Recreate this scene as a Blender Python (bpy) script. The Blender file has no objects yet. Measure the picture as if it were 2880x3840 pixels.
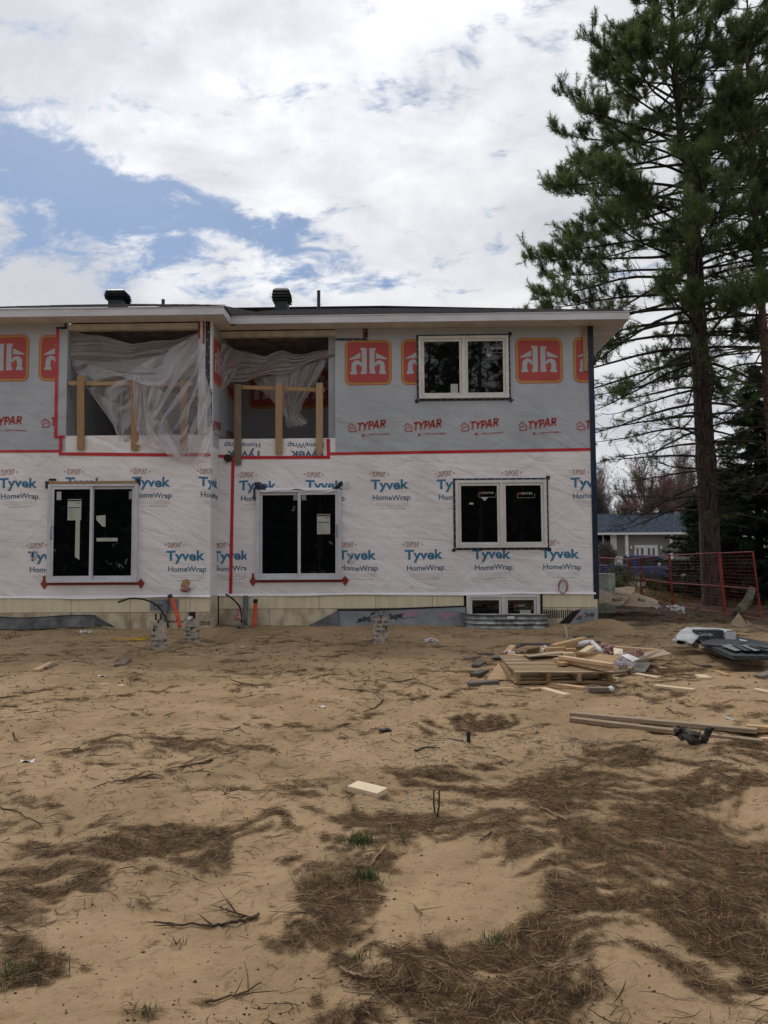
import bpy, bmesh, math, random
import numpy as np
from mathutils import Matrix, Vector
R = math.radians
random.seed(7); rng = np.random.default_rng(7)
sc = bpy.context.scene
C = sc.collection
# ------------------------------------------------------------------ camera
FPX = 2900.0
YAW, PITCH, ROLL = R(1.2), R(3.45), R(-0.35)
CAM = Vector((0, 0, 1.5))
MR = Matrix.Rotation(YAW, 3, 'Z') @ Matrix.Rotation(math.pi/2 + PITCH, 3, 'X') @ Matrix.Rotation(ROLL, 3, 'Z')
cd = bpy.data.cameras.new('camera'); cam = bpy.data.objects.new('camera', cd); C.objects.link(cam)
cam.matrix_world = Matrix.Translation(CAM) @ MR.to_4x4()
cd.sensor_fit = 'VERTICAL'; cd.sensor_height = 36; cd.lens = FPX/3840*36
cd.clip_start = 0.05; cd.clip_end = 3000
sc.camera = cam

def ray(px, py):
    return MR @ Vector(((px-1440)/FPX, -(py-1920)/FPX, -1))
def P(px, py, Y):                    # the point at depth Y seen at a photo pixel
    d = ray(px, py); return CAM + d*((Y-CAM.y)/d.y)
def G(px, py, z=0.0):                # the point at height z seen at a photo pixel
    d = ray(px, py); return CAM + d*((z-CAM.z)/d.z)
MRT = np.array(MR).T
def proj(x, y, z):
    v = np.stack([x, y, z-1.5], 0); c = np.tensordot(MRT, v, 1)
    w = np.minimum(c[2], -1e-3)
    return 1440+FPX*c[0]/-w, 1920-FPX*c[1]/-w, -c[2]

# ------------------------------------------------------------------ world, sun, exposure
SUN_AZ, SUN_EL = R(-24), R(52)       # azimuth from +Y towards +X
sd = Vector((math.sin(SUN_AZ)*math.cos(SUN_EL), math.cos(SUN_AZ)*math.cos(SUN_EL), math.sin(SUN_EL)))
SKY_STRENGTH = 0.1
def build_world():
    w = bpy.data.worlds.new("World"); sc.world = w; w.use_nodes = True
    nt = w.node_tree; N = nt.nodes; L = nt.links; N.clear()
    def n(t, **k):
        q = N.new(t)
        for a, b in k.items(): setattr(q, a, b)
        return q
    def m(op, a, b=None, c=None, clamp=False):
        q = n('ShaderNodeMath', operation=op, use_clamp=clamp)
        for i, v in enumerate((a, b, c)):
            if v is None: continue
            if isinstance(v, (int, float)): q.inputs[i].default_value = v
            else: L.new(v, q.inputs[i])
        return q.outputs[0]
    tc = n('ShaderNodeTexCoord'); sep = n('ShaderNodeSeparateXYZ'); L.new(tc.outputs['Generated'], sep.inputs[0])
    x, y, z = sep.outputs
    zz = m('ADD', m('MAXIMUM', z, 0.0), 0.42)
    u = m('DIVIDE', x, zz); v = m('DIVIDE', y, zz)
    cmb = n('ShaderNodeCombineXYZ'); L.new(u, cmb.inputs[0]); L.new(v, cmb.inputs[1])
    def noise(scale, detail, rough, dist=0.0, off=(0, 0, 0), stretch=(1, 1, 1)):
        mp = n('ShaderNodeMapping'); mp.inputs['Location'].default_value = off; mp.inputs['Scale'].default_value = stretch
        L.new(cmb.outputs[0], mp.inputs[0])
        t = n('ShaderNodeTexNoise'); t.inputs['Scale'].default_value = scale; t.inputs['Detail'].default_value = detail
        t.inputs['Roughness'].default_value = rough; t.inputs['Distortion'].default_value = dist
        L.new(mp.outputs[0], t.inputs['Vector']); return t.outputs['Fac']
    az = m('ARCTAN2', x, y); el = m('ARCSINE', m('MINIMUM', m('MAXIMUM', z, -1.0), 1.0))
    def blob(px, py, rx, ry, tilt, amp):
        d = ray(px, py).normalized(); a0 = math.atan2(d.x, d.y); e0 = math.asin(d.z)
        da = m('SUBTRACT', az, a0); de = m('SUBTRACT', el, e0)
        c, s = math.cos(R(tilt)), math.sin(R(tilt))
        p = m('DIVIDE', m('ADD', m('MULTIPLY', da, c), m('MULTIPLY', de, s)), rx/FPX)
        q = m('DIVIDE', m('SUBTRACT', m('MULTIPLY', de, c), m('MULTIPLY', da, s)), ry/FPX)
        r2 = m('ADD', m('MULTIPLY', p, p), m('MULTIPLY', q, q))
        return m('MULTIPLY', m('POWER', 2.718, m('MULTIPLY', r2, -1.0)), amp)
    gap = m('ADD', m('ADD', blob(250, 700, 500, 150, -15, 1.15), blob(1000, 880, 640, 110, -10, 0.74)), blob(-700, 560, 800, 170, -10, .8))
    gap = m('ADD', gap, blob(640, 820, 330, 110, -10, .22))
    lump = noise(2.6, 9, 0.60, 0.25, (3.1, 1.7, 0), (1, 1.3, 1))
    fine = noise(10.0, 8, 0.64, 0.35, (9.1, 4.7, 0), (1, 1.5, 1))
    cov = m('SUBTRACT', m('ADD', m('MULTIPLY', m('SUBTRACT', lump, 0.5), 1.3), m('MULTIPLY', m('SUBTRACT', fine, 0.5), 3.8)), m('SUBTRACT', gap, 0.70))
    covr = n('ShaderNodeMapRange', interpolation_type='SMOOTHSTEP'); L.new(cov, covr.inputs[0])
    covr.inputs[1].default_value = -0.30; covr.inputs[2].default_value = 0.46; covr.inputs[3].default_value = 0.03; covr.inputs[4].default_value = 1
    # cloud brightness: thick and thin parts, brighter round the hidden sun
    thick = m('ADD', m('MULTIPLY', noise(1.7, 7, 0.58, 0.35, (5.5, 8.2, 0), (1, 1.25, 1)), .62), m('MULTIPLY', noise(5.5, 7, 0.6, 0.3, (2.5, 1.2, 0), (1, 1.3, 1)), .38))
    tr = n('ShaderNodeMapRange', interpolation_type='SMOOTHSTEP'); L.new(thick, tr.inputs[0])
    tr.inputs[1].default_value = 0.37; tr.inputs[2].default_value = 0.63; tr.inputs[3].default_value = 0.0; tr.inputs[4].default_value = 1
    br = n('ShaderNodeMix', data_type='RGBA'); L.new(tr.outputs[0], br.inputs[0])
    br.inputs[6].default_value = (5.7, 5.85, 6.35, 1); br.inputs[7].default_value = (8.0, 8.05, 8.25, 1)
    dp = n('ShaderNodeVectorMath', operation='DOT_PRODUCT'); L.new(tc.outputs['Generated'], dp.inputs[0]); dp.inputs[1].default_value = sd
    glow = m('POWER', m('MAXIMUM', dp.outputs['Value'], 0.0), 7.0)
    gl = m('ADD', m('MULTIPLY', m('MULTIPLY', glow, 0.75), m('ADD', m('MULTIPLY', tr.outputs[0], .7), .45)), 1.0)
    cl = n('ShaderNodeVectorMath', operation='SCALE'); L.new(br.outputs[2], cl.inputs[0]); L.new(gl, cl.inputs['Scale'])
    sky = n('ShaderNodeTexSky', sky_type='NISHITA'); sky.sun_disc = False
    sky.sun_elevation = SUN_EL; sky.sun_rotation = SUN_AZ; sky.air_density = 1.0; sky.dust_density = 1.2; sky.ozone_density = 1.5
    sk = n('ShaderNodeVectorMath', operation='MULTIPLY'); L.new(sky.outputs[0], sk.inputs[0]); sk.inputs[1].default_value = (.60, .70, .80)
    mx = n('ShaderNodeMix', data_type='RGBA'); L.new(covr.outputs[0], mx.inputs[0]); L.new(sk.outputs[0], mx.inputs[6]); L.new(cl.outputs[0], mx.inputs[7])
    bg = n('ShaderNodeBackground'); bg.inputs['Strength'].default_value = SKY_STRENGTH; L.new(mx.outputs[2], bg.inputs[0])
    out = n('ShaderNodeOutputWorld'); L.new(bg.outputs[0], out.inputs[0])
build_world()
ld = bpy.data.lights.new('sun', 'SUN'); ld.energy = 1.4; ld.angle = R(14); ld.color = (1.0, .95, .87)
sun = bpy.data.objects.new('sun', ld); C.objects.link(sun)
sun.rotation_euler = (-sd).to_track_quat('-Z', 'Y').to_euler()
sc.view_settings.view_transform = 'Standard'; sc.view_settings.look = 'None'
sc.view_settings.exposure = 0.0; sc.view_settings.gamma = 1.0; sc.view_settings.use_curve_mapping = False
sc.render.engine = 'CYCLES'
sc.cycles.transparent_max_bounces = 12; sc.cycles.max_bounces = 6

# ------------------------------------------------------------------ helpers
def prop(o, label=None, cat=None, group=None, kind=None):
    if label: o['label'] = label
    if cat: o['category'] = cat
    if group: o['group'] = group
    if kind: o['kind'] = kind
    return o
def wl(o):
    v = Vector((0, 0, 0))
    while o is not None:
        v += o.location; o = o.parent
    return v
def empty(name, loc, label=None, cat=None, group=None):
    o = bpy.data.objects.new(name, None); o.empty_display_size = .2; C.objects.link(o); o.location = loc
    return prop(o, label, cat, group)
class MB:                              # collects geometry in world coordinates
    def __init__(s): s.v = []; s.f = []; s.mi = []; s.cm = 0
    def add(s, vs, fs):
        b = len(s.v); s.v += [tuple(v) for v in vs]; s.f += [tuple(b+i for i in f) for f in fs]; s.mi += [s.cm]*len(fs); return s
    def box(s, a, b):
        x0, x1 = sorted((a[0], b[0])); y0, y1 = sorted((a[1], b[1])); z0, z1 = sorted((a[2], b[2]))
        v = [(x0,y0,z0),(x1,y0,z0),(x1,y1,z0),(x0,y1,z0),(x0,y0,z1),(x1,y0,z1),(x1,y1,z1),(x0,y1,z1)]
        return s.add(v, [(0,3,2,1),(4,5,6,7),(0,1,5,4),(1,2,6,5),(2,3,7,6),(3,0,4,7)])
    def obox(s, M, size):              # box of a size centred in a matrix frame
        a, b, c = [q/2 for q in size]
        v = [M @ Vector(q) for q in ((-a,-b,-c),(a,-b,-c),(a,b,-c),(-a,b,-c),(-a,-b,c),(a,-b,c),(a,b,c),(-a,b,c))]
        return s.add(v, [(0,3,2,1),(4,5,6,7),(0,1,5,4),(1,2,6,5),(2,3,7,6),(3,0,4,7)])
    def tube(s, pts, rad, sides=8, caps=True):
        pts = [Vector(p) for p in pts]; n = len(pts)
        if not hasattr(rad, '__len__'): rad = [rad]*n
        b = len(s.v); up = Vector((0, 0, 1)); pu = None
        for i, p in enumerate(pts):
            t = (pts[min(i+1, n-1)] - pts[max(i-1, 0)])
            t = t.normalized() if t.length > 1e-9 else up
            if pu is None: pu = t.orthogonal().normalized()
            pu = (pu - t*pu.dot(t)); pu = pu.normalized() if pu.length > 1e-6 else t.orthogonal().normalized()
            w = t.cross(pu)
            for k in range(sides):
                a = 2*math.pi*k/sides; s.v.append(tuple(p + (pu*math.cos(a) + w*math.sin(a))*rad[i]))
        for i in range(n-1):
            for k in range(sides):
                q = (k+1) % sides; s.f.append((b+i*sides+k, b+i*sides+q, b+(i+1)*sides+q, b+(i+1)*sides+k)); s.mi.append(s.cm)
        if caps:
            s.f.append(tuple(b+k for k in range(sides))[::-1]); s.mi.append(s.cm)
            s.f.append(tuple(b+(n-1)*sides+k for k in range(sides))); s.mi.append(s.cm)
        return s
    def grid(s, fn, nu, nv):
        b = len(s.v)
        for j in range(nv+1):
            for i in range(nu+1): s.v.append(tuple(fn(i/nu, j/nv)))
        for j in range(nv):
            for i in range(nu):
                a = b+j*(nu+1)+i; s.f.append((a, a+1, a+nu+2, a+nu+1)); s.mi.append(s.cm)
        return s
    def prism(s, poly, mapf, d0, d1):  # polygon in a plane given thickness
        n = len(poly); v = [mapf(p[0], p[1], d0) for p in poly] + [mapf(p[0], p[1], d1) for p in poly]
        return s.add(v, [tuple(range(n)), tuple(range(2*n-1, n-1, -1))] + [(i, i+n, (i+1) % n+n, (i+1) % n) for i in range(n)])
    def build(s, name, mat, parent=None, smooth=False, origin=None, bevel=0, **kw):
        o0 = wl(parent) if parent is not None else Vector((0, 0, 0))
        if origin is None: origin = o0
        origin = Vector(origin)
        me = bpy.data.meshes.new(name); me.from_pydata([tuple(Vector(v)-origin) for v in s.v], [], s.f)
        for m in (mat if isinstance(mat, (list, tuple)) else [mat]): me.materials.append(m)
        if any(s.mi): me.polygons.foreach_set('material_index', s.mi)
        if smooth: me.polygons.foreach_set('use_smooth', [True]*len(me.polygons))
        me.update()
        o = bpy.data.objects.new(name, me); C.objects.link(o); o.location = origin - o0
        if parent is not None: o.parent = parent
        if bevel:
            bm = o.modifiers.new('bevel', 'BEVEL'); bm.width = bevel; bm.segments = 1; bm.limit_method = 'ANGLE'
        return prop(o, **kw)
def mesh_np(name, V, F, mat, origin=(0, 0, 0), parent=None, smooth=False, **kw):   # arrays to one mesh
    me = bpy.data.meshes.new(name); k = F.shape[1]
    me.vertices.add(len(V)); me.vertices.foreach_set('co', (V-np.array(origin)).astype(np.float32).ravel())
    me.loops.add(F.size); me.loops.foreach_set('vertex_index', F.astype(np.int32).ravel())
    me.polygons.add(len(F)); me.polygons.foreach_set('loop_start', np.arange(0, F.size, k, dtype=np.int32))
    if smooth: me.polygons.foreach_set('use_smooth', np.ones(len(F), bool))
    me.materials.append(mat); me.update(calc_edges=True)
    o = bpy.data.objects.new(name, me); C.objects.link(o); o.location = Vector(origin) - (wl(parent) if parent else Vector())
    if parent: o.parent = parent
    return prop(o, **kw)
# numpy value noise
_tab = rng.random((256, 256))
def vnoise(x, y):
    xi = np.floor(x).astype(int); yi = np.floor(y).astype(int); fx = x-xi; fy = y-yi
    fx = fx*fx*(3-2*fx); fy = fy*fy*(3-2*fy); g = lambda a, b: _tab[a & 255, b & 255]
    return (g(xi, yi)*(1-fx)+g(xi+1, yi)*fx)*(1-fy)+(g(xi, yi+1)*(1-fx)+g(xi+1, yi+1)*fx)*fy
def fbm(x, y, o=4):
    s = 0; a = .5; t = 0
    for i in range(o): s = s+a*vnoise(x*2**i+17*i, y*2**i+31*i); t += a; a *= .5
    return s/t
def sstep(a, b, x):
    t = np.clip((x-a)/(b-a), 0, 1); return t*t*(3-2*t)

# ------------------------------------------------------------------ materials
def newmat(name):
    m = bpy.data.materials.new(name); m.use_nodes = True; nt = m.node_tree
    return m, nt, nt.nodes['Principled BSDF']
def pm(name, col, rough=.7, var=.12, vs=4, bump=0.0, bs=40, stretch=(1, 1, 1), space='Object', metal=0, spec=.4, col2=None, mixs=(.4, .6), rnd=0.0, trans=0.0, detail=5, ntype='FBM', coat=0.0):
    m, nt, b = newmat(name); N, L = nt.nodes, nt.links
    b.inputs['Roughness'].default_value = rough; b.inputs['Metallic'].default_value = metal; b.inputs['Specular IOR Level'].default_value = spec
    b.inputs['Coat Weight'].default_value = coat
    if space == 'Object':
        src = N.new('ShaderNodeTexCoord').outputs['Object']
    else:
        src = N.new('ShaderNodeNewGeometry').outputs['Position']
    mp = N.new('ShaderNodeMapping'); L.new(src, mp.inputs[0]); mp.inputs['Scale'].default_value = stretch
    oi = N.new('ShaderNodeObjectInfo')
    if space == 'Object':
        mu = N.new('ShaderNodeMath'); mu.operation = 'MULTIPLY'; L.new(oi.outputs['Random'], mu.inputs[0]); mu.inputs[1].default_value = 37.0
        cx = N.new('ShaderNodeCombineXYZ'); [L.new(mu.outputs[0], cx.inputs[i]) for i in range(3)]; L.new(cx.outputs[0], mp.inputs['Location'])
    t = N.new('ShaderNodeTexNoise'); t.inputs['Scale'].default_value = vs; t.inputs['Detail'].default_value = detail; t.inputs['Roughness'].default_value = .6
    t.noise_type = ntype
    L.new(mp.outputs[0], t.inputs['Vector'])
    cr = N.new('ShaderNodeValToRGB'); L.new(t.outputs['Fac'], cr.inputs[0])
    if col2 is None: col2 = tuple(c*(1-2*var) for c in col); c1 = tuple(min(1, c*(1+var)) for c in col)
    else: c1 = col
    cr.color_ramp.elements[0].position = mixs[0]; cr.color_ramp.elements[0].color = (*col2, 1)
    cr.color_ramp.elements[1].position = mixs[1]; cr.color_ramp.elements[1].color = (*c1, 1)
    res = cr.outputs[0]
    if rnd:
        hv = N.new('ShaderNodeHueSaturation'); L.new(res, hv.inputs['Color'])
        mr = N.new('ShaderNodeMapRange'); L.new(oi.outputs['Random'], mr.inputs[0]); mr.inputs[3].default_value = 1-rnd; mr.inputs[4].default_value = 1+rnd
        L.new(mr.outputs[0], hv.inputs['Value'])
        m2 = N.new('ShaderNodeMapRange'); L.new(oi.outputs['Random'], m2.inputs[0]); m2.inputs[3].default_value = 1+rnd*.7; m2.inputs[4].default_value = 1-rnd*.9
        L.new(m2.outputs[0], hv.inputs['Saturation']); res = hv.outputs[0]
    L.new(res, b.inputs['Base Color'])
    if bump:
        t2 = N.new('ShaderNodeTexNoise'); t2.inputs['Scale'].default_value = bs; t2.inputs['Detail'].default_value = 6; L.new(mp.outputs[0], t2.inputs['Vector'])
        bp = N.new('ShaderNodeBump'); bp.inputs['Strength'].default_value = 1.0; bp.inputs['Distance'].default_value = bump
        L.new(t2.outputs['Fac'], bp.inputs['Height']); L.new(bp.outputs[0], b.inputs['Normal'])
    if trans:
        tr = N.new('ShaderNodeBsdfTranslucent'); L.new(res, tr.inputs[0]); mx = N.new('ShaderNodeMixShader'); mx.inputs[0].default_value = trans
        L.new(b.outputs[0], mx.inputs[1]); L.new(tr.outputs[0], mx.inputs[2]); L.new(mx.outputs[0], N['Material Output'].inputs[0])
    return m
def wrinkle_group():                   # wind-pulled creases of a stapled wrap, shared by the sheet and the print on it
    g = bpy.data.node_groups.new('wrap_wrinkles', 'ShaderNodeTree')
    g.interface.new_socket('Normal', in_out='OUTPUT', socket_type='NodeSocketVector')
    g.interface.new_socket('Dirt', in_out='OUTPUT', socket_type='NodeSocketFloat')
    s = g.interface.new_socket('Strength', in_out='INPUT', socket_type='NodeSocketFloat'); s.default_value = 1
    N, L = g.nodes, g.links; gi = N.new('NodeGroupInput'); go = N.new('NodeGroupOutput')
    pos = N.new('ShaderNodeNewGeometry').outputs['Position']
    def nz(rot, scl, scale, det, typ, dist=.0):
        mp = N.new('ShaderNodeMapping'); mp.vector_type = 'TEXTURE'; mp.inputs['Rotation'].default_value = (0, R(rot), 0); mp.inputs['Scale'].default_value = [1/q_ for q_ in scl]
        L.new(pos, mp.inputs[0]); t = N.new('ShaderNodeTexNoise'); t.noise_type = typ; t.inputs['Scale'].default_value = scale
        t.inputs['Detail'].default_value = det; t.inputs['Distortion'].default_value = dist; t.inputs['Roughness'].default_value = .5
        L.new(mp.outputs[0], t.inputs['Vector']); return t.outputs['Fac']
    a = nz(-32, (.42, 1, 1.7), 1.5, 4, 'RIDGED_MULTIFRACTAL', .7)
    b = nz(24, (.45, 1, 1.5), 1.7, 5, 'FBM', 1.0)
    c = nz(-60, (.7, 1, 1.3), 5.5, 4, 'RIDGED_MULTIFRACTAL', .4)
    d = nz(4, (.12, 1, 3.0), 3.0, 2, 'FBM', .3)
    def m(op, p, q):
        k = N.new('ShaderNodeMath'); k.operation = op
        for i, v in enumerate((p, q)):
            if isinstance(v, (int, float)): k.inputs[i].default_value = v
            else: L.new(v, k.inputs[i])
        return k.outputs[0]
    h = m('ADD', m('ADD', m('MULTIPLY', a, .42), m('MULTIPLY', b, 1.0)), m('ADD', m('MULTIPLY', c, .13), m('MULTIPLY', d, .22)))
    bp = N.new('ShaderNodeBump'); bp.inputs['Distance'].default_value = .058; L.new(gi.outputs[0], bp.inputs['Strength']); L.new(h, bp.inputs['Height'])
    L.new(bp.outputs[0], go.inputs[0])
    L.new(nz(0, (1, 1, .6), 1.2, 7, 'FBM'), go.inputs[1])
    return g
WG = wrinkle_group()
def wrapmat(name, col, rough=.55, strength=1.0, var=.06, spec=.3, stripes=False):
    m, nt, b = newmat(name); N, L = nt.nodes, nt.links
    g = N.new('ShaderNodeGroup'); g.node_tree = WG; g.inputs[0].default_value = strength
    L.new(g.outputs[0], b.inputs['Normal']); b.inputs['Roughness'].default_value = rough; b.inputs['Specular IOR Level'].default_value = spec
    cr = N.new('ShaderNodeValToRGB'); L.new(g.outputs[1], cr.inputs[0])
    cr.color_ramp.elements[0].position = .35; cr.color_ramp.elements[0].color = (*[c*(1-2*var) for c in col], 1)
    cr.color_ramp.elements[1].position = .6; cr.color_ramp.elements[1].color = (*col, 1)
    L.new(cr.outputs[0], b.inputs['Base Color']); return m
M = {}
M['wrap_white'] = wrapmat('wrap_white', (.80, .785, .80))
M['wrap_grey'] = wrapmat('wrap_grey', (.43, .465, .51), .6, .8)
M['ink_blue'] = wrapmat('ink_blue', (.055, .20, .36), .55)
M['ink_navy'] = wrapmat('ink_navy', (.10, .17, .27), .55)
M['ink_dark'] = wrapmat('ink_dark', (.05, .055, .09), .55)
M['ink_brown'] = wrapmat('ink_brown', (.42, .25, .22), .55)
M['ink_fine'] = wrapmat('ink_fine', (.42, .42, .45), .55)
M['ink_red'] = wrapmat('ink_red', (.42, .078, .072), .6, .62)
M['ink_gold'] = wrapmat('ink_gold', (.47, .27, .075), .6, .62)
M['ink_black'] = pm('ink_black', (.03, .03, .035), .6, var=.1)
M['ink_pink'] = pm('ink_pink', (.50, .22, .36), .6, var=.1)
M['tape_red'] = wrapmat('tape_red', (.50, .02, .03), .35, .5, spec=.5)
M['tape_brick'] = wrapmat('tape_brick', (.28, .035, .03), .4, .8, spec=.5)
M['tape_navy'] = wrapmat('tape_navy', (.012, .018, .045), .35, .8, spec=.5)
M['tape_dot'] = pm('tape_dot', (.5, .52, .6), .5, var=.05)
M['corner_navy'] = pm('corner_navy', (.006, .022, .052), .45, var=.2, vs=6)
M['vinyl'] = pm('vinyl_white', (.66, .65, .62), .42, var=.05, vs=3, bump=.0004, bs=90)
M['vinyl_door'] = pm('vinyl_door', (.56, .57, .62), .40, var=.05, vs=3)
M['vinyl_grey'] = pm('vinyl_grey', (.22, .24, .30), .45, var=.05)
M['fascia'] = pm('fascia_metal', (.60, .61, .66), .45, var=.05, vs=1.5, bump=.002, bs=1.3, stretch=(1, 1, 3))
M['soffit'] = pm('soffit_vinyl', (.60, .58, .585), .6, var=.06, vs=2, rnd=.05)
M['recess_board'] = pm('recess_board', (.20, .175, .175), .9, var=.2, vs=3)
M['cream'] = pm('cream_board', (.55, .525, .47), .75, var=.08)
M['foam'] = pm('foam_cream', (.72, .655, .48), .85, col2=(.60, .54, .385), mixs=(.3, .58), vs=2.2, bump=.006, bs=14, stretch=(4, 4, .35), space='World')
M['foam_dirty'] = pm('foam_dirty', (.62, .56, .42), .9, col2=(.34, .275, .19), mixs=(.36, .60), vs=2.4, bump=.006, bs=12, stretch=(1.8, 1.8, 1), space='World')
M['dark_gap'] = pm('dark_gap', (.02, .017, .015), .9)
M['membrane'] = pm('grey_membrane', (.27, .29, .32), .5, var=.1, vs=3, bump=.01, bs=4)
M['membrane_dusty'] = pm('dusty_membrane', (.17, .17, .17), .5, col2=(.06, .06, .065), mixs=(.35, .65), vs=4, bump=.02, bs=7)
M['black_plastic'] = pm('black_plastic', (.012, .012, .014), .4, spec=.5)
M['orange_pipe'] = pm('orange_conduit', (.62, .085, .03), .5, var=.1, vs=8)
M['grey_pvc'] = pm('grey_pvc', (.16, .18, .22), .5, var=.08)
M['galv'] = pm('galvanised', (.33, .36, .36), .42, metal=.75, var=.25, vs=5, bump=.001, bs=30)
M['dark_metal'] = pm('dark_metal', (.025, .022, .022), .5, metal=.3, var=.3)
M['shingle'] = pm('roof_shingle', (.13, .125, .13), .9, var=.35, vs=9, bump=.01, bs=18, col2=(.055, .053, .058), mixs=(.3, .65))
M['shingle_new'] = pm('new_shingle', (.055, .062, .070), .85, var=.3, vs=30, bump=.001, bs=200, rnd=.12)
M['shingle_light'] = pm('light_shingle', (.25, .26, .27), .85, var=.3, vs=30)
M['shingle_far'] = pm('blue_grey_shingle', (.125, .155, .20), .85, var=.25, vs=5, stretch=(1, 1, 3))
M['wood'] = pm('fresh_lumber', (.60, .41, .235), .65, col2=(.43, .27, .14), mixs=(.35, .62), vs=6, stretch=(1.2, 14, 14), bump=.0008, bs=20, rnd=.16)
M['wood_pale'] = pm('pale_lumber', (.70, .56, .38), .65, col2=(.58, .43, .27), mixs=(.35, .62), vs=6, stretch=(1.2, 14, 14), bump=.0008, bs=20, rnd=.10)
M['wood_post'] = pm('guard_lumber', (.36, .235, .125), .7, col2=(.24, .15, .075), mixs=(.35, .62), vs=6, stretch=(12, 12, 1.2), bump=.0008, bs=20, rnd=.10)
M['wood_rail'] = pm('rail_lumber', (.40, .265, .14), .7, col2=(.29, .18, .09), mixs=(.35, .62), vs=6, stretch=(1.2, 14, 14), bump=.0008, bs=20, rnd=.10)
M['wood_old'] = pm('weathered_lumber', (.20, .155, .115), .8, col2=(.115, .085, .062), mixs=(.35, .62), vs=6, stretch=(1.2, 14, 14), bump=.001, bs=20, rnd=.16)
M['wood_grey'] = pm('grey_lumber', (.125, .105, .09), .8, col2=(.07, .058, .05), mixs=(.35, .62), vs=6, stretch=(1.2, 14, 14), bump=.001, bs=20, rnd=.16)
M['pallet'] = pm('pallet_slat', (.40, .275, .155), .75, col2=(.20, .13, .07), mixs=(.35, .62), vs=5, stretch=(1.2, 14, 14), bump=.001, bs=20, rnd=.22)
M['osb'] = pm('strand_board', (.46, .30, .16), .75, col2=(.25, .145, .07), mixs=(.3, .6), vs=26, stretch=(1, 2.4, 1), bump=.001, bs=60)
M['ply'] = pm('plywood', (.40, .31, .21), .7, col2=(.28, .215, .15), mixs=(.3, .65), vs=4, stretch=(1, 6, 1))
M['paper'] = pm('paper_white', (.66, .66, .66), .6, var=.1, vs=8, bump=.006, bs=18)
M['paper_dim'] = pm('sticker_paper', (.42, .44, .40), .6, var=.05)
M['pink_wool'] = pm('pink_insulation', (.55, .33, .33), .95, col2=(.36, .19, .19), mixs=(.35, .6), vs=18, bump=.02, bs=22)
M['cardboard'] = pm('cardboard', (.33, .255, .175), .85, col2=(.22, .165, .115), mixs=(.3, .65), vs=2.5, bump=.006, bs=3)
M['tube_paper'] = pm('form_tube_paper', (.43, .385, .33), .85, col2=(.27, .22, .18), mixs=(.38, .55), vs=13, bump=.004, bs=9)
M['concrete'] = pm('concrete', (.26, .25, .235), .9, var=.15, vs=12)
M['yellow'] = pm('yellow_strap', (.60, .38, .04), .6, var=.2, vs=9)
M['red_paint'] = pm('red_fence_paint', (.32, .042, .030), .5, var=.2, vs=5)
M['bark'] = pm('pine_bark', (.105, .074, .062), .95, col2=(.030, .022, .020), mixs=(.40, .56), vs=2.6, stretch=(5, 5, .9), bump=.09, bs=4)
M['bark_thin'] = pm('branch_bark', (.055, .043, .036), .95, var=.3, vs=6)
M['bark_scaly'] = pm('scaly_bark', (.16, .095, .07), .95, col2=(.07, .045, .035), mixs=(.4, .6), vs=8, stretch=(1, 1, .7), bump=.02, bs=12)
M['needles'] = pm('pine_needles', (.17, .235, .078), .55, col2=(.065, .105, .042), mixs=(.38, .62), vs=1.6, space='World', trans=.42, spec=.3)
M['needles_deep'] = pm('deep_needles', (.13, .19, .062), .6, col2=(.035, .065, .026), mixs=(.38, .62), vs=1.6, space='World', trans=.2, spec=.3)
M['spruce'] = pm('spruce_needles', (.034, .066, .030), .6, col2=(.012, .026, .014), mixs=(.38, .62), vs=2, space='World', trans=.12, spec=.3)
M['bare'] = pm('bare_twig', (.115, .09, .082), .95, var=.2, vs=2)
M['buds'] = pm('red_buds', (.23, .125, .12), .8, var=.35, vs=.6, space='World', trans=.3)
M['straw'] = pm('dry_straw', (.26, .155, .072), .8, col2=(.045, .024, .012), mixs=(.34, .66), vs=11, space='World', spec=.2, trans=.08)
M['dark_straw'] = pm('dark_straw', (.060, .036, .022), .85, col2=(.025, .016, .011), vs=9, space='World', spec=.15)
M['straw_pale'] = pm('pale_straw', (.32, .22, .12), .8, col2=(.17, .11, .055), mixs=(.34, .66), vs=7, space='World', spec=.2)
M['twig'] = pm('brown_twig', (.115, .075, .05), .85, col2=(.05, .034, .024), mixs=(.34, .66), vs=5, space='World', spec=.2)
M['grass'] = pm('green_grass', (.055, .095, .028), .6, var=.3, vs=6, space='World', trans=.3)
M['stump'] = pm('burnt_stump', (.20, .18, .165), .9, col2=(.022, .018, .016), mixs=(.42, .62), vs=7, bump=.02, bs=14)
M['ash'] = pm('ash_flake', (.46, .42, .36), .95, spec=.05, col2=(.24, .21, .18), mixs=(.3, .7), vs=9)
M['truck_blue'] = pm('truck_blue', (.008, .028, .115), .3, var=.1, coat=.6, spec=.5)
M['truck_glass'] = pm('truck_glass', (.03, .035, .045), .08, spec=.6)
M['rubber'] = pm('rubber', (.015, .015, .016), .8)
M['chrome'] = pm('chrome', (.5, .5, .52), .25, metal=1)
M['brick'] = pm('pale_brick', (.285, .265, .26), .85, col2=(.215, .195, .19), mixs=(.3, .7), vs=2.6, stretch=(1, 1, 4))
M['white_paint'] = pm('white_paint', (.68, .68, .68), .5, var=.05)
M['asphalt'] = pm('asphalt', (.06, .06, .06), .9, var=.1)
M['kerb'] = pm('kerb_concrete', (.42, .40, .37), .9, var=.1)
M['stump_dark'] = pm('charred_wood', (.03, .026, .023), .85, var=.3, vs=9, bump=.008, bs=20)
M['olive_twig'] = pm('olive_twig', (.13, .105, .03), .85, var=.3)
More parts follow.
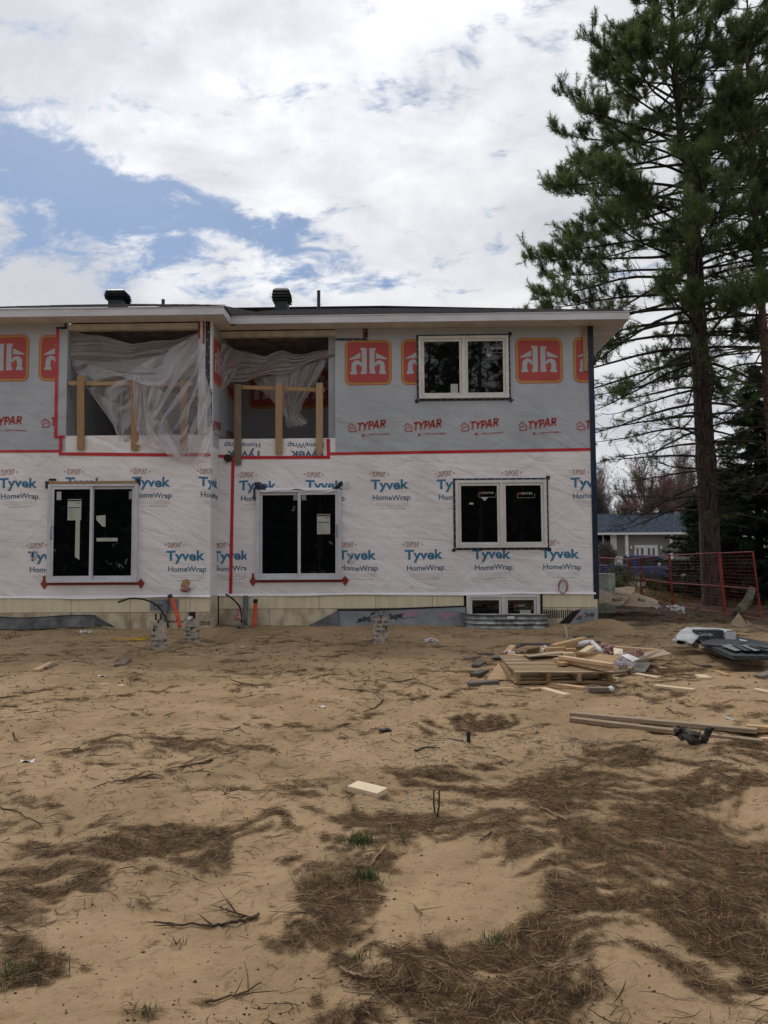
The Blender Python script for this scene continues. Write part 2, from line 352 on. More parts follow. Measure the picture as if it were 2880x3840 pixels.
M['wood_dusty'] = pm('dusty_lumber', (.34, .25, .165), .75, col2=(.20, .14, .09), mixs=(.35, .62), vs=6, stretch=(1.2, 14, 14), bump=.001, bs=20, rnd=.12)
M['wood_grey2'] = pm('grey_panel', (.19, .175, .145), .75, var=.15)
M['drum'] = pm('wrapped_roll', (.36, .38, .33), .6, col2=(.20, .22, .17), mixs=(.35, .6), vs=5)
M['log'] = pm('mossy_log', (.17, .155, .12), .9, col2=(.06, .055, .04), mixs=(.4, .6), vs=5, bump=.02, bs=9)
M['straw_gold'] = pm('gold_grass', (.26, .19, .075), .8, col2=(.12, .10, .04), mixs=(.35, .65), vs=1.2, space='World')
M['blue_ink'] = pm('blue_print', (.03, .12, .24), .5, var=.1)
M['olive'] = pm('olive_lichen', (.12, .12, .03), .9, var=.3)
def glassmat(name, base=(.0035, .004, .005), wob=.0012):
    m, nt, b = newmat(name); N, L = nt.nodes, nt.links
    b.inputs['Base Color'].default_value = (*base, 1); b.inputs['Roughness'].default_value = .015; b.inputs['IOR'].default_value = 1.52
    b.inputs['Specular IOR Level'].default_value = .62
    g = N.new('ShaderNodeNewGeometry'); t = N.new('ShaderNodeTexNoise'); t.inputs['Scale'].default_value = 2.2; t.inputs['Detail'].default_value = 1
    L.new(g.outputs['Position'], t.inputs['Vector']); bp = N.new('ShaderNodeBump'); bp.inputs['Distance'].default_value = wob
    L.new(t.outputs['Fac'], bp.inputs['Height']); L.new(bp.outputs[0], b.inputs['Normal']); return m
M['glass'] = glassmat('window_glass')
def poly_sheet(name='clear_polythene', op=.46):
    m, nt, b = newmat(name); N, L = nt.nodes, nt.links; N.remove(b)
    g = N.new('ShaderNodeNewGeometry'); t = N.new('ShaderNodeTexNoise'); t.noise_type = 'RIDGED_MULTIFRACTAL'; t.inputs['Scale'].default_value = 3.2; t.inputs['Detail'].default_value = 4
    mp = N.new('ShaderNodeMapping'); mp.vector_type = 'TEXTURE'; mp.inputs['Rotation'].default_value = (0, R(35), 0); mp.inputs['Scale'].default_value = (1.8, 1, .6)
    L.new(g.outputs['Position'], mp.inputs[0]); L.new(mp.outputs[0], t.inputs['Vector'])
    bp = N.new('ShaderNodeBump'); bp.inputs['Distance'].default_value = .012; L.new(t.outputs['Fac'], bp.inputs['Height'])
    df = N.new('ShaderNodeBsdfDiffuse'); df.inputs[0].default_value = (.80, .78, .80, 1); L.new(bp.outputs[0], df.inputs['Normal'])
    tl = N.new('ShaderNodeBsdfTranslucent'); tl.inputs[0].default_value = (.78, .76, .79, 1); L.new(bp.outputs[0], tl.inputs['Normal'])
    gl = N.new('ShaderNodeBsdfGlossy'); gl.inputs['Roughness'].default_value = .13; L.new(bp.outputs[0], gl.inputs['Normal'])
    tp = N.new('ShaderNodeBsdfTransparent'); tp.inputs[0].default_value = (.93, .92, .94, 1)
    a = N.new('ShaderNodeMixShader'); a.inputs[0].default_value = .4; L.new(df.outputs[0], a.inputs[1]); L.new(tl.outputs[0], a.inputs[2])
    b2 = N.new('ShaderNodeMixShader'); b2.inputs[0].default_value = .18; L.new(a.outputs[0], b2.inputs[1]); L.new(gl.outputs[0], b2.inputs[2])
    lw = N.new('ShaderNodeLayerWeight'); lw.inputs[0].default_value = .35; L.new(bp.outputs[0], lw.inputs['Normal'])
    mr = N.new('ShaderNodeMapRange'); L.new(lw.outputs['Facing'], mr.inputs[0]); mr.inputs[1].default_value = .0; mr.inputs[2].default_value = .8
    mr.inputs[3].default_value = op*.62; mr.inputs[4].default_value = min(.95, op*2.5)
    c = N.new('ShaderNodeMixShader'); L.new(mr.outputs[0], c.inputs[0]); L.new(tp.outputs[0], c.inputs[1]); L.new(b2.outputs[0], c.inputs[2])
    L.new(c.outputs[0], N['Material Output'].inputs[0]); return m
M['poly'] = poly_sheet()
M['poly_thick'] = poly_sheet('clear_plastic_scrap', .5)

# ------------------------------------------------------------------ ground
YR, YL = 16.5, 15.85                   # front walls of the right and the left block
XC = P(790, 1900, YL).x                # the corner between the blocks
XE = P(2224, 1800, YR).x               # right end of the house
PATCH = [(180,1835,210,58,1),(90,1905,130,48,1),(350,1850,170,36,.9),(50,1965,80,34,.9),(240,1800,100,30,.7),(455,1795,60,20,.5),
 (610,1805,100,42,1),(700,1865,130,52,1),(740,1940,120,64,1),(650,2030,110,50,.9),(800,1758,90,20,.8),(890,1782,150,26,.85),
 (590,1697,110,12,.7),(520,1700,60,8,.6),(660,1712,90,9,.5),(1180,1712,110,46,.75),(1320,1690,120,50,.85),(1250,1795,230,70,1),(1440,1800,220,105,1),(1570,1700,130,60,.8),
 (1400,1900,270,64,1),(1570,2000,150,90,1),(1100,2100,190,52,1),(1215,2185,190,50,.95),(1000,2050,120,40,.9),(960,2150,110,40,.9),
 (800,2080,100,26,.6),(1610,2110,80,90,1),(60,2080,110,56,1),(430,2195,60,18,.6),(905,1600,80,14,.35),(1040,1720,110,30,.55),(980,2200,120,30,.8),
 (760,2200,120,22,.7),(1330,2065,110,26,.75),(590,2160,90,14,.45),(1100,1560,110,20,.3),(1350,1630,100,30,.6),(1600,1600,90,40,.55),(1480,1880,200,60,1),(330,2030,130,12,.3),(1300,1960,200,60,1),(1560,1880,140,80,1),(820,1700,60,15,.4),(1200,2040,150,40,.8),(1500,2090,120,40,.9),(1050,2160,160,60,.9),(1600,1830,80,90,.9),(1380,2160,160,30,.5),(1250,2100,120,50,.7),(620,1750,60,14,.4),(380,1790,120,24,.6)]
BARE = [(870,1950,70,75,.8),(1130,1940,100,40,.75),(1455,1755,55,24,.5),(1190,2125,60,22,.4),(1450,2180,120,40,.9),(330,2100,190,80,.8),(1300,2010,60,20,.4),(1390,2100,90,40,.6)]
def litter_mask(x, y):
    px, py, d = proj(x, y, np.zeros_like(x)); u = px/1.736; v = py/1.736
    s = np.zeros_like(x)
    for cx, cy, rx, ry, a in PATCH: s = s + a*1.25*np.exp(-1.1*(((u-cx)/rx)**2+((v-cy)/ry)**2))
    for cx, cy, rx, ry, a in BARE: s = s - a*np.exp(-(((u-cx)/rx)**2+((v-cy)/ry)**2))
    inside = (d > .5) & (u > -400) & (u < 2100) & (v < 2600) & (v > 1300)
    far = fbm(x*.5+40, y*.5+11, 3)*1.1-.15          # beyond the frame the patches go on at random
    s = np.where(inside, s, far)
    wx = x+(fbm(x*1.3+60, y*1.3+2, 3)-.5)*1.1; wy = y+(fbm(x*1.3+20, y*1.3+42, 3)-.5)*.9
    n = fbm(wx*1.7+5, wy*2.1+9, 4)-.5; n2 = fbm(wx*6+3, wy*8+1, 4)-.5; n3 = fbm(wx*19+3, wy*26+1, 3)-.5
    m = np.minimum(s, .95) + n*2.3 + n2*2.5 + n3*1.5
    return sstep(.36, 1.20, m)*sstep(21, 12, y)
def gz(x, y):
    x = np.asarray(x, float); y = np.asarray(y, float)
    z = (fbm(x*.55+3, y*.55+8, 3)-.5)*.085 + (fbm(x*2.3, y*2.3, 3)-.5)*.045 + (fbm(x*8.5, y*6.5, 3)-.5)*.027
    fade = sstep(24, 14, y)*.85+.15; z = z*fade
    wallR = sstep(1.5, .2, np.abs(y-YR))*(x > XC)*(x < XE+.6); wallL = sstep(1.5, .2, np.abs(y-YL))*(x < XC+.3)
    z = z + .10*np.maximum(wallR, wallL) + .05*np.exp(-((y-14.6)/.35)**2)*(x < 3)*fbm(x*.9, y, 2)
    z = z - .017*fade*(sstep(.58, .74, vnoise(x*3.1+11, y*2.6+5))+.8*sstep(.60, .74, vnoise(x*4.7+51, y*3.9+25)))
    z = z - .12*sstep(17.5, 21, y)*sstep(4.3, 5.5, x)
    z = z + .14*np.exp(-(((x-P(2232,2340,YR).x-.18)/.35)**2+((y-16.2)/.4)**2))
    z = z + .05*np.exp(-(((x-1.55)/.35)**2+((y-10.7)/.3)**2))
    for px, py in ((587,2434), (712,2405), (1424,2412)):
        g = G(px, py); z = z + .05*np.exp(-(((x-g.x)/.35)**2+((y-g.y)/.35)**2))
    return z
def gzs(x, y): return float(gz(np.array([x]), np.array([y]))[0])
def build_ground():
    ys = [-60., -40, -25, -15, -9, -5, -3, -1.5, 0]; y = 0.6
    while y < 26: ys.append(y); y += max(.018, y*.0068)
    while y < 900: ys.append(y); y *= 1.09
    k = np.linspace(-1, 1, 521); xs = np.sign(k)*(np.abs(k)*6.5+ (np.abs(k)**9)*60)
    xs = np.concatenate([[-700, -350, -150], xs, [150, 350, 700]])
    ys = np.array(ys)
    X, Y = np.meshgrid(xs, ys); Z = gz(X, Y)
    V = np.stack([X, Y, Z], -1).reshape(-1, 3); ny, nx = X.shape
    i = np.arange(ny-1)[:, None]*nx + np.arange(nx-1)[None, :]
    F = np.stack([i, i+1, i+nx+1, i+nx], -1).reshape(-1, 4)
    lit = litter_mask(X, Y).ravel()
    xr = X.ravel(); yr = Y.ravel()
    n = fbm(xr*.8+2, yr*.8+7, 4); n2 = fbm(xr*.22+2, yr*.22+7, 3)
    soil = sstep(0, 1, (n-.35)*2.2 + (yr-16.5)*.35 + (xr-6.4)*.25)*sstep(5.0, 5.8, xr+(n-.5)*1.2)*sstep(13.2, 16.0, yr+(n-.5)*2)
    soil = np.maximum(soil, sstep(18, 20, yr))
    grass = sstep(.42, .6, n2+(yr-27)*.02)*sstep(22.5, 25.5, yr)
    m = bpy.data.materials.new('sandy_ground'); m.use_nodes = True; nt = m.node_tree; N, L = nt.nodes, nt.links; b = N['Principled BSDF']
    o = mesh_np('ground', V, F, m, smooth=True, kind='structure', label='sandy construction yard with trodden straw patches')
    for nm, a in (('litter', lit), ('soil', soil), ('dry_grass', grass)):
        at = o.data.attributes.new(nm, 'FLOAT', 'POINT'); at.data.foreach_set('value', a.astype(np.float32))
    pos = N.new('ShaderNodeNewGeometry').outputs['Position']
    def nz(s, d, r=.6, dist=0):
        t = N.new('ShaderNodeTexNoise'); t.inputs['Scale'].default_value = s; t.inputs['Detail'].default_value = d; t.inputs['Roughness'].default_value = r; t.inputs['Distortion'].default_value = dist
        L.new(pos, t.inputs['Vector']); return t.outputs['Fac']
    def ramp(f, stops):
        c = N.new('ShaderNodeValToRGB'); L.new(f, c.inputs[0]); e = c.color_ramp.elements
        while len(e) < len(stops): e.new(.5)
        for q, (p, col) in zip(e, stops): q.position = p; q.color = (*col, 1) if len(col) == 3 else col
        return c.outputs[0]
    def mix(f, a, b2):
        q = N.new('ShaderNodeMix'); q.data_type = 'RGBA'; L.new(f, q.inputs[0]); L.new(a, q.inputs[6]); L.new(b2, q.inputs[7]); return q.outputs[2]
    def attr(nm):
        a = N.new('ShaderNodeAttribute'); a.attribute_name = nm; return a.outputs['Fac']
    sand = ramp(nz(1.1, 8, .62), [(.3, (.274, .190, .108)), (.5, (.340, .236, .136)), (.72, (.398, .282, .168))])
    speck = ramp(nz(60, 4, .8), [(.30, (.72, .70, .68)), (.42, (1, 1, 1)), (.62, (1, 1, 1)), (.75, (1.14, 1.13, 1.10))])
    mu = N.new('ShaderNodeMix'); mu.data_type = 'RGBA'; mu.blend_type = 'MULTIPLY'; mu.inputs[0].default_value = 1; L.new(sand, mu.inputs[6]); L.new(speck, mu.inputs[7])
    sp2 = ramp(nz(14, 7, .75, .6), [(.33, (.52, .46, .42)), (.45, (1, 1, 1))])
    m2 = N.new('ShaderNodeMix'); m2.data_type = 'RGBA'; m2.blend_type = 'MULTIPLY'; m2.inputs[0].default_value = .7; L.new(mu.outputs[2], m2.inputs[6]); L.new(sp2, m2.inputs[7])
    lc = ramp(nz(70, 5, .8), [(.32, (.045, .026, .014)), (.5, (.115, .070, .036)), (.68, (.22, .145, .080))])
    so = ramp(nz(5, 8, .7), [(.3, (.028, .020, .015)), (.55, (.060, .042, .030)), (.75, (.105, .075, .052))])
    gr = ramp(nz(3, 8, .7), [(.3, (.10, .075, .035)), (.55, (.19, .14, .065)), (.75, (.08, .08, .03))])
    mulit = N.new('ShaderNodeMath'); mulit.operation = 'MULTIPLY'; L.new(attr('litter'), mulit.inputs[0]); mulit.inputs[1].default_value = .66
    damp = ramp(nz(.42, 5, .6, .4), [(.36, (.74, .72, .70)), (.52, (1, 1, 1)), (.68, (1.06, 1.05, 1.03))])
    m3 = N.new('ShaderNodeMix'); m3.data_type = 'RGBA'; m3.blend_type = 'MULTIPLY'; m3.inputs[0].default_value = 1; L.new(m2.outputs[2], m3.inputs[6]); L.new(damp, m3.inputs[7])
    c = mix(mulit.outputs[0], m3.outputs[2], lc); c = mix(attr('soil'), c, so); c = mix(attr('dry_grass'), c, gr)
    L.new(c, b.inputs['Base Color']); b.inputs['Roughness'].default_value = .95; b.inputs['Specular IOR Level'].default_value = .15
    def mth(op, a, k):
        q = N.new('ShaderNodeMath'); q.operation = op; L.new(a, q.inputs[0])
        if isinstance(k, float): q.inputs[1].default_value = k
        else: L.new(k, q.inputs[1])
        return q.outputs[0]
    h = mth('ADD', mth('MULTIPLY', nz(9, 6, .62), .030), mth('MULTIPLY', nz(55, 4, .7), .0055))
    bp = N.new('ShaderNodeBump'); bp.inputs['Distance'].default_value = 1.0; bp.inputs['Strength'].default_value = .75; L.new(h, bp.inputs['Height']); L.new(bp.outputs[0], b.inputs['Normal'])
    return o
build_ground()
# road and kerb beyond the yard
g = MB().grid(lambda u, v: (-60+130*u, 43.2+8*v, .02), 20, 2).build('road', M['asphalt'], kind='structure')
g = MB().box((-60, 42.85, -.3), (70, 43.15, .12)).build('kerb', M['kerb'], kind='structure')
# ------------------------------------------------------------------ the wrapped house
def xz(px, py, Y): p = P(px, py, Y); return p.x, p.z
def rect(x0, y0, x1, y1, Y):
    cx, cy = (x0+x1)/2, (y0+y1)/2
    return P(x0, cy, Y).x, P(cx, y1, Y).z, P(x1, cy, Y).x, P(cx, y0, Y).z       # xa, za, xb, zb
YB = 19.0                               # back wall of the balcony recesses
ZS = P(1500, 1231, YR).z                # underside of the soffit
ZMR = P(1700, 1695, YR).z; ZMR2 = P(1700, 2226, YR).z
ZP = P(1000, 1645, YR).z                # balcony floor level
ZO = P(1000, 1260, YR).z                # head of the right recess
ZML = P(100, 1694, YL).z; ZPL = P(500, 1632, YL).z; ZOL = P(500, 1234, YL).z
ZW = ZMR2
XOR = P(1257, 1450, YR).x               # right edge of the right recess
XLW = P(-260, 1900, YL).x               # left end of what is built
XOL0 = P(250, 1450, YL).x; XOL1 = P(743, 1450, YL).x
TH = .16
house = empty('house', (1.0, 17.5, 0), 'two-storey semi-detached house under construction, wrapped in printed grey and white building wrap', 'house')
def bx(name, mat, boxes, parent=house, **kw):
    m = MB()
    for a, b in boxes: m.box(a, b)
    return m.build(name, mat, parent, **kw)
# white wrap, right block and parapet; its lower hem stands a little proud
wrapR = bx('white_wrap', M['wrap_white'], [((XC, YR, ZW), (XE, YR+TH, ZMR)), ((XC, YR, ZMR), (XOR, YR+TH, ZP))])
wrapL = bx('white_wrap', M['wrap_white'], [((XLW, YL, ZW), (XC, YL+TH, ZML)), ((XOL0, YL, ZML), (XC, YL+TH, ZPL)), ((XOL1, YL, ZPL), (XC, YL+TH, ZS)), ((XC-TH, YL+TH, ZW), (XC-.002, YR-.002, ZML+.1))])
greyR = bx('grey_wrap', M['wrap_grey'], [((XOR, YR+.003, ZMR-.03), (XE-.002, YR+TH, ZS)), ((XOR-TH, YR+TH, ZP-.1), (XOR-.003, YB, ZS)), ((XC, YB, ZP-.2), (XOR, YB+.1, ZS))])
greyL = bx('grey_wrap', M['wrap_grey'], [((XLW, YL+.003, ZML-.03), (XOL0, YL+TH, ZS)), ((XOL0-TH, YL+TH, ZPL-.1), (XOL0-.003, YB, ZS)), ((XOL0, YB, ZPL-.2), (XC-TH, YB+.1, ZS)), ((XC-TH, YL+TH, ZML+.1), (XC-.003, YB, ZS))])
# recess ceilings, floors and header boards
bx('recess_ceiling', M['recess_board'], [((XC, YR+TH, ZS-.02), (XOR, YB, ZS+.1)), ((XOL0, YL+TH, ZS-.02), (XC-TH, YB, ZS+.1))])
bx('balcony_floor', M['osb'], [((XC, YR+TH, ZP-.12), (XOR-.005, YB, ZP-.02)), ((XOL0, YL+TH, ZPL-.12), (XC-TH-.005, YB, ZPL-.02))])
bx('header_board', M['cream'], [((XC+.002, YR+.002, ZO), (XOR-.002, YR+TH-.01, ZS-.025))])
bx('header_board', M['cream'], [((XOL0+.002, YL+.002, ZOL), (XOL1-.002, YL+TH-.01, ZS-.025))])
# far end and rear so that the body is closed
XRS = XE
bx('side_wall', M['wrap_white'], [((XE-TH, YR+TH, ZW), (XE-.004, 27, ZS)), ((XLW, 27, ZW), (XE, 27.1, ZS)), ((XLW, YL+TH, ZW), (XLW+.1, 27, ZS))])
# balcony doors at the back of the recesses
for (x0, x1, zf) in ((XOL0+.45, XOL0+2.0, ZPL),):
    d = bx('balcony_door', M['vinyl_grey'], [((x0-.06, YB-.05, zf), (x0, YB, zf+2.1)), ((x1, YB-.05, zf), (x1+.06, YB, zf+2.1)), ((x0-.06, YB-.05, zf+2.1), (x1+.06, YB, zf+2.16))])
    bx('pane', M['glass'], [((x0, YB-.02, zf), (x1, YB-.004, zf+2.1))], d)
# ---- soffit and fascia
YFR, YFL = YR-.5, YL-.5
XFL = P(838, 1165, YFL).x; XFR = P(2361, 1170, YFR).x
ZF1 = P(1500, 1177, YFR).z; ZFL1 = P(400, 1154, YFL).z
ZF1 = max(ZF1, ZS+.14); ZFL1 = max(ZFL1, ZS+.14)
ZF0 = P(1500, 1199, YFR).z
print('soffit', ZS, 'fascia', ZF0, ZF1, ZFL1)
ZF0 = ZS-.015
soffit = bx('soffit', M['dark_gap'], [((XLW, YFL+.05, ZS+.02), (XFL-.03, YL+.1, ZS+.05)), ((XFL-.2, YFR+.06, ZS+.02), (XFR-.05, YR+.1, ZS+.05)), ((XE, YR, ZS+.02), (XFR-.05, 27, ZS+.05))])
pw = .30; smesh = {}
def spanel(x0, x1, y0, y1):
    key = (round(x1-x0, 3), round(y1-y0, 3))
    if key not in smesh:
        me = bpy.data.meshes.new('soffit_panel'); a, b = x1-x0, y1-y0; mm = MB(); mm.box((0, 0, 0), (a, b, .012))
        if a < b or True:
            for k in range(1, 3):
                if b > a*.9 or b > .4: mm.box((a*k/3-.003, .002, -.004), (a*k/3+.003, b-.002, 0))
        me.from_pydata(mm.v, [], mm.f); me.materials.append(M['soffit']); smesh[key] = me
    o = bpy.data.objects.new('soffit_panel', smesh[key]); C.objects.link(o); o.parent = soffit; o.location = Vector((x0, y0, ZS)) - wl(soffit)
    o.rotation_euler = (random.uniform(-.004, .004), random.uniform(-.004, .004), 0)
x = XLW
while x < XFL-.05:
    spanel(x+.004, min(x+pw, XFL-.03), YFL+.03, YL-.004 if x+pw < XC else YR-.01); x += pw
x = XC+.14
while x < XE: spanel(x+.004, min(x+pw, XE), YFR+.03 if x > XFL else YL+.35, YR-.004); x += pw
y = YFR+.03
while y < 26.5: spanel(XE+.004, XFR-.03, y+.004, y+pw); y += pw
def fascia(boxes): return bx('fascia', M['fascia'], boxes, house, bevel=.006)
fascia([((XLW, YFL, ZF0), (XFL, YFL+.03, ZFL1))]); fascia([((XFL-.03, YFL+.031, ZF0), (XFL, YFR+.02, ZFL1))])
fascia([((XFL+.001, YFR, ZF0), (XFR, YFR+.03, ZF1))]); fascia([((XFR-.03, YFR+.031, ZF0), (XFR, 27.5, ZF1))])
# drip edge lines
bx('drip_edge', M['fascia'], [((XLW, YFL-.012, ZFL1-.025), (XFL+.012, YFL-.001, ZFL1+.004)), ((XFL+.012, YFR-.012, ZF1-.025), (XFR+.012, YFR-.001, ZF1+.004))])
# ---- roof: low hip, front slopes of both blocks, with laid shingle courses
roof = MB()
SL = .345
def slope(x0, x1, y0, z0, run, hipl, hipr):
    n = int(run/.145)
    for i in range(n):
        a, b = i*.145, (i+1)*.145+.03
        xa, xb = x0+hipl*a, x1-hipr*a
        if xb <= xa: break
        m = max(1, int((xb-xa)/.9))
        for k in range(m):
            u0 = xa+(xb-xa)*k/m; u1 = xa+(xb-xa)*(k+1)/m; j = random.uniform(-.004, .006); t = .014+random.uniform(0, .008)
            roof.add([(u0, y0+a+j, z0+a*SL), (u1, y0+a+j, z0+a*SL), (u1, y0+b, z0+b*SL), (u0, y0+b, z0+b*SL), (u0, y0+a+j, z0+a*SL+t), (u1, y0+a+j, z0+a*SL+t+random.uniform(-.003, .003)), (u1, y0+b, z0+b*SL+.004), (u0, y0+b, z0+b*SL+.004)],
                     [(0, 1, 5, 4), (4, 5, 6, 7), (1, 2, 6, 5), (3, 0, 4, 7), (0, 3, 2, 1)])
slope(XFL+.02, XFR+.03, YFR-.03, ZF1+.006, 6.6, 0, .8)
slope(XLW, XFL+.03, YFL-.03, ZFL1+.006, 6.9, 0, .62)
# right-hand hip, rear slope and left valley fill
zr = ZF1+6.6*SL
roof.add([(XFR+.03, YFR-.03, ZF1), (XFR+.03, 28, ZF1), (XFR-5.3, 22.3, zr)], [(0, 1, 2)])
roof.add([(XLW, 28.5, ZF1), (XFR+.03, 28, ZF1), (XFR-5.3, 22.3, zr), (XLW, 22.3, zr)], [(0, 3, 2, 1)])
roof.add([(XFL+.03, YFL-.03, ZFL1), (XFL+.03, YFR+.3, ZFL1+.02), (XFL+.1, YFR+3, ZFL1+3*SL), (XFL-4.2, YFL+6.8, ZFL1+6.8*SL)], [(0, 1, 2, 3)])
roof = roof.build('roof', M['shingle'], house)
# ---- roof vents and pipes
def box_vent(px0, px1, pyt, pyb, Y, name='roof_vent'):
    a = P(px0, pyt, Y); b = P(px1, pyb, Y); w = b.x-a.x; cx = (a.x+b.x)/2; h = a.z-b.z; m = MB()
    m.box((cx-w*.34, Y-w*.34, b.z-.5), (cx+w*.34, Y+w*.34, b.z+h*.45))
    for k in range(4):
        z = b.z+h*(.36+.14*k); s = w*(.5-.03*k) if k else w*.46
        s = w*(.47, .5, .49, .46)[k]
        m.add([(cx-s, Y-s, z), (cx+s, Y-s, z), (cx+s, Y+s, z), (cx-s, Y+s, z), (cx-s*.86, Y-s*.86, z+h*.10), (cx+s*.86, Y-s*.86, z+h*.10), (cx+s*.86, Y+s*.86, z+h*.10), (cx-s*.86, Y+s*.86, z+h*.10)],
              [(0, 3, 2, 1), (4, 5, 6, 7), (0, 1, 5, 4), (1, 2, 6, 5), (2, 3, 7, 6), (3, 0, 4, 7)])
        m.box((cx-s*.72, Y-s*.72, z-h*.04), (cx+s*.72, Y+s*.72, z-.001))
    top = b.z+h*.87
    m.add([(cx-w*.43, Y-w*.43, top), (cx+w*.43, Y-w*.43, top), (cx+w*.43, Y+w*.43, top), (cx-w*.43, Y+w*.43, top), (cx-w*.3, Y-w*.3, a.z), (cx+w*.3, Y-w*.3, a.z), (cx+w*.3, Y+w*.3, a.z), (cx-w*.3, Y+w*.3, a.z)],
          [(0, 3, 2, 1), (4, 5, 6, 7), (0, 1, 5, 4), (1, 2, 6, 5), (2, 3, 7, 6), (3, 0, 4, 7)])
    return m.build(name, M['black_metal'], house)
M['black_metal'] = pm('black_vent_metal', (.015, .022, .022), .45, metal=.2, spec=.5)
box_vent(403, 483, 1093, 1150, 21.0); box_vent(1023, 1093, 1087, 1160, 20.5)
for px, yt, yb, Y, r in ((612, 1123, 1150, 20.5, .045), (1195, 1090, 1160, 20, .045)):
    a = P(px, yt, Y); b = P(px, yb, Y); MB().tube([(a.x, Y, b.z-.5), (a.x, Y, a.z)], r, 10).build('vent_pipe', M['black_metal'], house, smooth=False)
    
# ---- tapes
def tape(pts, w, mat, Y, off=.006, axis='Y', dots=False, parent=house):    # a strip of tape through photo points on a wall plane
    m = MB(); d = MB(); q = [xz(px, py, Y) for px, py in pts]
    hw = w*Y/FPX/2
    for (x0, z0), (x1, z1) in zip(q, q[1:]):
        l = math.hypot(x1-x0, z1-z0); nx, nz = -(z1-z0)/l*hw, (x1-x0)/l*hw; n = max(1, int(l/.25)); off += .0012
        for k in range(n):
            a, b = k/n, (k+1)/n; j0 = math.sin(k*2.1)*.004; j1 = math.sin((k+1)*2.1)*.004
            xa, za, xb, zb = x0+(x1-x0)*a, z0+(z1-z0)*a, x0+(x1-x0)*b, z0+(z1-z0)*b
            f = lambda s, t: [(xa+nx*s*(1+j0*9), Y-off, za+nz*s*(1+j0*9)), (xb+nx*s*(1+j1*9), Y-off, zb+nz*s*(1+j1*9))]
            p0, p1 = f(1, 0); p2, p3 = f(-1, 0)
            m.add([p2, p3, p1, p0], [(0, 1, 2, 3)])
        if dots:
            s = 0.07; i = 0
            while s < l-.03:
                u = s/l; o = (.35 if i % 2 else -.35); cx = x0+(x1-x0)*u+nx*o; cz = z0+(z1-z0)*u+nz*o; r = .011
                d.add([(cx+r*math.cos(t*math.pi/3), Y-off-.0015, cz+r*math.sin(t*math.pi/3)) for t in range(6)], [tuple(range(6))]); s += .16; i += 1
    o = m.build('seam_tape', mat, parent)
    if dots: d.build('dot_print', M['tape_dot'], o)
    return o
RT = M['tape_red']; NT = M['tape_navy']; BT = M['tape_brick']
tape([(1236, 1702), (1720, 1694), (2217, 1685)], 11, RT, YR)
tape([(818, 1710), (905, 1716), (1237, 1715)], 12, RT, YR); tape([(1232, 1720), (1231, 1646)], 12, RT, YR, .009)
tape([(874, 1722), (869, 1990), (865, 2229)], 12, RT, YR, .008)
tape([(-240, 1694), (222, 1692)], 10, RT, YL); tape([(217, 1232), (212, 1440), (209, 1640)], 12, RT, YL); tape([(206, 1640), (243, 1637)], 9, RT, YL, .010)
tape([(229, 1640), (227, 1707)], 12, RT, YL, .010); tape([(222, 1702), (420, 1704), (620, 1706), (789, 1705)], 12, RT, YL, .011)
tape([(246, 1209), (246, 1232)], 10, NT, YL, .008, dots=True); tape([(212, 1231), (252, 1230)], 9, NT, YL, .011, dots=True)
tape([(1257, 1273), (1378, 1273)], 9, NT, YR, .008, dots=True); tape([(1373, 1231), (1373, 1277)], 11, NT, YR, .011, dots=True); tape([(1364, 1232), (1364, 1268)], 5, BT, YR, .012)
tape([(780, 1206), (779, 1460), (787, 1470), (787, 1600)], 17, NT, YL, .012, dots=True)
tape([(747, 1206), (747, 1270)], 8, BT, YL, .008); tape([(764, 1206), (764, 1290)], 7, BT, YL, .008)
MB().tube([P(846+0, 1719, YR-.005), P(846, 1719, YR)-Vector((0, .05, 0))], 0, 3)
c = P(856, 1719, YR); MB().tube([(c.x, YR-.001, c.z), (c.x, YR-.06, c.z)], .085, 20).build('vent_cap', M['black_plastic'], house)
# corner strip, navy, the full height of the right end
xa = P(2214, 1700, YR).x; m = MB(); m.box((xa, YR-.012, P(2230, 2247, YR).z), (xa+.115, YR-.001, ZS-.002)); m.box((xa+.104, YR, P(2230, 2247, YR).z), (xa+.116, YR+.25, ZS-.002))
cs = m.build('corner_membrane', M['corner_navy'], house)
m = MB(); z = P(2230, 2240, YR).z
while z < ZS-.05: m.box((xa+.004, YR-.0135, z), (xa+.012, YR-.0122, z+.012)); z += .05
m.build('stitch_print', M['grey_pvc'], cs)
a = rect(2182, 1232, 2198, 1392, YR)
MB().box((a[0]+.02, YR-.04, a[1]), (a[2]+.02, YR-.004, a[3]+.05)).build('nailed_board', M['wood_post'], house)
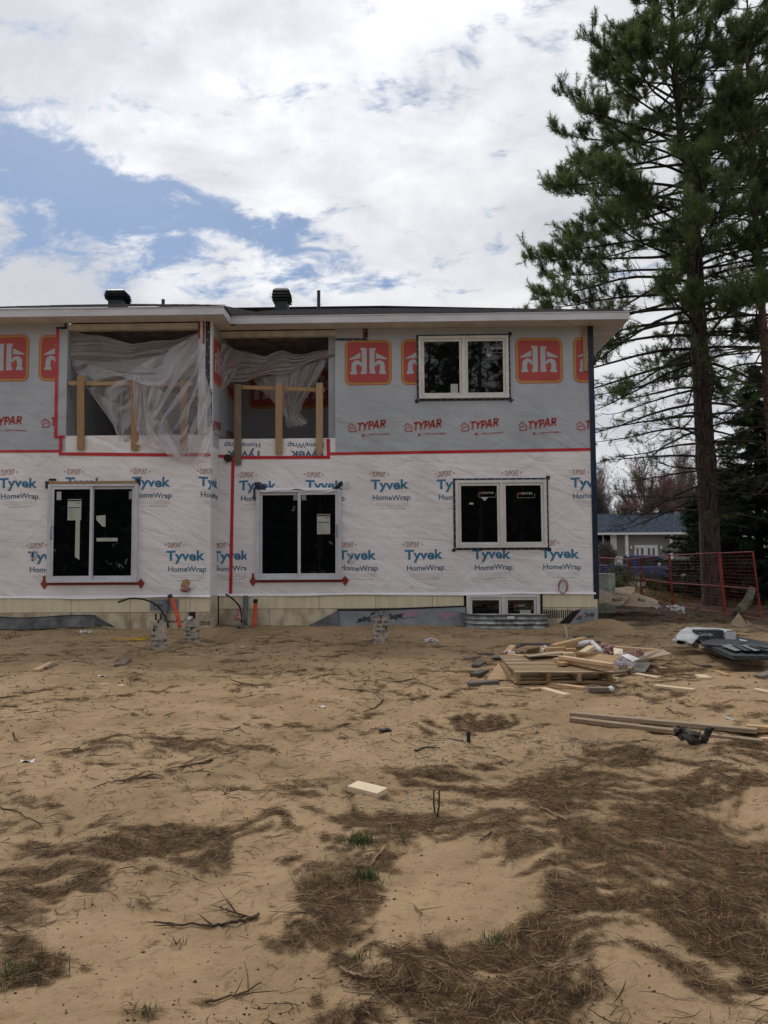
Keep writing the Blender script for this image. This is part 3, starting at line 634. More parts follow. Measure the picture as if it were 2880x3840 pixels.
# ---- windows
def frame_boxes(m, xa, za, xb, zb, t, y0, y1, gap=0):
    m.box((xa, y0, za), (xa+t, y1, zb)); m.box((xb-t, y0, za), (xb, y1, zb))
    m.box((xa+t, y0, za), (xb-t, y1, za+t)); m.box((xa+t, y0, zb-t), (xb-t, y1, zb))
def sticker(parent, r, Y, mat=None, off=.003):
    a = rect(*r, Y); return MB().box((a[0], Y-off-.001, a[1]), (a[2], Y-off, a[3])).build('sticker', mat or M['paper_dim'], parent)
def window(r, panesL, panesR, mull, Y, tapeR=None, well=False):
    a = rect(*r, Y); w = empty('window', ((a[0]+a[2])/2, Y, a[1])); w.location -= wl(house); w.parent = house
    m = MB(); t = .065; frame_boxes(m, *a, t, Y-.075, Y-.001); 
    mx = P(mull, (r[1]+r[3])/2, Y).x; m.box((mx-.038, Y-.074, a[1]+t), (mx+.038, Y-.001, a[3]-t))
    m.build('frame', M['vinyl'], w, bevel=.004)
    m = MB(); s = .05
    for (x0, x1) in ((a[0]+t, mx-.038), (mx+.038, a[2]-t)):
        frame_boxes(m, x0+.003, a[1]+t+.003, x1-.003, a[3]-t-.003, s, Y-.055, Y-.002)
    m.build('sash', M['vinyl'], w, bevel=.003)
    for (x0, x1) in ((a[0]+t, mx-.038), (mx+.038, a[2]-t)):
        MB().box((x0+s-.01, Y-.020, a[1]+t+s-.01), (x1-s+.01, Y-.012, a[3]-t-s+.01)).build('pane', M['glass'], w)
    return w, a
w1, a1 = window((1570, 1262, 1906, 1495), 0, 0, 1738, YR)
w2, a2 = window((1708, 1801, 2049, 2054), 0, 0, 1880, YR)
w3, a3 = window((1749, 2229, 2022, 2322), 0, 0, 1887, YR)
sticker(w1, (1690, 1440, 1717, 1476), YR-.02, M['paper_dim'])
def tri(parent, pts, Y, mat): q = [xz(px, py, Y) for px, py in pts]; return MB().prism(q, lambda u, v, d: (u, Y-d, v), .003, .004).build('sticker', mat, parent)
tri(w1, [(1822, 1326), (1847, 1326), (1833, 1340)], YR-.02, M['paper_dim'])
tri(w2, [(1802, 1864), (1832, 1864), (1817, 1879)], YR-.02, M['paper_dim'])
sticker(w3, (1950, 2288, 1990, 2303), YR-.02, M['paper_dim'])
sticker(w2, (1760, 1885, 1775, 1892), YR-.02, M['paper_dim'])
# ---- print helper: builds flat lettering on walls
def text_mesh(s, size, bold=.0, shear=0.0, spacing=1.0):
    cu = bpy.data.curves.new('t', 'FONT'); cu.body = s; cu.size = size; cu.offset = bold; cu.shear = shear; cu.space_character = spacing; cu.resolution_u = 3
    o = bpy.data.objects.new('t', cu); C.objects.link(o); bpy.context.view_layer.update()
    me = o.to_mesh(); v = np.array([tuple(q.co) for q in me.vertices]) if len(me.vertices) else np.zeros((0, 3)); f = [tuple(p.vertices) for p in me.polygons]
    o.to_mesh_clear(); bpy.data.objects.remove(o); bpy.data.curves.remove(cu); return v, f
_tc = {}
def text_fit(s, w, h, bold=0, shear=0, spacing=1.0):     # lettering scaled to a box w x h, baseline at 0
    k = (s, bold, shear, spacing)
    if k not in _tc: _tc[k] = text_mesh(s, 1, bold, shear, spacing)
    v, f = _tc[k]; x0, x1 = v[:, 0].min(), v[:, 0].max()
    cap = .73 if any(ch in s for ch in 'TDHWSXABIEROPMUNKG0123456789') else v[:, 1].max()
    o = v.copy(); o[:, 0] = (v[:, 0]-x0)/(x1-x0)*w; o[:, 1] = v[:, 1]*h/cap; return o, f
class Print:                            # gathers lettering, layer by layer (material, offset), then maps it on a wall
    def __init__(s): s.v = []; s.f = []; s.lay = {}; s.cur = 0
    def on(s, mat, off=.0035): s.cur = s.lay.setdefault((mat, off), len(s.lay)); return s
    def _f(s, q): s.f.append((tuple(q), s.cur))
    def text(s, t, x, z, w, h, bold=0, shear=0, rot=0, flip=False, spacing=1.0):
        v, f = text_fit(t, w, h, bold, shear, spacing); c, sn = math.cos(rot), math.sin(rot); b = len(s.v)
        if flip: v = v.copy(); v[:, 0] = w-v[:, 0]; v[:, 1] = -v[:, 1]
        for p in v: s.v.append((x+p[0]*c-p[1]*sn, z+p[0]*sn+p[1]*c))
        for q in f: s._f(b+i for i in q)
    def poly(s, pts): b = len(s.v); s.v += list(pts); s._f(range(b, b+len(pts)))
    def build(s, mapf, parent, cuts=(), lo=None, hi=None, zlo=None, name='wrap_print'):   # mapf(x, z, offset)
        if not s.f: return None
        lays = sorted(s.lay, key=lambda k: s.lay[k])
        bm = bmesh.new(); vs = [None]*len(s.v)
        for q, l in s.f:
            for i in q:
                if vs[i] is None: vs[i] = bm.verts.new((s.v[i][0], lays[l][1], s.v[i][1]))
            try: bm.faces.new([vs[i] for i in q]).material_index = l
            except ValueError: pass
        def cut(co, no, **k): bmesh.ops.bisect_plane(bm, geom=bm.verts[:]+bm.edges[:]+bm.faces[:], plane_co=co, plane_no=no, **k)
        for c in cuts: cut((c, 0, 0), (1, 0, 0))
        if lo is not None: cut((lo, 0, 0), (1, 0, 0), clear_inner=True)
        if hi is not None: cut((hi, 0, 0), (1, 0, 0), clear_outer=True)
        if zlo is not None: cut((0, 0, zlo), (0, 0, 1), clear_inner=True)
        if not bm.faces: bm.free(); return None
        o0 = wl(parent)
        for v in bm.verts:
            a_, b_ = v.co.x, v.co.z; wv = .007 if name == 'wrap_print' else 0
            v.co = Vector(mapf(a_, b_+wv*(math.sin(a_*5.3+b_*2)+.7*math.sin(a_*11.7+b_*6+1)), v.co.y)) - o0
        me = bpy.data.meshes.new(name); bm.to_mesh(me); bm.free()
        for k in lays: me.materials.append(M[k[0]])
        o = bpy.data.objects.new(name, me); C.objects.link(o); o.parent = parent; return o
def rrect(x0, z0, x1, z1, r, n=6):
    p = []
    for cx, cz, a0 in ((x1-r, z0+r, -90), (x1-r, z1-r, 0), (x0+r, z1-r, 90), (x0+r, z0+r, 180)):
        for k in range(n+1): a = R(a0+90*k/n); p.append((cx+r*math.cos(a), cz+r*math.sin(a)))
    return p
# ---- repeat print of the white wrap
def homewrap(x, z, k):                  # x, z of the big word's baseline
    p = Print()
    p.on('ink_blue').text('Tyvek', x, z, .815*k, .205*k, .030); p.poly([(x+.83*k, z), (x+.842*k, z), (x+.842*k, z+.012), (x+.83*k, z+.012)])
    p.on('ink_navy').text('HomeWrap', x+.045*k, z-.237*k, .80*k, .115*k, .020); p.poly([(x+.86*k, z-.237*k), (x+.87*k, z-.237*k), (x+.87*k, z-.227*k), (x+.86*k, z-.227*k)])
    p.on('ink_brown').text('DUPONT', x+.035*k, z+.262*k, .29*k, .118*k, .02)
    for s in (-1, 1):
        cx = x+(.18+s*.165)*k; cz = z+.321*k
        for t in (0,): p.poly([(cx+s*.012*k, cz-.03*k), (cx+s*.055*k, cz), (cx+s*.012*k, cz+.03*k), (cx+s*.022*k, cz)])
    p.on('ink_fine').text('water and air barrier keeps walls dry', x+.1*k, z-.325*k, .72*k, .020*k); p.text('vapour permeable sheathing membrane', x+.12*k, z-.365*k, .70*k, .018*k)
    p.text('CALL FOR INSTALLATION HELP', x+.22*k, z-.425*k, .52*k, .024*k, .012)
    return p
zA = P(1450, 1833, YR).z; zB = P(1600, 2096, YR).z
X = lambda px, py, Y: P(px, py, Y).x
mapR = lambda x, z, o: (x, YR-o, z)
for px in (896, 1145, 1390, 1637, 1888, 2140): homewrap(X(px, 1810, YR), zA, 1).build(mapR, wrapR, hi=XE-.02)
for px in (1268, 1517, 1772, 2028): homewrap(X(px, 2075, YR), zB, 1).build(mapR, wrapR, hi=XE-.02)
# the left block's wrap runs round the corner and ends at the red seam
zAL = P(300, 1826, YL).z; zBL = P(600, 2101, YL).z; k = .985
RET = YR-YL
def mapL(x, z, o):
    if x <= XC: return (x, YL-o, z)
    if x <= XC+RET: return (XC+o, YL+(x-XC), z)
    return (x-RET, YR-o, z)
for i in range(-1, 4): homewrap(X(-3, 1800, YL)+i*(X(495, 1800, YL)-X(-3, 1800, YL))/2, zAL, k).build(mapL, wrapL, cuts=(XC, XC+RET), hi=XC+RET+.62)
for i in range(-2, 4):
    x = X(105, 2080, YL)+i*(X(623, 2080, YL)-X(105, 2080, YL))/2
    if x < XC+1.2: homewrap(x, zBL, k).build(mapL, wrapL, cuts=(XC, XC+RET), hi=XC+RET+.62)
# upside-down print on the parapet strip of the right recess, cut off by the seam
zcut = P(1050, 1712, YR).z
for px in (818-60, 962, 1200):
    x = X(px, 1680, YR); p = Print(); p.on('ink_navy').text('HomeWrap', x-.70, P(px, 1660, YR).z, .78, .115, .016, flip=True); p.text('Tyvek', x-.64, P(px, 1692, YR).z, .78, .19, .028, flip=True)
    p.build(mapR, wrapR, lo=XC+.02, hi=X(1226, 1680, YR), zlo=zcut)
# ---- repeat print of the grey wrap
def badge(x, z, s):                     # red tile with a gold rim and two mirrored lowercase letters under a split gable
    p = Print(); p.on('ink_red', .0015).poly(rrect(x, z, x+s, z+s*.98, s*.14)); p.on('ink_gold', .0027).poly(rrect(x+.012*s, z+.012*s, x+s*.988, z+s*.968, s*.13))
    p.on('ink_red', .0039).poly(rrect(x+.055*s, z+.055*s, x+s*.945, z+s*.925, s*.10)); p.on('wrap_grey', .0051)
    for sg in (-1, 1):
        f = lambda u, v: (x+s*(.5+sg*u), z+s*v)
        p.poly([f(.03, .24), f(.155, .24), f(.155, .30), f(.135, .30), f(.135, .56), f(.135, .745), f(.16, .745), f(.16, .80), f(.03, .80)][::sg])
        arc = []; inn = []
        for t in range(9): a = R(180-180*t/8); arc.append((.245+.112*math.cos(a), .425+.112*math.sin(a))); inn.append((.215+.04*math.cos(a), .40+.055*math.sin(a)))
        for t in range(8): p.poly([f(*arc[t]), f(*arc[t+1]), f(*inn[t+1]), f(*inn[t])][::sg])
        p.poly([f(.255, .3999), f(.357, .4249), f(.357, .30), f(.255, .30)][::sg]); p.poly([f(.235, .2995), f(.38, .2995), f(.38, .24), f(.235, .24)][::sg])
        p.poly([f(.165, .70), f(.40, .575), f(.40, .555), f(.165, .575)][::sg])
    return p
def gable_word(x, z, w):                # small open gable and a rising bold word
    p = Print(); p.on('ink_red', .003)
    r = R(6); c, s_ = math.cos(r), math.sin(r)
    def q(u, v): return (x+w*(u*c-v*s_), z+w*(u*s_+v*c))
    def ln(a, b, t=.012):
        dx, dy = b[0]-a[0], b[1]-a[1]; l = math.hypot(dx, dy); nx, ny = -dy/l*t, dx/l*t
        p.poly([q(a[0]-nx, a[1]-ny), q(b[0]-nx, b[1]-ny), q(b[0]+nx, b[1]+ny), q(a[0]+nx, a[1]+ny)])
    ln((0, .12), (.10, .205)); ln((.10, .205), (.205, .10)); ln((.195, .10), (.195, .0)); ln((.03, .0), (.195, .0)); ln((.03, .0), (.03, .085)); ln((.05, .07), (.10, .115), .009); ln((.10, .115), (.15, .07), .009)
    B = .022                            # heavy slanted letters, drawn as strokes
    def st(o, *pts):
        for a, b2 in zip(pts, pts[1:]):
            a = (o+a[0]+a[1]*.22, a[1]+.028); b_ = (o+b2[0]+b2[1]*.22, b2[1]+.028); ln(a, b_, B)
    H = .165; st(.215, (0, H), (.13, H)); st(.215, (.065, H), (.065, -.02))
    st(.350, (0, H+.015), (.06, .085)); st(.350, (.13, H+.015), (.06, .085)); st(.350, (.06, .095), (.06, -.015))
    st(.495, (.02, -.015), (.02, H)); st(.495, (0, H), (.085, H), (.105, .14), (.105, .10), (.085, .075), (.02, .075))
    st(.620, (0, -.015), (.075, H+.015), (.135, -.015)); st(.620, (.03, .05), (.11, .05))
    st(.790, (.02, -.015), (.02, H)); st(.790, (0, H), (.09, H), (.11, .14), (.11, .105), (.09, .08), (.02, .08)); st(.790, (.06, .08), (.12, -.015))
    p.on('ink_red', .0045)
    p.text('BRING ON THE ELEMENTS.', x+w*.52, z-w*.07, w*.52, .032*w, .03)
    fx = x+w*.34; p.poly([(fx, z-w*.10), (fx+w*.06, z-w*.10), (fx+w*.06, z-w*.04), (fx, z-w*.04)]); p.text('air barrier', fx+w*.08, z-w*.08, w*.09, .02*w)
    return p
def greyprint(badges, words, s, w, mapper, parent, **cl):
    for x, z in badges: badge(x, z, s).build(mapper, parent, **cl)
    for x, z in words: gable_word(x, z, w).build(mapper, parent, **cl)
zb = P(1700, 1441, YR).z; zt = P(1600, 1618, YR).z; sR = .178*YR/FPX*1000; wR = X(1458, 1600, YR)-X(1306, 1600, YR)
greyprint([(X(px, 1350, YR), zb) for px in (1293, 1504, 1718, 1933, 2150)], [(X(px, 1600, YR), zt) for px in (1306, 1516, 1729, 1946, 2162)], sR, wR, mapR, greyR, hi=xa)
greyprint([(X(px, 1340, YL), P(50, 1431, YL).z) for px in (-286, -70, 146)], [(X(px, 1590, YL), P(50, 1605, YL).z) for px in (-278, -61, 156)], sR, wR, lambda x, z, o: (x, YL-o, z), greyL, hi=X(211, 1500, YL))
mapB = lambda x, z, o: (x, YB-o, z)
step = X(1933, 1300, YR)-X(1718, 1300, YR)
greyprint([(XOR-sR-.12-i*step, zb) for i in range(2)], [(XOR-1.1-i*step, zt) for i in range(3)], sR, .87, mapB, greyR, lo=XC+.1)
greyprint([], [(XC-TH-1.3-i*step, zt) for i in range(2)], sR, .87, mapB, greyL, lo=XOL0+2.1)
greyprint([(.12, zb), (1.5, zb)], [(.05, zt), (1.3, zt)], sR, .87, lambda x, z, o: (XC+o, YL+x, z), greyL, lo=.0)
# ---- navy tape round the windows
def tape_round(a, Y, dots=True, lug=True):
    e = .045; m = MB(); d = MB(); xa_, za_, xb_, zb_ = a
    frame_boxes(m, xa_-e, za_-e, xb_+e, zb_+e, e+.01, Y-.010, Y-.004)
    if lug:
        for (cx, cz) in ((xa_-e, za_-e), (xb_+e, za_-e), (xb_+e, zb_+e)):
            for q in range(3):
                rr = random.uniform(.03, .06); an = random.uniform(0, 1.5); m.add([(cx+rr*math.cos(an+k*math.pi/2), Y-.011-.001*q, cz+rr*math.sin(an+k*math.pi/2)) for k in range(4)], [(0, 1, 2, 3)])
    o = m.build('flashing_tape', NT, house)
    def dd(cx, cz): d.add([(cx+.011*math.cos(t*math.pi/3), Y-.0125, cz+.011*math.sin(t*math.pi/3)) for t in range(6)], [tuple(range(6))])
    x = xa_
    while x < xb_: dd(x, za_-e*.55); dd(x+.06, zb_+e*.5); x += .155
    z = za_
    while z < zb_: dd(xa_-e*.5, z); dd(xb_+e*.5, z+.06); z += .155
    if dots: d.build('dot_print', M['tape_dot'], o)
tape_round(a1, YR); tape_round(a2, YR)
# pane lettering
for w, (px, py, Yp) in ((w2, (1952, 1854, YR-.02)), (w2, (1807, 1852, YR-.02)), (w3, (1942, 2275, YR-.02)), (w1, (1840, 1310, YR-.02))):
    pp = Print(); pp.on('paper_dim', .002); x, z = xz(px, py, Yp)
    pp.text('GENTEK' if w is not w3 else 'GENT', x, z, .26 if w is not w3 else .16, .045, .008)
    for b0, b1 in (((x-.07, z-.075), (x+.30, z-.070)), ((x-.07, z-.075), (x-.065, z+.02)), ((x+.295, z-.075), (x+.30, z+.02))): pp.poly([(b0[0], b0[1]), (b1[0], b0[1]), (b1[0], b1[1]), (b0[0], b1[1])])
    pp.on('tape_brick', .002).poly([(x-.055, z-.01), (x-.015, z-.01), (x-.015, z+.045), (x-.055, z+.045)]); pp.build(lambda u, v, o: (u, Yp-o, v), w, name='pane_print')
# ---- sliding doors
def patio(r, mull, Y, mirror):
    a = rect(*r, Y); d = empty('sliding_door', ((a[0]+a[2])/2, Y, a[1])); d.location -= wl(house); d.parent = house
    m = MB(); t = .075; y0 = Y-.085
    m.box((a[0], y0, a[1]), (a[0]+t, Y-.001, a[3])); m.box((a[2]-t, y0, a[1]), (a[2], Y-.001, a[3])); m.box((a[0]+t, y0, a[3]-t*.7), (a[2]-t, Y-.001, a[3])); m.box((a[0]+t, y0-.02, a[1]), (a[2]-t, Y-.001, a[1]+.05))
    m.build('frame', M['vinyl_door'], d, bevel=.005)
    mx = P(mull, 2000, Y).x
    L_ = (a[0]+t, mx+.02); R_ = (mx-.02, a[2]-t); z0, z1 = a[1]+.05, a[3]-t*.7
    slide, fix = (L_, R_) if not mirror else (R_, L_)
    for kind, (x0, x1) in (('s', slide), ('f', fix)):
        m = MB(); yy = (Y-.075, Y-.045) if kind == 's' else (Y-.040, Y-.010); sw = .055; bt = .085
        m.box((x0, yy[0], z0), (x0+sw, yy[1], z1)); m.box((x1-sw, yy[0], z0), (x1, yy[1], z1)); m.box((x0+sw, yy[0], z0), (x1-sw, yy[1], z0+bt)); m.box((x0+sw, yy[0], z1-sw), (x1-sw, yy[1], z1))
        s = m.build('door_leaf', M['vinyl_door'] if kind == 's' else M['vinyl_grey'] if False else M['vinyl_door'], d, bevel=.003)
        MB().box((x0+sw-.005, yy[0]+.012, z0+bt-.005), (x1-sw+.005, yy[0]+.018, z1-sw+.005)).build('pane', M['glass'], d)
        if kind == 's':
            hx = x0+.02 if not mirror else x1-.02; m = MB(); m.tube([(hx, yy[0]-.0, z0+.85), (hx, yy[0]-.04, z0+.88), (hx, yy[0]-.04, z0+1.08), (hx, yy[0], z0+1.11)], .011, 8); m.build('handle', M['vinyl_grey'], d, smooth=True)
    return d, a
dL, aL = patio((183, 1816, 519, 2184), 347, YL, False)
dR, aR = patio((962, 1838, 1281.5, 2174), 1123, YR, True)
def label_sheet(d, r, Y):
    s = sticker(d, r, Y, M['paper_dim']); a = rect(*r, Y); m = MB(); w = a[2]-a[0]; h = a[3]-a[1]; y = Y-.0052
    m.box((a[0]+.02*w, y, a[3]-.10*h), (a[2]-.02*w, y+.0005, a[3]-.03*h)); 
    for k in range(6): m.box((a[0]+w*(.06+.15*k), y, a[3]-.43*h), (a[0]+w*(.19+.15*k), y+.0005, a[3]-.38*h))
    for k in range(9): m.box((a[0]+.08*w, y, a[1]+h*(.08+.055*k)), (a[0]+w*random.uniform(.4, .9), y+.0005, a[1]+h*(.088+.055*k)))
    m.box((a[0]+.6*w, y, a[3]-.2*h), (a[0]+.9*w, y+.0005, a[3]-.17*h))
    m.build('sticker_print', M['ink_black'], d)
label_sheet(dR, (1189, 1928, 1238, 2003), YR-.06); label_sheet(dL, (254, 1872, 305, 1951), YL-.06)
sticker(dR, (1100, 1850, 1117, 1876), YR-.028, M['vinyl_grey']); sticker(dR, (1131, 1848, 1148, 1876), YR-.06, M['vinyl_grey'])
sticker(dL, (213, 1844, 230, 1875), YL-.06, M['paper_dim']); sticker(dL, (484, 1842, 500, 1872), YL-.028, M['vinyl_grey'])
tri(dL, [(284, 1951), (300, 1951), (298, 2100), (281, 2088)], YL-.06, M['paper_dim'])
tri(dL, [(361, 1934), (396, 1932), (396, 1976), (384, 1974), (362, 1950)], YL-.028, M['paper_dim']); sticker(dL, (362, 2017, 441, 2030), YL-.028, M['paper_dim'])
# red sill tapes with folded corners, wood strip and flaps at the heads
def sill_tape(a, Y):
    m = MB(); z = a[1]; m.box((a[0]-.07, Y-.012, z-.055), (a[2]+.07, Y-.004, z-.002))
    for sx, cx in ((-1, a[0]-.07), (1, a[2]+.07)):
        m.add([(cx-sx*.08, Y-.014, z-.02), (cx, Y-.014, z-.14), (cx+sx*.08, Y-.014, z-.02), (cx+sx*.0, Y-.014, z+.08)], [(0, 1, 2, 3)]); m.box((cx-.03, Y-.012, z), (cx+.02, Y-.005, z+.14) if sx < 0 else (cx+.02, Y-.005, z+.05))
    m.build('sill_tape', BT, house)
sill_tape(aL, YL); sill_tape(aR, YR)
m = MB(); r = rect(186, 1805, 515, 1814, YL)
for k in range(4): x0 = r[0]+(r[2]-r[0])*k/4; m.box((x0+.004, YL-.05, r[1]), (r[0]+(r[2]-r[0])*(k+1)/4-.004, YL-.003, r[3]))
m.build('head_strip', M['wood_rail'], house)
def flap(pts, Y, mat, name='tape_flap', off=.02):
    q = [xz(px, py, Y) for px, py in pts]; return MB().prism(q, lambda u, v, d: (u, Y-d-.02*math.sin(u*40), v), off, off+.003).build(name, mat, house)
for pts in ([(172, 1805), (186, 1805), (186, 1832), (174, 1833)], [(184, 1795), (211, 1795), (212, 1803), (184, 1803)], [(508, 1797), (527, 1795), (528, 1820), (521, 1821), (508, 1804)]): flap(pts, YL, NT)
for pts in ([(958, 1810), (975, 1808), (1000, 1826), (997, 1838), (960, 1835)], [(953, 1830), (962, 1828), (961, 1880), (952, 1870)], [(1273, 1808), (1286, 1806), (1288, 1822), (1272, 1833), (1243, 1836), (1262, 1826)]): flap(pts, YR, NT, off=.09)
def head_lip(u, v):
    px = 978+280*u; p = P(px, 1829+v*(12+4*math.sin(u*9)+3*math.sin(u*23)), YR); return (p.x, YR-.008-.088*v-.012*v*math.sin(u*14), p.z)
MB().grid(head_lip, 40, 4).build('wrap_flap', M['wrap_white'], house, smooth=True)
# hem of the white wrap, loose along the foundation
def hem(x0, x1, Y, sgn=1):
    def f(u, v): x = x0+(x1-x0)*u; n = fbm(np.array([x*1.4]), np.array([3.]), 3)[0]; return (x, Y-.003-v*(.02+.05*n), ZW+.03-v*(.055+.03*math.sin(x*1.7)*n))
    MB().grid(f, 90, 3).build('wrap_hem', M['wrap_white'], house, smooth=True)
hem(XC, XE, YR); hem(XLW, XC+.01, YL)
# ---- foundation: foam-faced forms, two courses of panels, dark joints behind
zj = P(1500, 2281, YR).z; XFE = P(2241, 2260, YR).x
bx('foundation_core', M['dark_gap'], [((XC-.1, YR+.03, -.4), (XFE-.02, YR+.3, ZW-.002)), ((XLW, YL+.03, -.4), (XC-.04, YL+.3, ZW-.002)), ((XC-.3, YL+.1, -.4), (XC-.03, YR+.05, ZW-.002)), ((XFE-.3, YR+.1, -.4), (XFE-.02, 27, ZW-.002))])
def panel(x0, x1, z0, z1, Y, mat):
    j = random.uniform(-.003, .003); return MB().box((x0+.004, Y-.012+j, z0+.004), (x1-.004, Y+.028, z1-.004)).build('foam_panel', mat, house, bevel=.003)
jr = [XC+.03] + [X(p, 2250, YR) for p in (875, 1197, 1409, 1622, 1740)]
for u, v in zip(jr, jr[1:]): panel(u, v, zj, ZW, YR, M['foam'])
panel(X(2034, 2250, YR), XFE, zj, ZW, YR, M['foam'])
jl = [XLW, X(-100, 2250, YL), X(268, 2250, YL), X(489, 2250, YL), X(713, 2250, YL), XC]
zl = P(400, 2297, YL).z
for u, v in zip(jl, jl[1:]): panel(u, v, zl, ZW, YL, M['foam'])
jr2 = [XC+.03, X(1010, 2250, YR), X(1330, 2250, YR), X(1740, 2250, YR)]
for u, v in zip(jr2, jr2[1:]): panel(u, v, -.3, zj, YR, M['foam_dirty'])
panel(X(2034, 2250, YR), XFE, -.3, zj, YR, M['foam_dirty'])
for u, v in zip(jl, jl[1:]): panel(u, v, -.3, zl, YL, M['foam_dirty'])
for z0, z1, mt in ((zl, ZW, M['foam_dirty']), (-.3, zl, M['foam_dirty'])): MB().box((XC-.028, YL-.01, z0+.004), (XC+.012, YR-.015, z1-.004)).build('foam_panel', mt, house)
bx('side_foundation', M['foam'], [((XFE-.02, YR+.03, -.4), (XFE, 27, ZW-.003))])
# exposed webs low on the panels
def webs(px0, px1, py0, py1, Y, n, rows=2):
    m = MB()
    for r_ in range(rows):
        for k in range(n):
            px = px0+(px1-px0)*k/n; a = P(px, py0+(py1-py0)*r_/rows, Y); b = P(px+(px1-px0)/n*.55, py0+(py1-py0)*(r_+.75)/rows, Y); m.box((a.x, Y-.018, b.z-random.uniform(0, .02)), (b.x, Y-.010, a.z+random.uniform(-.02, .01)))
    return m.build('form_web', M['dark_gap'], house)
webs(2038, 2150, 2287, 2326, YR, 14, 1); webs(742, 790, 2329, 2345, YL, 9); webs(630, 690, 2327, 2333, YL, 8, 1)
# basement window surround and corrugated well
a = rect(1740, 2227, 1749, 2320, YR); b = rect(2022, 2227, 2034, 2320, YR)
bx('window_buck', M['wood_rail'], [((b[0]+.005, YR-.02, b[1]), (b[0]+.03, YR+.02, b[3]))])
well = empty('window_well', (X(1888, 2330, YR), YR-.4, 0), 'half-round galvanised corrugated window well under the basement window', 'window well')
zt = .33; wx0, wx1 = X(1733, 2310, YR), X(2046, 2310, YR)
def wellf(u, v):
    a = math.pi*u; cx = (wx0+wx1)/2; hw = (wx1-wx0)/2
    rx = math.copysign(abs(math.cos(a))**.45, -math.cos(a)); ry = math.sin(a)**.55 if math.sin(a) > 0 else 0
    z = zt-.07*u*0 - v*.42; c = .016*math.cos(v*math.pi*2*4.5)
    return (cx+rx*(hw+c), YR-.03-ry*(.62+c), z+.03*(1-u)*1.2)
MB().grid(wellf, 48, 40).build('corrugated_wall', M['galv'], well, smooth=True)
m = MB(); m.tube([wellf(i/48, 0) for i in range(49)], .012, 6); m.build('rolled_rim', M['galv'], well, smooth=True)
a = P(1912, 2316, YR-.66); MB().box((a.x-.06, YR-.68, a.z-.03), (a.x+.09, YR-.672, a.z+.03)).build('sticker', M['paper'], well)
# hole in the wrap with pink insulation
m = MB(); c = P(700, 2197, YL)
pts = [(c.x-.10, c.z-.12), (c.x-.12, c.z+.02), (c.x-.07, c.z+.12), (c.x+.02, c.z+.14), (c.x+.09, c.z+.07), (c.x+.06, c.z-.03), (c.x+.0, c.z-.13)]
m.prism(pts, lambda u, v, d: (u, YL-d, v), .004, .006).build('torn_hole', M['osb'], house)
def blob(name, c, r, mat, parent=None, seed=0, sub=3, rough=.35, flat=1, **kw):
    bm = bmesh.new(); bmesh.ops.create_icosphere(bm, subdivisions=sub, radius=1); rs = np.random.default_rng(seed); d = rs.normal(size=(9, 3)); ph = rs.random(9)*6
    m = MB()
    for v in bm.verts:
        k = 1+rough*sum(math.sin(v.co.x*d[i, 0]*2+v.co.y*d[i, 1]*2+v.co.z*d[i, 2]*2+ph[i]) for i in range(9))/4
        v.co = Vector((c[0]+v.co.x*r[0]*k, c[1]+v.co.y*r[1]*k, c[2]+v.co.z*r[2]*k))
    m.add([v.co for v in bm.verts], [tuple(v.index for v in f.verts) for f in bm.faces]); bm.free()
    return m.build(name, mat, parent, smooth=True, **kw)
blob('insulation_wad', (c.x+.0, YL-.04, c.z-.06), (.085, .05, .07), M['pink_wool'], house, 3)
MB().prism([(c.x+.09, c.z+.07), (c.x+.16, c.z+.02), (c.x+.12, c.z-.06), (c.x+.05, c.z-.02)], lambda u, v, d: (u, YL-d-.1*(u-c.x), v), .01, .013).build('wrap_flap', M['wrap_white'], house)
# small bits on the walls: staples heads and scuffs
m = MB()
for i in range(420):
    if random.random() < .5: x = random.uniform(XC+.1, XE-.1); Y = YR
    else: x = random.uniform(XLW, XC-.05); Y = YL
    z = random.choice([ZMR-.12, ZMR-.55, 2.1, 1.5, ZW+.12, ZMR+.1, ZMR+.35, ZMR+.75, 3.1]) + random.uniform(-.02, .02); m.box((x, Y-.006, z), (x+.012, Y-.0045, z+.006))
m.build('staples', M['dark_metal'], house, kind='stuff')
# ---- SuperForm-style printed membranes at the footing
def sheet_poly(name, px_pts, Y, mat, off, parent, thick=.006):
    q = [xz(px, py, Y) for px, py in px_pts]; return MB().prism(q, lambda u, v, d: (u, Y-d, v), off, off+thick).build(name, mat, parent)
mem = empty('footing_membrane', (X(1500, 2300, YR), YR-.1, .1), 'grey printed damp-proof sheet with a black top edge, left of the basement window', 'membrane')
sheet_poly('sheet', [(1272, 2288), (1380, 2288), (1560, 2281), (1745, 2274), (1746, 2400), (1272, 2400)], YR, M['membrane'], .03, mem)
sheet_poly('top_edge', [(1265, 2284), (1400, 2283), (1560, 2277), (1746, 2270), (1746, 2275), (1560, 2283), (1400, 2290), (1265, 2290)], YR, M['black_plastic'], .038, mem)
def foldf(u, v):
    p = P(1145+128*u, 2352-66*u+v*70*u+8*math.sin(u*20)*v, YR); return (p.x, YR-.03-.10*(1-v)*abs(math.sin(u*11))*(1-u)-.05*v, p.z)
MB().grid(foldf, 40, 10).build('folded_end', M['membrane_dusty'], mem, smooth=True)
p1 = Print(); p1.on('ink_black', .0375); p2 = Print(); p2.on('ink_pink', .0375); rt = R(9)
x, z = xz(1462, 2322, YR); p1.text('Super', x, z, .30, .115, .05, rot=rt); x2, z2 = x+.305*math.cos(rt), z+.305*math.sin(rt); p2.text('Form', x2, z2, .31, .115, .04, rot=rt)
x, z = xz(1506, 2322, YR); p1.text('superform.ca', x, z, .27, .035, .02, rot=rt)
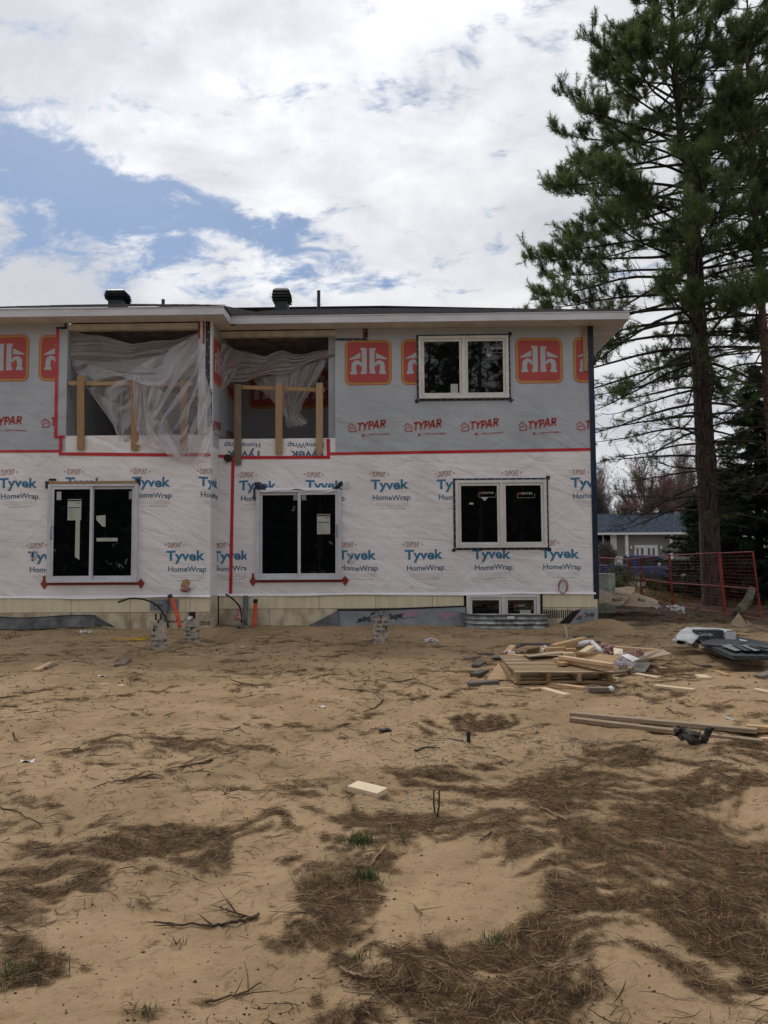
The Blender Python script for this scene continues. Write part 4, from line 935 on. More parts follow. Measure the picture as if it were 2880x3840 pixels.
x, z = xz(1336, 2323, YR); p1.text('Super', x, z, .30, .11, .05, rot=R(12), flip=True)
x, z = xz(1652, 2318, YR); p2.text('Form', x, z, .30, .11, .04, rot=R(7))
for k in range(2): x, z = xz(1392-k*4, 2302+k*5, YR); p1.poly([(x, z), (x+.09, z+.02), (x+.09, z+.045), (x, z+.025)])
p1.build(mapR, mem, name='sheet_print'); p2.build(mapR, mem, name='sheet_print')
mem2 = empty('footing_membrane', (X(2190, 2300, YR), YR-.1, .1), 'grey printed damp-proof sheet curling at the right-hand corner of the foundation', 'membrane')
sheet_poly('sheet', [(2128, 2352), (2178, 2284), (2241, 2280), (2241, 2310), (2236, 2325), (2222, 2338), (2200, 2356)], YR, M['membrane'], .03, mem2)
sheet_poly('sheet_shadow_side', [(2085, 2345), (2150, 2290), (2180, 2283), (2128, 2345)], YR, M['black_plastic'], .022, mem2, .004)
p1 = Print(); p1.on('ink_black', .0375); p2 = Print(); p2.on('ink_pink', .0375); x, z = xz(2190, 2312, YR); p1.text('Sup', x+.02, z-.01, .20, .10, .03, rot=R(10))
def esslogo(p, q, x, z, s):
    p.poly([(x+.5*s, z+.95*s), (x+s, z+1.05*s), (x+s, z+.8*s), (x+.5*s, z+.7*s)]); p.poly([(x, z+.45*s), (x+.22*s, z+.5*s), (x+.22*s, z+.85*s), (x+.5*s, z+.95*s), (x, z+.9*s)])
    q.poly([(x, z), (x+.8*s, z+.16*s), (x+.8*s, z+.36*s), (x+.0*s, z+.2*s)]); q.poly([(x+.58*s, z+.34*s), (x+.8*s, z+.36*s), (x+.8*s, z+.65*s), (x+.3*s, z+.55*s), (x+.3*s, z+.4*s), (x+.58*s, z+.46*s)])
x, z = xz(2160, 2324, YR); esslogo(p2, p1, x, z, .13)
p1.build(mapR, mem2, name='sheet_print'); p2.build(mapR, mem2, name='sheet_print')
mem3 = empty('footing_membrane', (X(200, 2330, YL), YL-.1, .1), 'dusty dark membrane slumped along the foot of the left block', 'membrane')
def memf(u, v):
    px = -240+620*u; top = 2312-(5*math.sin(u*9)) if px < 360 else 2312+(px-360)*.9; p = P(px, top+v*(42 if px < 360 else 24), YL)
    return (p.x, YL-.03-.05*v-.03*v*math.sin(u*31)-.012*math.sin(u*80)*v, p.z)
MB().grid(memf, 120, 8).build('sheet', M['membrane_dusty'], mem3, smooth=True)
m = MB(); m.tube([memf(i/60, -.02) for i in range(61)], .010, 5); m.build('top_edge', M['black_plastic'], mem3)
def memg(u, v):
    px = 362+80*u; p = P(px, 2310+36*u+v*(24*(1-u)+3), YL); return (p.x, YL-.04-.16*u-.05*v, p.z)
MB().grid(memg, 14, 5).build('folded_end', M['black_plastic'], mem3, smooth=True)
st = rect(563, 2247, 672, 2290, YL); stk = MB().box((st[0], YL-.020, st[1]), (st[2], YL-.016, st[3])).build('form_label', M['membrane'], house)
p1 = Print(); p1.on('ink_black', .0375); p2 = Print(); p2.on('ink_pink', .0375); z = st[1]+.09; p1.text('Super', st[0]+.17, z, .19, .055, .03); p2.text('Form', st[0]+.365, z, .17, .055, .03); p1.text('forms.ca', st[0]+.08, z-.05, .1, .02); esslogo(p2, p1, st[0]+.06, z-.01, .075)
mapK = lambda u, v, o: (u, YL-.022, v); p1.build(mapK, stk, name='label_print'); p2.build(mapK, stk, name='label_print')
# ---- conduits and cables
def hose(name, pts, r, mat, label, cat, tips=None, group=None, cap=None):
    q = [P(px, py, Y) for px, py, Y in pts]; n = len(q); out = []
    for i in range(n-1):
        p0, p1, p2, p3 = q[max(i-1, 0)], q[i], q[i+1], q[min(i+2, n-1)]
        for k in range(6):
            t = k/6; out.append(.5*((2*p1)+(-p0+p2)*t+(2*p0-5*p1+4*p2-p3)*t*t+(-p0+3*p1-3*p2+p3)*t**3))
    out.append(q[-1]); base = out[-1]
    e = empty(name, base, label, cat, group); MB().tube(out, r, 10).build('pipe', mat, e, smooth=True)
    if cap: MB().tube([out[0]-(out[1]-out[0]).normalized()*.03, out[0]+(out[1]-out[0]).normalized()*.05], r*1.25, 10).build('cap', cap, e)
    return e
hose('orange_conduit', [(638, 2236, 15.7), (652, 2270, 15.66), (664, 2305, 15.6), (674, 2352, 15.55)], .04, M['orange_pipe'], 'leaning bright orange conduit with a black ring at the left block', 'conduit', cap=M['black_plastic'])
hose('orange_conduit', [(958, 2252, 16.3), (957, 2290, 16.3), (952, 2350, 16.25)], .04, M['orange_pipe'], 'short upright orange conduit beside the grey riser of the right block', 'conduit', cap=M['black_plastic'])
for (px0, px1, y0, y1, Y, lb) in ((613, 632, 2246, 2292, YL, 'grey plastic cable riser box against the left block foundation'), (914, 932, 2233, 2281, YR, 'grey plastic cable riser box against the right block foundation')):
    a = rect(px0, y0, px1, y1, Y); e = empty('cable_riser', ((a[0]+a[2])/2, Y-.06, .1), lb, 'cable riser')
    MB().box((a[0], Y-.09, a[1]), (a[2], Y-.017, a[3])).build('box', M['grey_pvc'], e, bevel=.012)
    MB().tube([((a[0]+a[2])/2, Y-.055, a[1]+.01), ((a[0]+a[2])/2, Y-.055, 0)], .04, 12).build('pipe', M['grey_pvc'], e, smooth=True)
hose('black_cable', [(443, 2259, 15.2), (462, 2252, 15.25), (490, 2244, 15.4), (540, 2248, 15.5), (585, 2268, 15.6), (615, 2305, 15.65), (632, 2352, 15.65)], .019, M['black_plastic'], 'thick black cable arching out of the sand before the left block', 'cable')
hose('black_cable', [(846, 2228, 16.2), (872, 2245, 16.2), (890, 2264, 16.25), (901, 2283, 16.3), (906, 2335, 16.3)], .019, M['black_plastic'], 'thick black cable leaning out beside the grey riser', 'cable')
c = P(892, 2308, 16.2); blob('plastic_bundle', c, (.075, .06, .17), M['pink_rag'] if 'pink_rag' in M else M['pink_wool'], None, 5, 3, .3, origin=c, label='crumpled pinkish plastic bundled round the black cable', cat='plastic bundle')
def coil(pts, r, mat, Y, label, n=3):
    c0 = P(*pts[0], Y); m = MB()
    for k in range(n):
        w, h = pts[1]; w = w*Y/FPX*(1-.12*k); h = h*Y/FPX*(1-.06*k); o = random.uniform(-.01, .01)
        m.tube([(c0.x+o+w*math.cos(t/20*2*math.pi), Y-.02-.012*k, c0.z+o*2+h*math.sin(t/20*2*math.pi)) for t in range(21)], r, 5)
    return m.build('wire_coil', mat, None, smooth=True, origin=(c0.x, Y, c0.z), label=label, cat='wire coil')
M['wire_red'] = pm('red_wire', (.30, .03, .035), .5); M['wire_white'] = pm('white_wire', (.6, .6, .62), .5)
coil([(2110, 2200), (18, 26)], .0055, M['wire_red'], YR, 'loop of thin red wire hanging out of the white wrap near the house corner')
coil([(1320, 2090), (11, 20)], .005, M['wire_white'], YR, 'small coil of white wire on the wrap right of the right sliding door')
coil([(128, 2080), (12, 16)], .005, M['wire_white'], YL, 'small coil of white wire on the wrap left of the left sliding door')
coil([(1305, 1818), (7, 14)], .004, M['wire_white'], YR, 'short twist of pale wire above the right sliding door', 2)
# ---- temporary guards of the balconies
def bar(name, a, b, w, t, mat, parent=None, front=0, **kw):      # board with its length along local X
    a, b = Vector(a), Vector(b); d = b-a; l = d.length; ex = d.normalized(); ey = Vector((0, 1, 0)); ey = (ey-ex*ey.dot(ex)).normalized(); ez = ex.cross(ey)
    m = MB(); m.obox(Matrix.Identity(4), (l, t, w)); me = bpy.data.meshes.new(name); me.from_pydata(m.v, [], m.f); me.materials.append(mat)
    o = bpy.data.objects.new(name, me); C.objects.link(o)
    W = Matrix((ex, ey, ez)).transposed().to_4x4(); W.translation = (a+b)/2
    if parent is not None: W.translation = W.translation - wl(parent); o.parent = parent
    o.matrix_local = W
    bv = o.modifiers.new('bevel', 'BEVEL'); bv.width = .003; bv.segments = 1
    return prop(o, **kw)
def guard(posts, rail, Y, label, group=None):
    e = empty('guard_rail', P(posts[1][0], 1700, Y-.04), label, 'guard rail')
    for (px, yt, yb, old) in posts:
        a = P(px, yb, Y-.045); b = P(px, yt, Y-.045); bar('post', a, b, .148, .038, M['wood_old2'] if old else M['wood_rail'], e)
    bar('rail', P(rail[0][0], rail[0][1], Y+.015), P(rail[1][0], rail[1][1], Y+.015), .085, .036, M['wood_rail'], e)
M['wood_old2'] = pm('grey_post', (.23, .17, .11), .8, col2=(.13, .095, .065), mixs=(.35, .62), vs=6, stretch=(1.2, 14, 14))
guard([(892, 1441, 1742, 1), (1046, 1436, 1702, 0), (1198, 1436, 1702, 0)], [(905, 1452), (1217, 1463)], YR, 'rough lumber guard of three posts across the right balcony opening')
guard([(303, 1409, 1687, 0), (505, 1424, 1688, 0), (690, 1424, 1688, 0)], [(257, 1437), (724, 1441)], YL, 'rough lumber guard of three posts across the left balcony opening, half behind polythene')
# ---- polythene sheets
from mathutils import noise as MN
def folds(u, v, k, a, su=1.0, sv=.35, s=3.0):   # ridged creases, long along one direction
    c_, s_ = math.cos(a), math.sin(a); p_ = Vector(((u*c_+v*s_)*s*su*3, (v*c_-u*s_)*s*sv*2, k))
    return 1-2*abs(MN.noise(p_*.62))*1.6 + .16*(1-2*abs(MN.noise(p_*1.7+Vector((7, 3, 0))))*1.6)
def poly(name, rows, fn, nu, nv, label, mat=None):    # rows: lists of photo points from top to bottom
    n = len(rows); mcol = len(rows[0])
    def f(u, v):
        j = v*(n-1); j0 = min(int(j), n-2); tv = j-j0; i = u*(mcol-1); i0 = min(int(i), mcol-2); tu = i-i0
        tv = tv*tv*(3-2*tv)*.35+tv*.65; tu = tu*tu*(3-2*tu)*.35+tu*.65
        q = [0, 0, 0]
        for c_ in range(3): q[c_] = (rows[j0][i0][c_]*(1-tu)+rows[j0][i0+1][c_]*tu)*(1-tv)+(rows[j0+1][i0][c_]*(1-tu)+rows[j0+1][i0+1][c_]*tu)*tv
        dpx, dpy, dY = fn(u, v); return P(q[0]+dpx, q[1]+dpy, q[2]+dY)
    o = MB().grid(f, nu, nv); c = f(.5, 0)
    return o.build(name, mat or M['poly'], None, smooth=True, origin=c, label=label, cat='plastic sheet')
A = YL+.10
poly('plastic_sheet', [[(262, 1238, A), (380, 1262, A), (500, 1288, A), (640, 1276, A), (744, 1248, A)],
                       [(262, 1300, A), (380, 1312, A+.05), (500, 1335, A-.05), (640, 1325, A), (748, 1300, A)],
                       [(262, 1350, A), (380, 1385, A-.02), (470, 1420, A-.09), (600, 1455, A-.2), (745, 1400, A-.1)]],
     lambda u, v: (0, 3*math.sin(u*17+v*3), .05*math.sin(u*7+v*7)+.05*folds(u, v, 1, 1.1)), 90, 50, 'upper drape of clear polythene sagging across the left balcony opening')
poly('plastic_sheet', [[(262, 1335, A), (330, 1370, A-.02), (470, 1400, A-.10), (600, 1330, A-.1), (744, 1250, A-.1), (756, 1262, YL-.06)],
                       [(268, 1372, A), (345, 1420, A-.05), (500, 1425, YL-.09), (610, 1455, YL-.12), (735, 1370, YL-.1), (766, 1370, YL-.08)],
                       [(300, 1425, A), (400, 1500, A), (505, 1540, YL-.10), (590, 1560, YL-.16), (705, 1520, YL-.13), (786, 1480, YL-.08)],
                       [(425, 1590, A), (445, 1600, YL-.05), (520, 1620, YL-.12), (600, 1640, YL-.17), (700, 1640, YL-.13), (794, 1600, YL-.08)],
                       [(448, 1650, YL-.05), (470, 1660, YL-.06), (560, 1672, YL-.12), (640, 1712, YL-.17), (715, 1738, YL-.12), (789, 1702, YL-.07)]],
     lambda u, v: (4*math.sin(u*31+v*4)*v, 3*math.sin(u*23), .03*math.sin(u*13+v*5)+.065*folds(u, v, 2, .5, s=4)), 130, 90, 'long lower drape of clear polythene hanging over the left guard to the red tape')
poly('plastic_sheet', [[(500, 1405, YL-.1), (520, 1410, YL-.12), (545, 1420, YL-.12), (580, 1450, YL-.13), (615, 1470, YL-.15)],
                       [(502, 1480, YL-.1), (515, 1490, YL-.15), (535, 1500, YL-.12), (560, 1520, YL-.18), (600, 1540, YL-.15)],
                       [(505, 1600, YL-.1), (520, 1605, YL-.16), (545, 1610, YL-.12), (580, 1620, YL-.2), (640, 1600, YL-.15)],
                       [(500, 1610, YL-.1), (530, 1625, YL-.16), (570, 1660, YL-.12), (620, 1700, YL-.18), (700, 1725, YL-.14)]],
     lambda u, v: (0, 0, .06*folds(u, v, 5, .1, s=2.6)), 50, 60, 'bunched vertical fold of polythene beside the middle post of the left guard')
poly('plastic_sheet', [[(742, 1262, YL-.02), (755, 1270, YL-.05), (764, 1300, YL-.07), (768, 1310, YL-.06)],
                       [(736, 1380, YL-.05), (750, 1390, YL-.09), (760, 1380, YL-.07), (766, 1380, YL-.06)],
                       [(742, 1500, YL-.05), (752, 1500, YL-.08), (770, 1500, YL-.07), (794, 1500, YL-.06)],
                       [(745, 1630, YL-.05), (755, 1630, YL-.08), (772, 1620, YL-.08), (793, 1615, YL-.06)]],
     lambda u, v: (3*math.sin(v*14), 0, .03*math.sin(u*9+v*12)), 24, 50, 'narrow strip of polythene gathered against the corner column', M['poly_thick'])
B = YR+.25
poly('plastic_sheet', [[(815, 1290, B), (905, 1322, B), (1000, 1330, B-.05), (1075, 1318, B), (1160, 1330, B), (1250, 1298, B-.15)],
                       [(822, 1400, B), (900, 1375, B), (990, 1372, B-.08), (1075, 1350, B-.1), (1160, 1352, B), (1255, 1318, B-.15)],
                       [(820, 1472, B), (855, 1440, B), (925, 1425, B-.02), (1040, 1405, B-.1), (1150, 1370, B-.05), (1240, 1330, B-.15)]],
     lambda u, v: (0, 6*math.sin(u*21), .03*math.sin(u*9+v*4)+.065*folds(u, v, 3, 1.2, s=3.4)), 110, 50, 'pale crumpled polythene swagged across the right balcony opening')
poly('plastic_sheet', [[(945, 1420, B+.1), (1010, 1410, B+.05), (1080, 1395, B), (1160, 1365, B), (1235, 1335, B)],
                       [(985, 1468, B+.1), (1040, 1465, B+.05), (1090, 1455, B), (1150, 1440, B), (1195, 1420, B)],
                       [(1035, 1520, B+.1), (1060, 1530, B+.05), (1090, 1525, B), (1120, 1510, B), (1150, 1490, B)],
                       [(1070, 1570, B+.1), (1080, 1575, B+.05), (1090, 1570, B), (1105, 1560, B), (1120, 1545, B)],
                       [(1078, 1605, B+.1), (1100, 1600, B+.05), (1125, 1598, B), (1145, 1590, B), (1152, 1575, B)]],
     lambda u, v: (3*math.sin(v*20)*v, 0, .06*folds(u, v, 4, .3, s=3)), 70, 70, 'polythene point hanging between the posts of the right guard')
poly('plastic_sheet', [[(790+30, 1275, B-.1), (880, 1310, B), (925, 1325, B)], [(822, 1380, B-.1), (870, 1370, B), (905, 1350, B)], [(818, 1475, B-.1), (840, 1460, B), (870, 1430, B)]],
     lambda u, v: (0, 0, .06*folds(u, v, 6, .6, s=2.6)), 30, 30, 'loose left end of polythene in the right balcony opening')

# ------------------------------------------------------------------ trees
class TubeSet:                          # many tubes into one mesh, fast
    def __init__(s): s.V = []; s.F = []; s.n = 0
    def add(s, pts, rad, k=5):
        pts = np.asarray(pts, float); n = len(pts); rad = np.broadcast_to(np.asarray(rad, float), (n,))
        t = np.gradient(pts, axis=0); t /= np.linalg.norm(t, axis=1, keepdims=True)+1e-9
        ref = np.array([0, 0, 1.]) if abs(t[0, 2]) < .8 else np.array([1., 0, 0])
        a = np.cross(t, ref); a /= np.linalg.norm(a, axis=1, keepdims=True)+1e-9; b = np.cross(t, a)
        th = np.arange(k)*2*np.pi/k
        v = pts[:, None]+(a[:, None]*np.cos(th)[None, :, None]+b[:, None]*np.sin(th)[None, :, None])*rad[:, None, None]
        i = np.arange(n-1)[:, None]*k; j = np.arange(k)[None]; j2 = (j+1) % k
        s.F.append((np.stack([i+j, i+j2, i+k+j2, i+k+j], -1)+s.n).reshape(-1, 4)); s.V.append(v.reshape(-1, 3)); s.n += n*k
    def build(s, name, mat, parent, smooth=True, **kw): return mesh_np(name, np.concatenate(s.V), np.concatenate(s.F), mat, tuple(wl(parent)) if parent else (0, 0, 0), parent, smooth, **kw)
def needle_cloud(tips, dirs, per, length, width, spread=.75, back=.28, rs=None, lj=.3):   # brushes of needles at twig ends
    rs = rs or rng; n = len(tips); T = np.repeat(tips, per, 0); D = np.repeat(dirs, per, 0); m = len(T)
    r = rs.normal(size=(m, 3)); r /= np.linalg.norm(r, axis=1, keepdims=True)
    d = D*(1-spread*.5)+r*spread; d /= np.linalg.norm(d, axis=1, keepdims=True)
    s = T-D*(rs.random((m, 1))*back); L = length*(1-lj+lj*2*rs.random((m, 1)))
    w = np.cross(d, rs.normal(size=(m, 3))); w /= np.linalg.norm(w, axis=1, keepdims=True)+1e-9; w *= width*.5
    V = np.stack([s-w, s+w, s+d*L], 1).reshape(-1, 3); F = np.arange(m*3).reshape(-1, 3); return V, F
def unit(v): return v/(np.linalg.norm(v)+1e-9)
def pine(name, trunk, rad, whorls, ext, label, group=None, dens=1.0, seed=1, mats=('bark', 'bark_thin', 'needles'), per=42, nl=.155, nw=.0125, rise=.25, lowbare=9.5, sub=12, category='pine tree'):
    """trunk: points; rad: radii; ext(z, side) gives the branch reach at a height"""
    rs = np.random.default_rng(seed); trunk = np.array(trunk, float); tz = trunk[:, 2]
    e = empty(name, tuple(trunk[0]), label, category, group)
    ts = TubeSet(); zz = np.linspace(tz[0], tz[-1], 40); ctr = np.stack([np.interp(zz, tz, trunk[:, 0]), np.interp(zz, tz, trunk[:, 1]), zz], 1)
    rr = np.interp(zz, tz, rad)*(1+.04*rs.normal(size=40)); ts.add(ctr, rr, 16); ts.build('trunk', M[mats[0]], e)
    br = TubeSet(); tips = []; dirs = []
    for z, nb in whorls:
        a0 = rs.random()*6.28
        for b in range(nb):
            az = a0+b*6.283/nb+rs.normal()*.25; side = math.cos(az)
            L0 = ext(z, side); L = ext(z+.30*L0, side)*(.80+.27*rs.random());
            if L < .4: continue
            p0 = np.array([np.interp(z, tz, trunk[:, 0]), np.interp(z, tz, trunk[:, 1]), z]); el = rs.normal()*.10+.12
            base_r = min(.075, .016+.009*L); n = 8; pts = [p0]; d = np.array([math.cos(az)*math.cos(el), math.sin(az)*math.cos(el), math.sin(el)]); sag = -.10 if z < lowbare+3 else -.03
            for i in range(n):
                f = i/n; bend = sag*(1-f*1.3)+rise*max(0, f-.45)*.55
                d = unit(d+np.array([rs.normal()*.07, rs.normal()*.07, bend+rs.normal()*.05])); pts.append(pts[-1]+d*L/n)
            pts = np.array(pts); br.add(pts, np.linspace(base_r, .010, n+1), 5)
            bare = z < lowbare; ns = int(sub*(L/4)**.7*dens)+2
            if bare: ns = int(ns*.75)
            for k in range(ns):
                f = (rs.uniform(.28, 1) if bare else 1-.72*rs.random()**1.25) if k else 1.0; i = min(int(f*n), n-1); q = pts[i]+(pts[i+1]-pts[i])*(f*n-i) if f < 1 else pts[-1]
                dd = unit(pts[min(i+1, n)]-pts[i]); lat = np.cross(dd, [0, 0, 1])*(1 if rs.random() < .5 else -1)
                sd_ = unit(dd*.75+lat*rs.uniform(.2, 1.0)+np.array([0, 0, rs.uniform(-.35 if bare else -.05, .45)])); sl = rs.uniform(.35, 1.0)*(.45+L*.14)*(1.15-.5*f)
                sp = [q]; d2 = sd_
                for i2 in range(4): d2 = unit(d2+rs.normal(size=3)*.16+np.array([0, 0, rise*.28 if not bare else rs.normal()*.1])); sp.append(sp[-1]+d2*sl/4)
                sp = np.array(sp); br.add(sp, np.linspace(.012, .005, 5), 3)
                keep = 1.0 if not bare else np.clip((z-3)/(lowbare-3), .12, 1)*.42
                nt = (int(rs.integers(4, 8)*dens) if f > .42 else 1) if not bare else 3
                for t in range(nt):
                    g = rs.uniform(.3, 1) if t else 1; j = min(int(g*4), 3); q2 = sp[j]+(sp[j+1]-sp[j])*(g*4-j); d3 = unit(d2+rs.normal(size=3)*.5+np.array([0, 0, .75 if not bare else .1])); l3 = rs.uniform(.12, .38)
                    if t: br.add(np.array([q2, q2+d3*l3*.5+rs.normal(size=3)*.015, q2+d3*l3]), [.006, .005, .004], 3)
                    if rs.random() < (keep if f > .42 else .25*keep): tips.append(q2+d3*l3*(1 if t else .1)); dirs.append(unit(d3+np.array([0, 0, .2])))
    br.build('branches', M[mats[1]], e)
    V, F = needle_cloud(np.array(tips), np.array(dirs), per, nl, nw, rs=rs)
    mesh_np('crown', V, F, M[mats[2]], tuple(wl(e)), e)
    print('DBG', name, len(tips), len(F)); return e
TY = 26.0
tp = [(2678, 2262), (2668, 2150), (2648, 1740), (2628, 1400), (2611, 1100), (2596, 850), (2584, 560)]
pts = [P(px, py, TY) for px, py in tp]; pts = [(p.x, p.y, p.z) for p in pts]; pts[0] = (pts[0][0], TY, -.25)
pts += [(pts[-1][0]-.25, TY, 15.5), (pts[-1][0]-.4, TY, 18.5), (pts[-1][0]-.45, TY, 21.0)]
outl = [(P(px, py, TY).z, pts[4][0]-P(px, py, TY).x) for px, py in ((2310, 1900), (2260, 1650), (2180, 1500), (2100, 1300), (1930, 1145), (1952, 916), (1998, 784), (2007, 681), (2073, 446), (2157, 313), (2230, 193), (2308, 90), (2386, 0))]
oz = [a for a, b in outl]; ox = [b for a, b in outl]
def ext(z, side):
    r = float(np.interp(z, oz+[21.0], ox+[.7])); return r*(1.0 if side < 0 else .85)
wh = [(z, 5 if z > 8 else 4) for z in np.arange(3.0, 20.6, .46)]
pine('pine_tree', pts, [.42, .34, .305, .285, .265, .245, .21, .15, .08, .02], wh, ext, 'tall pine with a straight brown trunk standing behind the red site fence', dens=1.2, seed=3, sub=20, lowbare=8.2)
tw = [P(px, py, 24.6) for px, py in ((2642, 1195), (2632, 1150), (2640, 1100), (2690, 1060), (2740, 1030), (2790, 1000), (2850, 965))]
MB().tube(tw, [.012]*7, 4).build('hanging_branch', M['straw_pale'], None, origin=tw[0], label='thin pale dead branch caught against the big pine trunk', cat='branch')
# second, thin-trunked pine at the right edge
q0 = P(2935, 2250, 24); q1 = P(2888, 1600, 24); q2 = P(2832, 800, 24); q3 = P(2822, 500, 24)
tr2 = [(q0.x, 24, -.2), (q1.x, 24, q1.z), (q2.x, 24, q2.z), (q3.x, 24, q3.z), (q3.x-.1, 24, 17.5), (q3.x, 24, 19.5)]
pine('pine_tree', tr2, [.16, .125, .10, .085, .05, .02], [(z, 4) for z in np.arange(4, 19.2, .5)], lambda z, s: 2.6 if z < 16 else 2.6*(20-z)/4+.3, 'slender pine with flaky pinkish bark at the right edge', dens=1.0, seed=8, mats=('bark_scaly', 'bark_thin', 'needles_deep'), lowbare=9.0, sub=11)
q = P(2905, 300, 25.5)
pine('pine_tree', [(q.x+.3, 25.5, -.2), (q.x+.2, 25.5, 8), (q.x, 25.5, 15), (q.x, 25.5, 19.5)], [.2, .16, .09, .03], [(z, 4) for z in np.arange(11, 19.2, .75)], lambda z, s: 2.6 if z < 16 else 3.3*(20-z)/4+.3, 'bushy pine crown filling the upper right corner behind the slender pine', dens=.85, seed=12, mats=('bark', 'bark_thin', 'needles'), lowbare=8)
def spruce(base, H, Rm, label, seed=1, dens=1.0, group=None, low=.4):
    rs = np.random.default_rng(seed); e = empty('spruce_tree', base, label, 'spruce tree', group); b = np.array(base)
    ts = TubeSet(); ts.add(b+np.array([[0, 0, 0], [0, 0, H*.5], [0, 0, H]]), [.02*H+.03, .012*H, .01], 8); ts.build('trunk', M['bark'], e)
    br = TubeSet(); T = []; D = []
    z = low
    while z < H-.2:
        r = Rm*(1-z/H)**.85+.15
        for k in range(int(7*dens)):
            a = rs.random()*6.283; L = r*rs.uniform(.7, 1.15); d = np.array([math.cos(a), math.sin(a), -.12]); lat = np.array([-math.sin(a), math.cos(a), 0])
            n = 6; s = np.linspace(0, 1, n+1)[:, None]; pts = b+np.array([0, 0, z+rs.normal()*.06])+d*L*s+np.array([0, 0, 1])*(.10*L*s**2*1.6-.05*L*s); br.add(pts, np.linspace(.018, .006, n+1), 3)
            m = int(L*17*dens)+4
            for t in range(m):
                f = rs.uniform(.15, 1); q = pts[min(int(f*n), n-1)]; q = q+(pts[min(int(f*n)+1, n)]-q)*(f*n % 1); sd_ = (1 if rs.random() < .5 else -1)
                w = rs.uniform(0, .42)*(1.1-f*.6)*min(1, L*.7); dd = unit(d*.8+lat*sd_*.9+np.array([0, 0, rs.uniform(-.5, .1)])); T.append(q+dd*w); D.append(dd)
        z += .30/dens*(1 if H < 8 else 1.25)
    br.build('branches', M['bark_thin'], e)
    V, F = needle_cloud(np.array(T), np.array(D), 18, .13, .024, spread=.55, back=.34, rs=rs); mesh_np('crown', V, F, M['spruce'], tuple(base), e); print('DBG spruce', len(F)); return e
def sp(px, Y, H, Rm, label, seed, **k): g_ = P(px, 2100, Y); return spruce((g_.x, Y, -.15), H, Rm, label, seed, **k)
sp(2850, 28, 8.6, 3.0, 'tall dark spruce at the right edge behind the red fence', 21, dens=1.5)
sp(2640, 31, 4.6, 2.2, 'low dark spruce behind the big pine trunk, hiding the truck bonnet', 22, dens=1.3)
sp(2745, 33, 5.6, 2.6, 'dark spruce in the gap right of the big pine trunk', 23, dens=1.2)
sp(2960, 27, 7.5, 2.6, 'dark spruce cut off by the right edge of the view', 24)
def bare_tree(base, H, label, seed, mat='buds', spread=.42, bud=True, twigs=5, rad=.13):
    rs = np.random.default_rng(seed); e = empty('bare_tree', base, label, 'bare tree', 'leafless trees behind the neighbouring house'); ts = TubeSet(); br = TubeSet(); T = []; D = []
    def grow(p, d, L, r, lev):
        n = 4; pts = [p]
        for i in range(n): d = unit(d+rs.normal(size=3)*.10+np.array([0, 0, .05])); pts.append(pts[-1]+d*L/n)
        pts = np.array(pts); (ts if lev == 0 else br).add(pts, np.linspace(r, r*.6, n+1), 6 if lev < 2 else 3)
        if lev >= 4:
            for i in (2, 3, 4): T.append(pts[i]); D.append(unit(d+rs.normal(size=3)*.6))
            return
        m = (6, 5, 5, 4)[lev]
        for k in range(m):
            i = rs.integers(1 if lev else 2, n+1); a = rs.normal(size=3); a -= d*a.dot(d); a = unit(a); nd = unit(d+a*rs.uniform(.35, .9)*(spread*2)+np.array([0, 0, .15])); grow(pts[i], nd, L*rs.uniform(.5, .72), r*.5*(1 if lev else .8), lev+1)
    grow(np.array(base), np.array([0, 0, 1.]), H*.42, rad, 0)
    ts.build('trunk', M['bare'], e); br.build('branches', M['bare'], e)
    V, F = needle_cloud(np.array(T), np.array(D), 4, .20 if bud else .55, .034 if bud else .022, spread=.8, back=.3, rs=rs); mesh_np('crown', V, F, M[mat], tuple(base), e); return e
M['bare_fine'] = pm('fine_twigs', (.16, .125, .11), .95, var=.2)
for i, (px, Y, H, mat, lb) in enumerate(((2250, 66, 11.5, 'bare_fine', 'bare grey-brown tree nearest the house corner, behind the neighbouring roof'), (2300, 74, 10.5, 'bare_fine', 'bare brown tree over the left of the neighbouring roof'),
        (2370, 62, 9.3, 'buds', 'tree with reddish buds over the neighbouring roof vent'), (2425, 66, 11.4, 'buds', 'tallest red-budded tree over the middle of the neighbouring roof'), (2480, 64, 10.2, 'buds', 'reddish budding tree left of the big pine trunk'),
        (2540, 70, 12.5, 'bare_fine', 'tall bare tree close to the left of the big pine trunk'), (2600, 68, 11.2, 'bare_fine', 'bare tree seen just beside the big pine trunk'), (2760, 72, 12.5, 'bare_fine', 'bare tree seen through the dark spruces'), (2330, 80, 9, 'buds', 'small red-budded tree low over the neighbouring roof'), (2880, 76, 13, 'bare_fine', 'bare tree behind the spruces at the right edge'), (2215, 70, 10.5, 'buds', 'budding tree half hidden by the navy house corner'), (2500, 84, 10.5, 'bare_fine', 'distant bare tree between the budding trees and the pine'))):
    p = P(px, 2000, Y); bare_tree((p.x, Y, 0), H, lb, 40+i, mat, bud=(mat == 'buds'), rad=.16)
